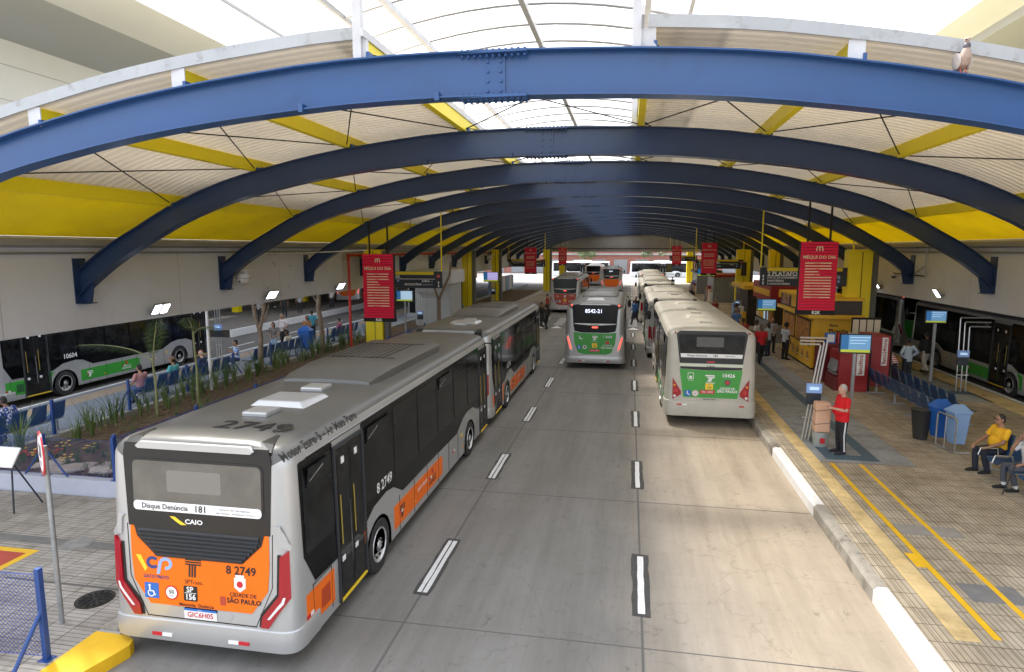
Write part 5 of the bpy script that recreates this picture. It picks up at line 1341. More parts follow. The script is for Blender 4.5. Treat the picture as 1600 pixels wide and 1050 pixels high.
for k in range(9):
    o = thing('flowering_plant', 'low plant with red and yellow flowers in the front bed near the wall', 'plant', (-14.3+rn.uniform(0,1.5), 12.2+rn.uniform(0,1.2), .38), 0, 'flowering plants in the front bed')
    strap(14, .30, 40+k, 'leaf2').build('leaves', o)
    b = MB()
    for j in range(6):
        c = (rn.uniform(-.15,.15), rn.uniform(-.15,.15), rn.uniform(.2,.34))
        for t in range(5): b.ell((c[0]+.02*math.cos(t*1.256), c[1]+.02*math.sin(t*1.256), c[2]), (.018,.018,.009), 'flower' if k % 2 else 'flowery', 6, 4)
    b.build('blossoms', o)
def rock(x, y, sx, sy, sz, lab, seed):
    rn = random.Random(seed); bm = bmesh.new(); bmesh.ops.create_icosphere(bm, subdivisions=3, radius=1)
    for v in bm.verts: v.co *= 1+.22*math.sin(v.co.x*5+seed)*math.cos(v.co.y*4+seed*2)+rn.uniform(-.06,.06)
    me = bpy.data.meshes.new('stone'); bm.to_mesh(me); bm.free(); me.materials.append(M['stone'])
    o = bpy.data.objects.new('stone', me); COL.objects.link(o); o.scale = (sx, sy, sz); o.location = (x, y, .44); o.rotation_euler = (0,0,rn.uniform(0,3))
    tag(o, lab, 'stone', 'pale stones in the front bed')
rock(-12.6,12.1,.55,.30,.10,'largest flat pale stone in the front bed behind the low wall',1); rock(-11.7,12.35,.40,.3,.12,'pinkish pale stone beside the fence corner of the front bed',2); rock(-13.3,12.35,.42,.22,.09,'flat pale stone near the flowers',3); rock(-11.3,12.9,.3,.22,.12,'small pale stone farthest back in the front bed',4)
# pruned trunks
def trunk(x, y, lab, segs):
    o = thing('tree', lab, 'tree', (x, y, .3), 0, 'bare pruned trees in the garden strip')
    b = MB(); b.path(segs[0][0], segs[0][1], 'bark', 10); b.build('trunk', o)
    for p, r in segs[1:]:
        b = MB(); b.path(p, r, 'bark', 8); b.build('branch', o)
    b = MB(); rn = random.Random(int(x*100)); 
    for p, r in segs[1:]:
        e = Vector(p[-1])
        for k in range(60):
            c = e+Vector((rn.gauss(0,.3), rn.gauss(0,.3), rn.gauss(.3,.25))); a = rn.uniform(0,6); d = Vector((math.cos(a), math.sin(a), rn.uniform(-.5,.5)))*.07; s_ = d.cross(Vector((0,0,1))).normalized()*.03
            b.add([c-d, c-s_, c+d, c+s_], [(0,1,2,3)], 'leaf')
    b.build('crown', o)
trunk(-15.0, 23.9, 'forked bare tree trunk nearer the camera in the garden strip', [([(0,0,0),(.02,0,.8),(.05,.05,1.5),(.0,.05,1.9)],[.13,.115,.10,.10]), ([(0,.05,1.8),(.15,.05,2.3),(.32,.1,3.1),(.45,.1,4.6)],[.08,.07,.065,.05]), ([(0,.05,1.85),(-.14,.0,2.4),(-.22,.0,3.2),(-.3,0,4.6)],[.08,.075,.06,.05]), ([(.1,.05,2.1),(.4,-.1,2.35),(.55,-.1,2.9)],[.04,.03,.02])])
trunk(-15.0, 29.4, 'single gnarled tree trunk with pale bark patches before the red pipe', [([(0,0,0),(.0,0,.9),(-.05,0,1.7),(-.16,0,2.3),(-.10,.02,3.0)],[.13,.12,.12,.11,.10]), ([(-.10,0,2.9),(.05,.05,3.5),(.15,.05,4.8)],[.09,.07,.05]), ([(-.12,0,2.5),(-.35,0,2.75),(-.4,0,3.1)],[.05,.04,.03])])
trunk(-15.0, 35.5, 'thin leaning bare tree right of the red pipe', [([(0,0,0),(.0,0,1.2),(.1,0,1.9)],[.08,.07,.06]), ([(.1,0,1.9),(-.2,0,2.6),(-.35,0,3.6)],[.05,.04,.03])])
trunk(-11.4, 37.5, 'forked bare tree standing by the grey booth', [([(0,0,0),(.0,0,1.4),(.0,0,2.2)],[.14,.12,.12]), ([(0,0,2.1),(.35,0,2.9),(.7,0,3.6),(.8,0,4.4)],[.09,.08,.06,.05]), ([(0,0,2.1),(-.25,0,2.8),(-.4,0,3.8)],[.08,.06,.05])])
def palm(x, y, lab, h, fr, seed):
    o = thing('palm', lab, 'palm', (x, y, .3), 0, 'young palms in the garden strip'); rn = random.Random(seed)
    b = MB(); b.path([(0,0,-.05),(.03,0,h*.5),(-.02,0,h)], [.042,.034,.028], 'stem', 9)
    for k in range(6): b.path([(0,0,h*.15*(k+1)-.012),(0,0,h*.15*(k+1)+.012)], [.040,.040], 'bark', 9)
    b.build('trunk', o)
    for (dx, dy, L, rise, droop) in fr:
        f = MB(); d = Vector((dx,dy,0)).normalized(); pts = []
        for t in range(13):
            u = t/12; pts.append(Vector((0,0,h-.1))+d*(L*u*(.35+.65*u**.6))+Vector((0,0,rise*u-droop*u*u)))
        f.path(pts, [.022*(1-.8*t/12) for t in range(13)], 'stem', 5)
        sd = d.cross(Vector((0,0,1)))
        for t in range(2, 12):
            for j in range(3):
                p = pts[t].lerp(pts[t+1], j/3); tg = (pts[t+1]-pts[t]).normalized()
                ll = (.34*math.sin(PI*min(1,(t+j/3-1)/11.5))+.14)*rn.uniform(.85,1.1)
                for sg in (-1,1):
                    e = p+(sd*sg*.75+tg*.65).normalized()*ll+Vector((0,0,-.35*ll)); mid = p.lerp(e,.45)+Vector((0,0,.04)); w = tg*.0065
                    f.add([p-w*.5, p+w*.5, mid+w, mid-w, e], [(0,1,2,3),(3,2,4)], 'palmleaf')
        f.build('frond', o)
palm(-14.1, 16.8, 'young palm whose long frond sweeps left in front of bus 10604', 1.9, [(-1,.05,2.7,1.15,.75),(-.3,.6,.8,1.3,.10),(.5,-.3,.5,1.2,.1)], 1)
palm(-13.95, 18.5, 'slender young palm next to the white pole', 2.5, [(-.6,.5,.7,.75,.25),(.8,.2,.8,.75,.55),(.3,-.6,.6,.7,.4)], 2)

# ------------------------------------------------------------------ totems, screens, machines, kiosk
def totem(x, y, h, dirx, lab, lean=0., w=.105, ln=.62, z=.26):
    o = thing('stop_totem', lab, 'bus stop totem', (x, y, z), 0, 'bent steel tube totems')
    for k in range(3):
        t = MB(); xx = w*(k-1)*dirx; hh = h-w*k*1.0-.01
        tp = lean
        t.path([(xx, 0, 0), (xx+tp*.97, 0, hh-.04), (xx+tp+.03*dirx, 0, hh), (tp+dirx*ln, 0, hh)], .026, 'alu', 8); t.build('tube', o)
    p = MB(); p.bb(-.19,.19,-.045,.045,h*.47,h*.56,'lightblue'); p.bb(-.18,.18,-.045,.045,h*.36,h*.468,'signnavy'); p.bb(-.12,.12,-.05,-.046,h*.50,h*.53,'screenlight')
    po = p.build('stop_plate', o)
    if lean: po.location = (lean*.45, 0, 0)
    b = MB(); b.bb(-w*1.3,w*1.3,-.015,.015,h*.22,h*.235,'alu'); b.build('spreader', o)
totem(4.84, 18.2, 2.85, -1, 'bent steel tube totem beside the man in red, nearest the camera', .34, .085)
totem(12.1, 25.7, 2.75, 1, 'bent steel tube totem in front of the dark bus at right', -.06, .16, .85)
totem(7.6, 48, 2.8, -1, 'bent steel tube totem by the crowd behind the food kiosk', .1)
totem(-12.6, 37.5, 2.6, 1, 'bent steel tube totem on the left past the red menu sign', 0, .14, 1.0)
totem(-12.8, 60, 2.6, 1, 'bent steel tube totem far along the left platform', 0, .14, .9)
totem(-20.6+1.2, 27.5, 3.0, 1, 'bent steel tube totem beyond the benches on the left platform', 0, .13, .6, .2)
def screen(x, y, z, w, h, lab, post=True, col='screen', g=.26):
    o = thing('info_screen', lab, 'screen', (x, y, z), 0, 'passenger information screens')
    b = MB(); b.bb(-w/2,w/2,0,.12,0,h,'signnavy'); b.build('housing', o, bevel=.01)
    s_ = MB(); f = pl('rear', (0,-.001,0))
    s_.patch(rect(-w/2+.03,-w/2+.27*w,h*.2,h-.04), f, .004, 'screendark'); s_.patch(rect(-w/2+.27*w,w/2-.04,h*.2,h-.04), f, .004, col); s_.patch(rect(-w/2+.03,w/2-.04,.04,h*.2), f, .004, 'screenyellow')
    for k in range(3): s_.patch(rect(-w/2+.31*w,w/2-.06-.07*k,h*(.80-.15*k),h*(.84-.15*k)), f, .006, 'screenlight')
    s_.build('display', o)
    if post:
        p = MB(); p.bb(-.05,.05,.03,.09,g-z,-.002,'greysteel'); p.build('post', o)
screen(7.5, 22.9, 2.0, .98, .66, 'blue passenger information screen in front of the red cash machines')
screen(7.35, 36.5, 2.15, 1.0, .66, 'blue information screen above the group by the food kiosk')
screen(11.85, 27.5, 2.58, .78, .52, 'blue information screen before the dark bus at far right')
screen(7.0, 62, 3.0, 1.6, .9, 'violet information screen far down the right platform', True, 'screenpurple')
screen(-11.95, 33, 2.65, .95, .62, 'blue information screen beside the left yellow column', True, 'screenlight', .15)
screen(-12.6, 58, 2.5, 1.4, .9, 'violet information screen before a dull yellow column on the left', True, 'screenpurple', .15)
# cash machines
def atm(x0, x1, y0, y1, h, lab, front):
    o = thing('cash_machine', lab, 'cash machine', (x0, y0, .26), 0, 'red cash machines'); w = x1-x0; d = y1-y0
    b = MB(); b.bb(0,w,0,d,0,h,'atmred'); b.build('cabinet', o, bevel=.02)
    c = MB(); c.bb(w*.58,w*.86,-.012,-.002,h*.42,h*.97,'lettwhite'); c.text('Banco24Horas', .20, lambda u, v, o_: (w*.72-v, -.013-o_, h*.70+u), 0, 0, 'redliv', bold=.02, sx=.62*h/1.5); c.build('brand_plate', o)
    s_ = MB(); s_.box((-.02,d*.5,h*.62), (.10,d*.66,.42), 'greysteel', (0,R(18),0)); s_.bb(-.10,.0,d*.15,d*.85,h*.40,h*.44,'greysteel'); s_.bb(-.14,0,.05,d-.05,0,h*.36,'atmdark'); s_.build('console', o)
    k = MB(); k.bb(w+.001,w+.06,-.01,d+.01,0,h+.10,'chassis'); k.build('side_frame', o)
atm(7.68, 8.68, 25.0, 26.2, 1.45, 'red cash machine with white lettered plate standing nearer the totem', 0)
atm(9.05, 9.78, 26.1, 27.3, 1.95, 'taller red cash machine beside the blue seats', 0)
o = thing('ticket_booth', 'small dark red booth with stickered counter behind the cash machines', 'booth', (7.6, 26.6, .26))
b = MB(); b.bb(0,1.3,0,1.4,0,1.55,'atmdark'); b.build('counter', o, bevel=.02)
b = MB()
for k in range(3):
    b.bb(.05+.42*k,.38+.42*k,.05,.3,1.552,1.95,('blueicon','refl_red','lettwhite')[k]); b.bb(.09+.42*k,.34+.42*k,.046,.049,1.60,1.90,('lettwhite','blueicon','refl_red')[k])
b.build('stickered_box', o)
b = MB(); b.bb(1.2,2.3,.9,.96,1.3,2.5,'chassis')
for k in range(4): b.bb(1.24+.265*k,1.46+.265*k,.885,.899,1.75,2.42,mat('cream_sheet', (.62,.55,.42), .6)); 
b.build('notice_frame', o)
# yellow food kiosk
o = thing('food_kiosk', 'yellow fast food kiosk with burger pictures on the right platform', 'kiosk', (7.85, 29.4, .26))
b = MB(); b.bb(0,1.9,0,5.6,0,.06,'chassis'); b.bb(.02,1.9,.02,5.6,.061,2.25,'kioskyellow'); b.build('body', o, bevel=.01)
b = MB(); b.bb(-.25,2.0,-.25,5.8,2.252,2.42,'kioskyellow'); b.bb(-.10,1.9,-.10,5.7,2.421,3.02,'kioskdark'); b.bb(-.2,1.95,-.2,5.75,3.021,3.14,'kioskyellow'); b.build('canopy', o, bevel=.015)
b = MB(); F = pl('left', (.02,0,0))
for k in range(2):
    y0 = .35+2.6*k; b.patch(rect(-y0-2.3,-y0,.98,2.12), F, .03, 'kioskdark'); b.patch(rect(-y0-2.2,-y0-.1,1.05,2.05), F, .034, 'kioskbrown')
b.build('menu_window', o)
b = MB(); b.patch(rect(-5.4,-.2,.12,.85), F, .012, 'kioskyellow')
for k in range(6):
    c = -.6-.85*k; b.patch(circ(c,.50,.24,16), F, .016, 'kioskbrown'); b.patch([(c-.24,.42),(c+.24,.42),(c+.24,.46),(c-.24,.46)], F, .02, 'leaf2'); b.patch([(c-.22,.36),(c+.22,.36),(c+.22,.41),(c-.22,.41)], F, .02, 'creamslat')
b.build('counter_picture', o)
b = MB(); Fr = pl('rear', (0,.02,0)); b.patch(rect(.35,1.8,.25,2.15), Fr, .012, 'kioskyellow')
b.text('Baita', .18, Fr, .85, 1.95, 'kioskdark', bold=.02, out=.016); b.text('Picanha', .26, Fr, 1.05, 1.70, 'kioskdark', bold=.03, out=.016); b.text('100%', .15, Fr, .62, 1.32, 'kioskdark', bold=.03, out=.016); b.text('x2', .15, Fr, .62, 1.10, 'kioskdark', bold=.03, out=.016)
b.patch([(1.0+.42*math.cos(2*PI*k/24), 1.12+.22*math.sin(2*PI*k/24)) for k in range(24)][:] and [(1.27+.36*math.cos(2*PI*k/24), 1.18+.20*math.sin(2*PI*k/24)) for k in range(24)], Fr, .018, 'kioskbrown'); b.patch([(.93,1.14),(1.61,1.14),(1.61,1.18),(.93,1.18)], Fr, .022, 'leaf2'); b.patch(circ(1.5,.55,.2,16), Fr, .016, 'kioskdark')
b.build('front_poster', o)
b = MB(); Fl = pl('left', (-.10,0,0))
for k in range(3): b.patch(rect(-1.7-1.8*k,-.3-1.8*k,2.50,3.05), Fl, .012, ('kioskbrown','kioskyellow','kioskbrown')[k])
b.build('menu_board', o)
o = thing('snack_kiosk', 'red and yellow snack kiosk behind the food kiosk on the right platform', 'kiosk', (7.9, 37.5, .26))
b = MB(); b.bb(0,3,0,5,0,1.0,'greysteel'); b.bb(.1,3,.1,5,1.001,2.3,'kioskdark'); b.build('body', o); b = MB(); b.bb(-.2,3,-.2,5,2.301,3.3,'atmred'); b.bb(-.21,-.201,.2,4.8,2.6,2.95,'kioskyellow'); b.bb(.2,2.8,-.212,-.201,2.6,2.95,'kioskyellow'); b.build('sign_box', o)
b = MB()
for k in range(4): b.bb(-.012,.095,.3+1.15*k,1.25+1.15*k,1.15,2.2,('kioskbrown','screenlight','kioskyellow','creamslat')[k])
b.build('display_case', o)
for i, (x, y, lab) in enumerate(((8.0,46,'dark kiosk with yellow trim under the violet screen, right platform'),(8.2,66,'grey kiosk with yellow crates far down the right platform'),(7.8,78,'farther grey kiosk beyond the second red sign, right'))):
    o = thing('small_kiosk', lab, 'kiosk', (x, y, .26)); b = MB(); b.bb(0,2.6,0,5,0,2.5,('kioskdark','greysteel','greysteel')[i]); b.build('body', o, bevel=.02)
    b = MB(); b.bb(-.3,2.8,-.3,5.2,2.501,2.75,('kioskyellow','atmred','signnavy')[i]); b.build('canopy', o)
    b = MB(); 
    for k in range(5): b.bb(-.3,.0-.002,.3+.95*k,.95+.95*k,.0,.9+.3*(k % 3),('kioskyellow','lettwhite','creamslat','atmred','lightblue')[(k+i) % 5])
    b.build('goods_shelf', o)
# left platform shops
o = thing('glazed_shop', 'dark glazed shop unit with warm lit interior on the left platform', 'shop', (-17.2, 48, .2))
b = MB(); b.bb(0,3.4,0,9,0,.3,'greysteel'); b.bb(.1,3.3,.1,9,.301,2.7,'glass2'); b.build('glass_front', o); b = MB(); b.bb(-.1,3.5,-.1,9.1,2.701,3.2,mat('shop_band', (.45,.20,.04), .6)); b.build('fascia', o)
b = MB()
for k in range(7): b.bb(3.301,3.36,.1+1.45*k,.18+1.45*k,.301,2.7,'greysteel')
for k in range(3): b.bb(.1+1.55*k,.18+1.55*k,.03,.099,.301,2.7,'greysteel')
b.build('mullion', o)
o = thing('grey_booth', 'plain light grey booth behind the left direction board', 'booth', (-14.1, 41, .2))
b = MB(); b.bb(0,2.4,0,3,0,3.0,mat('booth_panel', (.42,.44,.47), .5, noise=(1,.06))); b.bb(.8,.82,-.01,-.002,0,3.0,'greysteel'); b.bb(1.6,1.62,-.01,-.002,0,3.0,'greysteel'); b.build('panel', o, bevel=.02)
b = MB(); b.bb(-.2,2.6,-.2,3.2,3.001,3.9,mat('booth_roof', (.60,.62,.65), .5)); b.build('roof', o, bevel=.02)
o = thing('street_stall', 'row of pale blue fabric screens far along the left platform', 'screen', (-15.2, 70, .2))
b = MB()
for k in range(9): b.bb(-.3+.02*k,.3,1.4*k,1.4*k+1.25,.3,2.0,('lightblue','lettwhite','binblue')[k % 3])
b.build('fabric', o)
b = MB()
for k in range(10): b.tube((0,1.4*k-.07,0),(0,1.4*k-.07,2.1),.04,'greysteel',6)
b.build('frame', o)

# ------------------------------------------------------------------ seats and bins
def bench(x, y0, n, face, lab, z=.26, double=False, aux=None):
    """row of shell seats along Y; face=-1 looks towards -X"""
    o = thing('seat_row', lab, 'seat row', (x, y0, z), 0, 'rows of blue platform seats'); p = .60
    b = MB(); b.bb(-.035,.035,-.1,n*p+.02,.36,.42,'alu' if True else '')
    for k in range(max(2, n//3+1)):
        yy = .15+(n*p-.35)*k/max(1, n//3); b.bb(-.03,.03,yy-.03,yy+.03,.02,.36,'greysteel'); b.bb(-.32,.32,yy-.03,yy+.03,0,.045,'greysteel')
    b.build('frame', o, bevel=.008)
    for f in ((face, -face) if double else (face,)):
        for k in range(n):
            s_ = MB(); yc = k*p+.27; off = .30*f if double else .05*f; V = []
            prof = [(.30,.43),(.27,.455),(.0,.445),(-.17,.45),(-.21,.52),(-.26,.72),(-.31,.92),(-.335,.95)]
            for t, (a, h) in enumerate(prof):
                for yy, dz in ((-.235,.02),(-.14,0),(.14,0),(.235,.02)): V.append((off+f*a, yc+yy*(1 if t < 6 else .92), h+dz*(1 if t < 4 else 0)+0))
            nn = len(V)
            V += [(v[0]-f*.012, v[1], v[2]-.022) for v in V]
            F = [(4*t+j,4*t+j+1,4*t+j+5,4*t+j+4) for t in range(7) for j in range(3)]
            F += [tuple(nn+q for q in g[::-1]) for g in F]
            per = [0,1,2,3,7,11,15,19,23,27,31,30,29,28,24,20,16,12,8,4]
            F += [(per[j], per[(j+1) % 20], nn+per[(j+1) % 20], nn+per[j]) for j in range(20)]
            s_.add(V, F, 'seatblue', True)
            so = s_.build('seat', o, sharp=50)
    if aux:
        a = MB(); f = face; a.box((-f*.0+f*(-.30+(.30 if double else .05)), aux*p+.27, .86), (.02,.46,.22), 'binblue2', (0, R(-13)*f, 0)); a.build('priority_cover', o)
        a = MB()
        for yy in (aux*p-.02, aux*p+.57): a.path([(f*.08,yy,.45),(f*.10,yy,.66),(f*.45,yy,.66),(f*.5,yy,.5)], .018, 'alu', 6)
        a.build('armrest', o)
    return o
bench(8.95, 19.7, 9, 1, 'long row of blue seats turned away from us beside the bins on the right platform')
bench(9.85, 20.6, 8, 1, 'second row of blue seats standing behind the long row by the bins')
bench(8.52, 13.63, 5, -1, 'row of blue seats where the man in yellow sits', aux=3)
bench(-16.25, 13.2, 4, -1, 'row of blue seats nearest the camera on the left platform', z=.2)
bench(-16.25, 18.6, 8, -1, 'middle row of blue seats behind the garden fence', z=.2)
bench(-16.25, 25.0, 7, -1, 'row of blue seats by the forked tree on the left platform', z=.2)
bench(-16.25, 32.5, 6, -1, 'far row of blue seats behind the red pipe', z=.2)
o = thing('waste_bin', 'tall pale blue waste bin hung in a steel tube rack', 'waste bin', (8.52, 18.1, .26), R(8), 'waste bins beside the seats')
def binmesh(mb, w0, w1, d, z0, z1, m):
    mb.add([(-w0,-d*.8,z0),(w0,-d*.8,z0),(w0,d*.8,z0),(-w0,d*.8,z0),(-w1,-d,z1),(w1,-d,z1),(w1,d,z1),(-w1,d,z1)], [(0,3,2,1),(4,5,6,7),(0,1,5,4),(1,2,6,5),(2,3,7,6),(3,0,4,7)], m)
b = MB(); binmesh(b,.15,.21,.20,.16,.985,'binblue'); b.build('bin_body', o, bevel=.03)
b = MB(); b.add([(-.235,-.225,.99),(.235,-.225,.99),(.235,.225,.99),(-.235,.225,.99),(-.235,-.225,1.015),(.235,-.225,1.015),(.235,.225,1.015),(-.235,.225,1.015),(-.13,0,1.2),(.13,0,1.2)], [(0,3,2,1),(0,1,5,4),(1,2,6,5),(2,3,7,6),(3,0,4,7),(4,5,9,8),(6,7,8,9),(5,6,9),(7,4,8)], 'binblue'); b.build('lid', o)
b = MB(); b.path([(.10,-.42,.02),(-.27,-.42,.02),(-.29,-.42,.06),(-.29,-.42,.86),(-.29,-.36,.92),(-.29,.30,.92),(-.29,.36,.86),(-.29,.36,.03)], .022, 'alu', 8); b.path([(-.29,-.42,.02),(-.29,.36,.02)], .022, 'alu', 8); b.tube((-.29,.0,.92),(-.20,0,.84),.016,'alu',6); b.tube((-.29,.0,.02),(-.29,0,.92),.014,'alu',6); b.build('rack', o)
o = thing('waste_bin', 'deep blue waste bin tucked behind the pale blue one', 'waste bin', (8.36, 18.68, .26), R(8), 'waste bins beside the seats')
b = MB(); binmesh(b,.15,.21,.20,.16,.985,'binblue2'); b.build('bin_body', o, bevel=.03); b = MB(); b.add([(-.235,-.225,.99),(.235,-.225,.99),(.235,.225,.99),(-.235,.225,.99),(-.13,0,1.2),(.13,0,1.2)], [(0,3,2,1),(0,1,5,4),(2,3,4,5),(1,2,5),(3,0,4)], 'binblue2'); b.build('lid', o)
o = thing('waste_bin', 'round black open bin between the seat row and the blue bins', 'waste bin', (8.02, 18.95, .26), 0, 'waste bins beside the seats')
b = MB(); b.path([(0,0,0),(0,0,.08),(0,0,.78),(0,0,.80)], [.17,.18,.26,.275], 'bindark', 24); b.build('bin_body', o); b = MB(); b.path([(0,0,.801),(0,0,.825)], [.28,.28], 'black', 24); b.build('rim', o)
o = thing('waste_bin', 'blue lidded bin on the left platform by the woman with a bag', 'waste bin', (-16.85, 31.2, .2), 0, 'waste bins on the left platform')
b = MB(); binmesh(b,.26,.34,.26,.05,1.0,'binblue2'); b.build('bin_body', o, bevel=.03); b = MB(); b.add([(-.36,-.28,1.005),(.36,-.28,1.005),(.36,.28,1.005),(-.36,.28,1.005),(-.1,0,1.25),(.1,0,1.25)], [(0,3,2,1),(0,1,5,4),(2,3,4,5),(1,2,5),(3,0,4)], 'binblue2'); b.build('lid', o)
o = thing('parcel', 'tall brown paper wrapped parcel tied with cord standing on a clear tub', 'parcel', (5.10, 17.75, .26))
b = MB(); b.bb(-.19,.19,-.16,.16,.401,1.20,'tent'); b.build('wrapped_box', o, bevel=.04)
b = MB()
for z in (.62,.98): b.path([(-.195,-.165,z),(.195,-.165,z+.06),(.195,.165,z),(-.195,.165,z+.04),(-.195,-.165,z)], .007, 'lettblack', 5)
b.build('cord', o)
b = MB(); b.path([(0,0,0),(0,0,.03),(0,0,.36),(0,0,.40)], [.17,.18,.20,.205], 'bucket', 20); b.bb(-.06,.06,-.21,-.195,.12,.26,'refl_red'); b.build('tub', o)
# ------------------------------------------------------------------ people
_PM = {}
def cm(name, c, rough=.8):
    k = (name, c)
    if k not in _PM: _PM[k] = mat(name, c, rough, noise=(14, .12), bump=((8, .9) if name in ('top','bottom') else None))
    return _PM[k]
SKIN = {'light': (.52,.30,.21), 'tan': (.36,.19,.115), 'brown': (.17,.085,.05)}
def remeshed(mb, name, parent, vox, m):
    o = mb.build(name, None)
    r = o.modifiers.new('r', 'REMESH'); r.mode = 'VOXEL'; r.voxel_size = vox
    s_ = o.modifiers.new('s', 'SMOOTH'); s_.factor = .5; s_.iterations = 3
    dg = bpy.context.evaluated_depsgraph_get(); me = bpy.data.meshes.new_from_object(o.evaluated_get(dg))
    me.materials.clear(); me.materials.append(m)
    me.polygons.foreach_set('use_smooth', [True]*len(me.polygons)); me.polygons.foreach_set('material_index', [0]*len(me.polygons))
    old = o.data; o.modifiers.clear(); o.data = me; bpy.data.meshes.remove(old); me.name = name
    o.parent = parent
    return o
def person(label, x, y, z, rz, pose='stand', H=1.72, top=(.5,.5,.5), bot=(.03,.03,.035), skin='tan', hair=(.02,.015,.012), sleeve='short', arms='down', hairstyle='short',
           shoes=(.02,.02,.02), stripe=None, glasses=False, stripes=None, near=False, girth=1.0, lean=0., bald=False, hat=None, armR=None, headturn=0., group='people waiting at the terminal', grow=None, socks=None, pattern=None, cane=False, bag=None):
    o = thing('person', label, 'person', (x, y, z), R(rz), group); k = H/1.72; o.scale = (k, k, k)
    vox = .0085 if near else .017
    sk = cm('skin', SKIN[skin], .55); V = Vector
    sit = pose == 'sit'
    hz = .90 if not sit else .555
    pel = V((0, -.0 if not sit else -.05, hz+.03))
    ln = R(lean); up = V((0, math.sin(ln), math.cos(ln))); fw = V((0, math.cos(ln), -math.sin(ln))); rt = V((1,0,0))
    T = lambda a, b, c: pel+rt*a+fw*b+up*c
    waist, chest, shl, neck = T(0,.005,.16), T(0,.015,.36), T(0,-.01,.475), T(0,-.005,.53)
    hd = T(0,.035,.695); 
    # limbs
    legs = {}
    for sg in (-1, 1):
        hp = V((sg*.092, pel.y, hz))
        if pose == 'stand': kn, an = V((sg*.105,.015,.49)), V((sg*.11,-.02,.085))
        elif pose == 'walk': kn, an = (V((.09,.17,.51)), V((.09,.25,.10))) if sg > 0 else (V((-.09,-.02,.48)), V((-.09,-.36,.17)))
        else: kn, an = V((sg*.13,.40,.535)), (V((sg*.11,.31+.06*sg,.09)))
        legs[sg] = (hp, kn, an)
    A = {}
    for sg in (-1, 1):
        sh = T(sg*.185*girth**.4, -.01, .455); a = arms if not (sg > 0 and armR) else armR
        if a == 'down': el, wr = T(sg*.25,-.03,.19), T(sg*.265,.05,-.05)
        elif a == 'swing': el, wr = T(sg*.235,-.08*sg,.20), T(sg*.24,.12*sg+.05,-.02)
        elif a == 'front': el, wr = T(sg*.245,.03,.20), T(sg*.07,.27,.23)
        elif a == 'phone': el, wr = T(sg*.23,.05,.20), T(sg*.10,.27,.36)
        elif a == 'hips': el, wr = T(sg*.36,-.06,.24), T(sg*.20,.06,.08)
        elif a == 'reach': el, wr = T(sg*.22,.20,.30), T(sg*.15,.44,.30)
        elif a == 'face': el, wr = T(sg*.22,.25,.30), T(sg*.09,.15,.58)
        elif a == 'lap': el, wr = T(sg*.27,.04,.20), T(sg*.17,.30,.09)
        elif a == 'kneeout': el, wr = T(sg*.27,.12,.21), V((sg*.17,.36,.66))
        A[sg] = (sh, el, wr)
    b = MB(); m0 = sk
    b.path([pel+V((0,0,-.09)), pel, waist, chest, T(0,.005,.44), shl, neck], [.10,.155,.140*girth,.165*girth**.5,.165,.11,.05], m0, 16, sx=.66)
    if girth > 1.05: b.ell(T(0,.06,.17), (.15*girth,.13*girth,.15), m0)
    b.path([shl, neck, T(0,.02,.60)], [.066,.056,.052], m0, 12)
    # head with jaw, nose, brow, ears
    HQ = Euler((-ln*.6,0,R(headturn))).to_matrix(); hh = lambda a, b_, c: hd+HQ @ V((a,b_,c))
    b.ell(hd, (.076,.096,.112), m0, 18, 14); b.ell(hh(0,.030,-.062), (.056,.066,.060), m0, 14, 10)
    b.path([hh(0,.088,.012), hh(0,.112,-.022), hh(0,.094,-.034)], [.009,.015,.012], m0, 8)
    b.ell(hh(0,.088,.030), (.05,.014,.010), m0, 10, 6); b.ell(hh(0,.090,-.060), (.024,.012,.009), m0, 10, 6); b.ell(hh(0,.074,-.103), (.025,.02,.018), m0, 10, 6)
    for sg in (-1, 1): b.ell(hh(sg*.078,-.008,-.005), (.012,.022,.033), m0, 8, 8)
    for sg in (-1, 1):
        sh, el, wr = A[sg]
        b.ell(sh, (.062,.06,.06), m0); b.path([sh, sh.lerp(el,.45), el, el.lerp(wr,.3), wr], [.054,.050,.040,.041,.026], m0, 12)
        d = (wr-el).normalized(); n_ = d.cross(V((0,0,1)))
        n_ = n_.normalized() if n_.length > .15 else rt*1.0
        q = d.cross(n_).normalized()            # across the palm
        side_ = q if abs(d.z) > .6 else n_
        nrm = d.cross(side_).normalized()
        pc = wr+d*.05; b.path([wr-d*.01, wr+d*.03, wr+d*.085], [.024,.038,.040], m0, 10, sx=.9)
        for f in range(4):
            off = side_*(.031-.0205*f); l_ = (.068,.078,.073,.058)[f]; s0 = wr+d*.082+off; c_ = nrm*(.018+.006*f)*sg
            b.path([s0-d*.02, s0, s0+d*l_*.45+c_*.5, s0+d*l_*.85+c_*1.6], [.010,.0105,.0098,.008], m0, 7)
        s0 = wr+d*.025+side_*.034; b.path([s0-side_*.015, s0+side_*.022+d*.025, s0+side_*.030+d*.062], [.014,.0125,.010], m0, 7)
    for sg in (-1, 1):
        hp, kn, an = legs[sg]
        b.path([hp+V((0,0,.04)), hp.lerp(kn,.3), kn, kn.lerp(an,.3), an], [.088,.082,.056,.056,.038], m0, 12)
        b.path([an+V((0,-.045,-.035)), an+V((0,.04,-.04)), an+V((sg*.012,.14,-.055)), an+V((sg*.015,.19,-.06))], [.036,.042,.038,.024], m0, 10)
    remeshed(b, 'body', o, vox, sk)
    # clothing
    g = 1.11
    t = MB(); tm = cm('top', top)
    t.path([pel+V((0,0,-.10)) if not sit else pel+up*.02, pel+up*.05, waist, chest, T(0,.005,.44), shl+up*.005, neck-up*.02], [.183*girth**.5,.182*girth**.5,.162*girth,.180*girth**.5,.178,.125,.068], tm, 18, sx=.70)
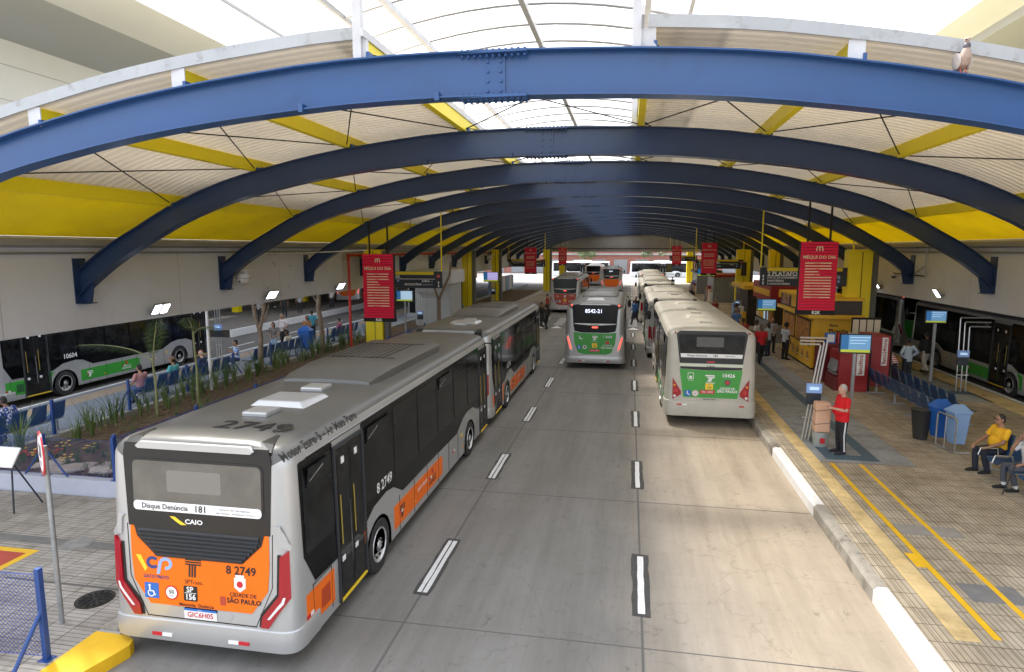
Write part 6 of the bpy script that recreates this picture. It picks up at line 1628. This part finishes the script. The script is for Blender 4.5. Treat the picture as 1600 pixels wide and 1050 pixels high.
    if girth > 1.05: t.ell(T(0,.065,.165), (.165*girth,.14*girth,.165), tm)
    for sg in (-1, 1):
        sh, el, wr = A[sg]; t.ell(sh, (.075,.072,.07), tm)
        if sleeve == 'long': t.path([sh, sh.lerp(el,.5), el, el.lerp(wr,.5), wr-(wr-el)*.06], [.070,.064,.056,.052,.040], tm, 12)
        elif sleeve == 'short': t.path([sh, sh.lerp(el,.45), sh.lerp(el,.78)], [.072,.068,.066], tm, 12)
    sh_o = remeshed(t, 'shirt', o, vox*1.25, tm)
    if stripes or pattern:
        m2 = tm.copy(); nt = m2.node_tree; bs = nt.nodes['Principled BSDF']; tc = nt.nodes.new('ShaderNodeTexCoord')
        if stripes:
            wv = nt.nodes.new('ShaderNodeTexWave'); wv.bands_direction = 'Z'; wv.inputs['Scale'].default_value = 4.5; wv.inputs['Distortion'].default_value = .6
        else:
            wv = nt.nodes.new('ShaderNodeTexVoronoi'); wv.inputs['Scale'].default_value = 16
        rp = nt.nodes.new('ShaderNodeValToRGB'); rp.color_ramp.interpolation = 'CONSTANT'; rp.color_ramp.elements[1].position = .45
        rp.color_ramp.elements[0].color = (*top, 1); rp.color_ramp.elements[1].color = (*(stripes or pattern), 1)
        nt.links.new(tc.outputs['Object'], wv.inputs['Vector']); nt.links.new(wv.outputs[0], rp.inputs['Fac']); nt.links.new(rp.outputs['Color'], bs.inputs['Base Color'])
        sh_o.data.materials[0] = m2
    tr = MB(); bm_ = cm('bottom', bot)
    tr.path([pel+V((0,0,-.11)), pel+V((0,0,-.03)), pel+up*.07], [.145,.170*girth**.4,.160*girth**.6], bm_, 16, sx=.74)
    for sg in (-1, 1):
        hp, kn, an = legs[sg]; e = an+V((0,0,.0)) if not socks else kn.lerp(an,.82)
        tr.path([hp+V((0,0,.05)), hp.lerp(kn,.3), kn, kn.lerp(e,.45), e], [.104,.098,.074,.070,.060], bm_, 14)
    remeshed(tr, 'trousers', o, vox*1.25, bm_)
    if stripe:
        q = MB()
        for sg in (-1, 1):
            hp, kn, an = legs[sg]; P = [hp, kn, an]; rr_ = [.106,.078,.064]
            V1 = []
            for p, r_ in zip(P, rr_): V1 += [p+V((sg*r_,-.016,0)), p+V((sg*r_,.016,0)), p+V((sg*(r_-.02),.016,0)), p+V((sg*(r_-.02),-.016,0))]
            q.add(V1, [(4*i+j,4*i+(j+1)%4,4*i+4+(j+1)%4,4*i+4+j) for i in range(2) for j in range(4)], cm('trouser_stripe', stripe))
        q.build('trouser_stripe', o)
    sm = MB()
    for sg in (-1, 1):
        an = legs[sg][2]; f_ = V((0,0,0))
        sm.path([an+V((0,-.06,-.04)), an+V((0,.03,-.035)), an+V((sg*.012,.14,-.05)), an+V((sg*.016,.215,-.058))], [.040,.050,.046,.030], cm('shoe', shoes), 12)
        sm.path([an+V((0,0,.03)), an+V((0,.0,-.03))], [.045,.05], cm('shoe', shoes), 12)
    remeshed(sm, 'shoes', o, vox, cm('shoe', shoes))
    if socks:
        q = MB()
        for sg in (-1, 1): hp, kn, an = legs[sg]; q.path([kn.lerp(an,.72), an], [.048,.046], cm('socks', socks), 12)
        q.build('socks', o)
    hm = cm('hair', hair, .7); h_ = MB()
    if not bald:
        h_.ell(hh(0,-.018,.022), (.083,.094,.105), hm, 18, 12)
        h_.ell(hh(0,-.045,-.02), (.078,.066,.075), hm, 14, 10)
        if hairstyle == 'long': h_.path([hh(0,-.06,.02), hh(0,-.085,-.10), hh(0,-.085,-.22)], [.075,.085,.055], hm, 12, sx=.7)
        if hairstyle == 'curly':
            for q in range(26):
                a = q*2.4; e = 1-q/26*1.15; rr_ = math.sqrt(max(0,1-e*e)); h_.ell(hh(.085*rr_*math.cos(a), -.02+.09*rr_*math.sin(a), .02+.105*e), (.028,.028,.028), hm, 7, 5)
    else: h_.ell(hh(0,-.045,-.012), (.080,.062,.055), hm, 14, 10)
    h_.build('hair', o)
    if hat:
        q = MB(); hc = cm('hat', hat)
        q.path([hh(0,-.01,.035), hh(0,-.01,.045)], [.15,.15], hc, 20); q.path([hh(0,-.012,.045), hh(0,-.012,.10), hh(0,-.012,.125)], [.092,.085,.05], hc, 16); q.build('hat', o)
    e = MB()
    for sg in (-1, 1):
        e.ell(hh(sg*.032,.087,.008), (.011,.008,.007), cm('eye_white', (.75,.73,.7)), 8, 6); e.ell(hh(sg*.032,.093,.008), (.0055,.004,.0055), cm('iris', (.03,.018,.01)), 8, 6)
    e.ell(hh(0,.0985,-.061), (.021,.005,.004), cm('lips', (.33,.12,.10)), 8, 5); e.build('face_features', o)
    if glasses:
        q = MB()
        for sg in (-1, 1):
            q.ell(hh(sg*.034,.104,.006), (.026,.004,.018), 'glass', 12, 8); q.path([hh(sg*.06,.10,.01), hh(sg*.08,.0,.01)], .004, 'black', 5)
        q.build('glasses', o)
    if arms == 'phone' or armR == 'phone':
        sh, el, wr = A[1]; q = MB(); q.box(wr+(wr-el).normalized()*.10+V((0,.02,.02)), (.075,.012,.15), 'black', (R(-35),0,0)); q.build('phone', o)
    if cane:
        w_ = A[-1][2]; q = MB(); q.path([w_+V((.05,.03,.06)), w_+V((0,.07,.05)), V((-.30,.62,.01))], .014, 'black', 8); q.build('cane', o)
    if bag:
        q = MB(); w_ = A[1][2]; q.add([w_+V((-.05,-.12,-.36)),w_+V((.05,-.12,-.36)),w_+V((.05,.12,-.36)),w_+V((-.05,.12,-.36)),w_+V((-.03,-.10,-.06)),w_+V((.03,-.10,-.06)),w_+V((.03,.10,-.06)),w_+V((-.03,.10,-.06))],[(0,3,2,1),(4,5,6,7),(0,1,5,4),(1,2,6,5),(2,3,7,6),(3,0,4,7)], cm('bag', bag)); q.path([w_+V((0,-.07,-.07)), w_+V((0,0,-.0)), w_+V((0,.07,-.07))], .008, cm('bag', bag), 6); q.build('bag', o)
    return o
PZ = .264; LZ = .204
person('man in red t-shirt and black striped track trousers standing beside the steel tube totem', 5.42, 17.15, PZ, 100, 'stand', 1.78, (.62,.006,.012), (.016,.017,.022), 'light', (.42,.41,.40), arms='front', stripe=(.7,.7,.72), shoes=(.02,.02,.025), near=True, girth=1.28, bald=False, headturn=14)
person('seated man in yellow polo shirt and dark trousers with glasses', 8.55, 16.30, PZ-.02, 100, 'sit', 1.74, (.82,.44,.015), (.022,.026,.042), 'tan', (.018,.016,.015), arms='kneeout', glasses=True, near=True, girth=1.20, shoes=(.015,.014,.014))
person('seated elderly man in white shirt resting his head on one hand, holding a cane', 8.55, 15.10, PZ-.02, 92, 'sit', 1.70, (.66,.68,.70), (.075,.08,.10), 'tan', (.55,.54,.52), arms='lap', armR='face', near=True, girth=1.04, shoes=(.012,.012,.012), socks=(.72,.72,.72), lean=6, cane=True)
person('person in red and white striped shirt bending by the blue seats', 10.05, 26.3, PZ, 60, 'stand', 1.66, (.70,.68,.66), (.02,.02,.025), 'brown', arms='reach', stripes=(.50,.03,.05), lean=32, girth=1.1)
person('man in pale blue shirt and dark cap standing behind the striped person', 10.75, 27.0, PZ, 20, 'stand', 1.78, (.42,.50,.58), (.02,.022,.03), 'brown', (.012,.012,.014), sleeve='long', arms='hips')
person('person in black jacket and cream trousers walking by the dark bus', 12.35, 29.3, PZ, 10, 'walk', 1.76, (.014,.014,.016), (.52,.48,.42), 'brown', sleeve='long', arms='swing')
person('man in bright red t-shirt walking towards us beside the food kiosk', 6.0, 30.6, PZ, 182, 'walk', 1.78, (.55,.012,.022), (.02,.02,.022), 'brown', arms='swing', girth=1.05)
person('man in dull red shirt with his back turned behind the red t-shirt walker', 5.7, 33.6, PZ, 10, 'stand', 1.76, (.40,.045,.03), (.03,.03,.035), 'brown', arms='front')
person('person in white shirt leaning in the group behind the red t-shirt walker', 6.35, 33.6, PZ, 60, 'stand', 1.68, (.66,.66,.66), (.03,.035,.05), 'brown', arms='front')
person('man in grey checked shirt facing us in the kiosk group', 7.15, 33.9, PZ, 190, 'stand', 1.78, (.40,.42,.45), (.025,.025,.03), 'tan', arms='front', bald=True)
person('person in pale blue top between the two men of the kiosk group', 6.75, 32.8, PZ, 40, 'stand', 1.64, (.48,.58,.66), (.03,.04,.07), 'brown', arms='down', hairstyle='long')
person('man in light grey shirt and black trousers standing at the kiosk window', 7.35, 31.9, PZ, -60, 'stand', 1.74, (.48,.49,.50), (.014,.014,.016), 'brown', arms='down', hairstyle='curly')
person('person in blue jacket stepping off the kerb lane by the right-hand buses', .45, 47.0, .09, 150, 'walk', 1.80, (.03,.10,.25), (.02,.025,.05), 'brown', sleeve='long', arms='swing', group='people crossing the road')
person('dark clothed person right behind the one in blue jacket', .55, 50.2, .09, 170, 'stand', 1.76, (.015,.016,.02), (.02,.02,.025), 'brown', sleeve='long', group='people crossing the road')
person('dark clothed person at the front door of the second orange bus', -5.5, 43.0, .02, 30, 'walk', 1.74, (.02,.02,.022), (.018,.018,.02), 'brown', sleeve='long', arms='swing', group='people crossing the road')
person('person in black hooded top waiting by the raised crossing', -6.05, 44.6, .06, -60, 'stand', 1.70, (.025,.025,.03), (.03,.035,.05), 'tan', sleeve='long', group='people crossing the road')
person('person in dark red top near the red-rear bus', -6.75, 53.5, .02, 80, 'stand', 1.72, (.32,.03,.02), (.05,.02,.02), 'tan', sleeve='long', group='people crossing the road')
# left platform
person('seated person in white and blue floral top at the left edge of the photo', -16.35, 14.1, LZ, 90, 'sit', 1.68, (.62,.64,.68), (.06,.09,.16), 'brown', (.015,.013,.012), arms='front', pattern=(.04,.07,.25), lean=16)
person('seated person in teal shirt and brown brimmed hat behind the garden fence', -16.35, 20.4, LZ, 90, 'sit', 1.70, (.10,.42,.44), (.05,.05,.06), 'tan', hat=(.22,.13,.09), arms='lap')
person('seated bald person in dark blue top behind the thin palm', -16.35, 22.0, LZ, 95, 'sit', 1.70, (.03,.05,.12), (.04,.05,.09), 'light', (.45,.42,.38), arms='lap', bald=True)
person('seated person with crossed legs and pink shirt near the palms', -16.45, 18.9, LZ, 80, 'sit', 1.68, (.45,.22,.22), (.06,.10,.20), 'tan', arms='lap')
person('person in bright blue and white patterned shirt sitting past the white pole', -16.6, 24.6, LZ, 130, 'sit', 1.74, (.03,.12,.48), (.03,.04,.09), 'tan', arms='phone', pattern=(.55,.65,.85))
person('seated person in cream top just right of the forked tree', -16.35, 28.4, LZ, 90, 'sit', 1.68, (.66,.60,.50), (.03,.05,.12), 'brown', arms='lap')
person('person in black patterned top standing behind the forked tree', -17.4, 29.0, LZ, 170, 'stand', 1.66, (.025,.025,.03), (.30,.42,.55), 'tan', arms='hips', hairstyle='long', pattern=(.25,.22,.2))
person('man in pale pink shirt with hands at his hips on the left platform', -18.4, 31.6, LZ, 160, 'stand', 1.80, (.62,.56,.58), (.018,.018,.022), 'tan', (.35,.33,.3), sleeve='short', arms='hips', girth=1.12, bald=True)
person('woman in brown floral blouse carrying a white bag by the blue bin', -17.3, 32.2, LZ, 180, 'stand', 1.66, (.16,.07,.035), (.03,.03,.035), 'tan', (.05,.02,.012), arms='front', hairstyle='long', pattern=(.42,.22,.10), bag=(.70,.66,.58))
person('person in teal shirt standing behind the woman with the white bag', -18.2, 34.5, LZ, 20, 'stand', 1.72, (.05,.25,.33), (.02,.02,.025), 'brown')
person('person in pink top seated by the far blue seats', -16.4, 34.2, LZ, 90, 'sit', 1.66, (.45,.10,.20), (.03,.06,.16), 'tan', arms='lap')
for i, (x, y, c, lab) in enumerate(((-25.6,41,(.30,.30,.30),'person in grey waiting on the far left platform, leftmost of the four there'),(-25.4,44,(.02,.02,.02),'person in black waiting on the far left platform by a yellow column'),(-25.8,47,(.35,.36,.36),'person in pale clothes waiting on the far left platform'),(-25.5,52,(.55,.53,.5),'person in white top before the orange bus front'),
                              (-12.3,42,(.04,.07,.14),'person in dark blue walking between booth and left boarding kerb'),(-11.8,44,(.10,.20,.17),'person in green top walking beyond the left direction board'))):
    person(lab, x, y, .44 if x < -20 else .15, (170, 200, 30, 180, 20, 190)[i], 'stand' if i < 4 else 'walk', 1.72, c, (.025,.025,.03), ('tan','brown')[i % 2], arms='down' if i < 4 else 'swing', group='people in the distance')
for i, (x, y, c, lab) in enumerate(((6.3,39.5,(.10,.20,.42),'person in blue shirt past the blue information screen'),(6.9,43.5,(.30,.31,.33),'person in grey waiting past the snack kiosk'),(6.0,47,(.35,.05,.04),'person in red top by the far steel totem'),(5.6,60,(.04,.04,.05),'person in dark clothes under the violet screen'),(6.6,71,(.45,.45,.47),'person in pale shirt far down the right platform'),(5.4,84,(.03,.03,.04),'dark clothed person farthest down the right platform'))):
    person(lab, x, y, PZ, (160, 30, 200, 180, 10, 170)[i], 'stand' if i % 2 else 'walk', 1.72, c, (.025,.025,.03), ('tan','brown')[i % 2], arms='down', group='people in the distance')
# pigeon on the first arch
px_ = 4.5; o = thing('pigeon', 'pigeon perched on top of the foremost blue arch', 'pigeon', (px_, YA1+ysk(px_)-.17, ztop(px_)-.01), R(8))
pg = cm('pigeon_feathers', (.40,.30,.25)); b = MB()
b.path([(0,.13,.05),(0,.10,.10),(0,.03,.16),(0,-.01,.22),(0,-.03,.28),(0,-.035,.34),(-.006,-.04,.40)], [.02,.06,.092,.086,.056,.036,.030], pg, 16)
b.ell((-.012,-.050,.425), (.034,.042,.035), pg, 12, 10); b.path([(0,.10,.08),(0,.20,.0),(0,.26,-.05)], [.05,.035,.02], pg, 8, sx=1.6)
bo = remeshed(b, 'body', o, .009, pg)
b = MB()
for sg in (-1,1): b.ell((sg*.078,.045,.165), (.022,.10,.115), cm('wing_feathers', (.52,.46,.42)), 12, 10, (R(-18),0,0))
b.build('wing', o)
b = MB(); b.ell((0,-.036,.345), (.046,.044,.060), cm('neck_sheen', (.10,.09,.11), .35), 12, 10); b.build('neck', o)
b = MB(); b.path([(-.035,-.075,.425),(-.072,-.09,.415)], [.010,.002], cm('beak', (.05,.045,.045)), 7); b.ell((-.038,-.072,.434), (.007,.007,.007), 'amber', 6, 5); b.build('beak', o)
b = MB()
for sg in (-1,1): b.path([(sg*.035,.02,.09),(sg*.035,.0,.0)], .008, cm('pigeon_leg', (.45,.12,.10)), 6); b.path([(sg*.035,0,.006),(sg*.035,-.05,.004)], .006, cm('pigeon_leg', (.45,.12,.10)), 5)
b.build('legs', o)

# far trees over the street
def ftree(x, y, h, lab, seed):
    o = thing('tree', lab, 'tree', (x, y, 0), 0, 'street trees beyond the exit'); rn = random.Random(seed)
    b = MB(); b.path([(0,0,0),(.1,0,h*.3),(0,.1,h*.6)], [.28,.2,.1], 'bark', 8); b.build('trunk', o)
    c = MB()
    lob = [(rn.uniform(-2.2,2.2), rn.uniform(-2,2), h*rn.uniform(.5,.95), rn.uniform(.8,1.6)) for _ in range(12)]
    for k in range(2600):
        l = lob[rn.randrange(12)]; d = Vector((rn.gauss(0,1), rn.gauss(0,1), rn.gauss(0,.8))).normalized()*l[3]*rn.uniform(.6,1.05); p = Vector(l[:3])+d
        a = Vector((rn.gauss(0,1), rn.gauss(0,1), rn.gauss(0,1))).normalized()*.16; q = a.orthogonal().normalized()*.09
        c.add([p-a, p-q, p+a, p+q], [(0,1,2,3)], 'leaf' if k % 3 else 'leaf2')
    c.build('crown', o)
ftree(4.5, 138.5, 9, 'leafy street tree before the brick building, right of the exit', 1); ftree(9.5, 139, 11, 'second leafy street tree right of the exit', 2); ftree(-10, 144, 8, 'leafy street tree left of the exit before the brick building', 3)

# ------------------------------------------------------------------ light, sky, camera
SUN_DIR = Vector((-.52, .36, 1.0)).normalized()
W = bpy.data.worlds.new('World'); SC.world = W; W.use_nodes = True
nt = W.node_tree; bg = nt.nodes['Background']
sky = nt.nodes.new('ShaderNodeTexSky'); sky.sky_type = 'NISHITA'; sky.sun_disc = False
sky.sun_elevation = math.asin(SUN_DIR.z); sky.sun_rotation = math.atan2(SUN_DIR.x, SUN_DIR.y)
sky.air_density = 1.2; sky.dust_density = 2.5
tc = nt.nodes.new('ShaderNodeTexCoord'); mp = nt.nodes.new('ShaderNodeMapping'); mp.inputs['Scale'].default_value = (1,1,2.2)
nz = nt.nodes.new('ShaderNodeTexNoise'); nz.inputs['Scale'].default_value = 2.2; nz.inputs['Detail'].default_value = 9; nz.inputs['Roughness'].default_value = .62
nt.links.new(tc.outputs['Generated'], mp.inputs['Vector']); nt.links.new(mp.outputs['Vector'], nz.inputs['Vector'])
rp = nt.nodes.new('ShaderNodeValToRGB'); rp.color_ramp.elements[0].position = .34; rp.color_ramp.elements[1].position = .58
nt.links.new(nz.outputs['Fac'], rp.inputs['Fac'])
mx = nt.nodes.new('ShaderNodeMix'); mx.data_type = 'RGBA'; mx.inputs['B'].default_value = (9.2,9.5,10.2,1)
nt.links.new(rp.outputs['Color'], mx.inputs['Factor']); nt.links.new(sky.outputs['Color'], mx.inputs['A']); nt.links.new(mx.outputs['Result'], bg.inputs['Color'])
bg.inputs['Strength'].default_value = .15
L = bpy.data.lights.new('sun', 'SUN'); L.energy = 5.0; L.angle = R(7); L.color = (1, .95, .87)
lo = bpy.data.objects.new('sun', L); COL.objects.link(lo); lo.rotation_euler = (-SUN_DIR).to_track_quat('-Z', 'Y').to_euler()
cam = bpy.data.cameras.new('camera'); co = bpy.data.objects.new('camera', cam); COL.objects.link(co); SC.camera = co
cam.sensor_width = 36; cam.lens = 22.5; cam.clip_end = 2000; cam.clip_start = .1
th, az = R(7.69), R(10.37)
fwd = Vector((-math.sin(az)*math.cos(th), math.cos(az)*math.cos(th), -math.sin(th)))
co.location = (0, 0, 5.45); co.rotation_euler = fwd.to_track_quat('-Z', 'Y').to_euler()
SC.view_settings.view_transform = 'Standard'; SC.view_settings.look = 'None'; SC.view_settings.gamma = 1; SC.view_settings.exposure = 1.0
SC.cycles.max_bounces = 8; SC.cycles.diffuse_bounces = 5; SC.cycles.glossy_bounces = 3; SC.cycles.transmission_bounces = 4; SC.cycles.transparent_max_bounces = 8
SC.cycles.sample_clamp_indirect = 6; SC.cycles.caustics_reflective = False; SC.cycles.caustics_refractive = False
SC.cycles.use_denoising = True
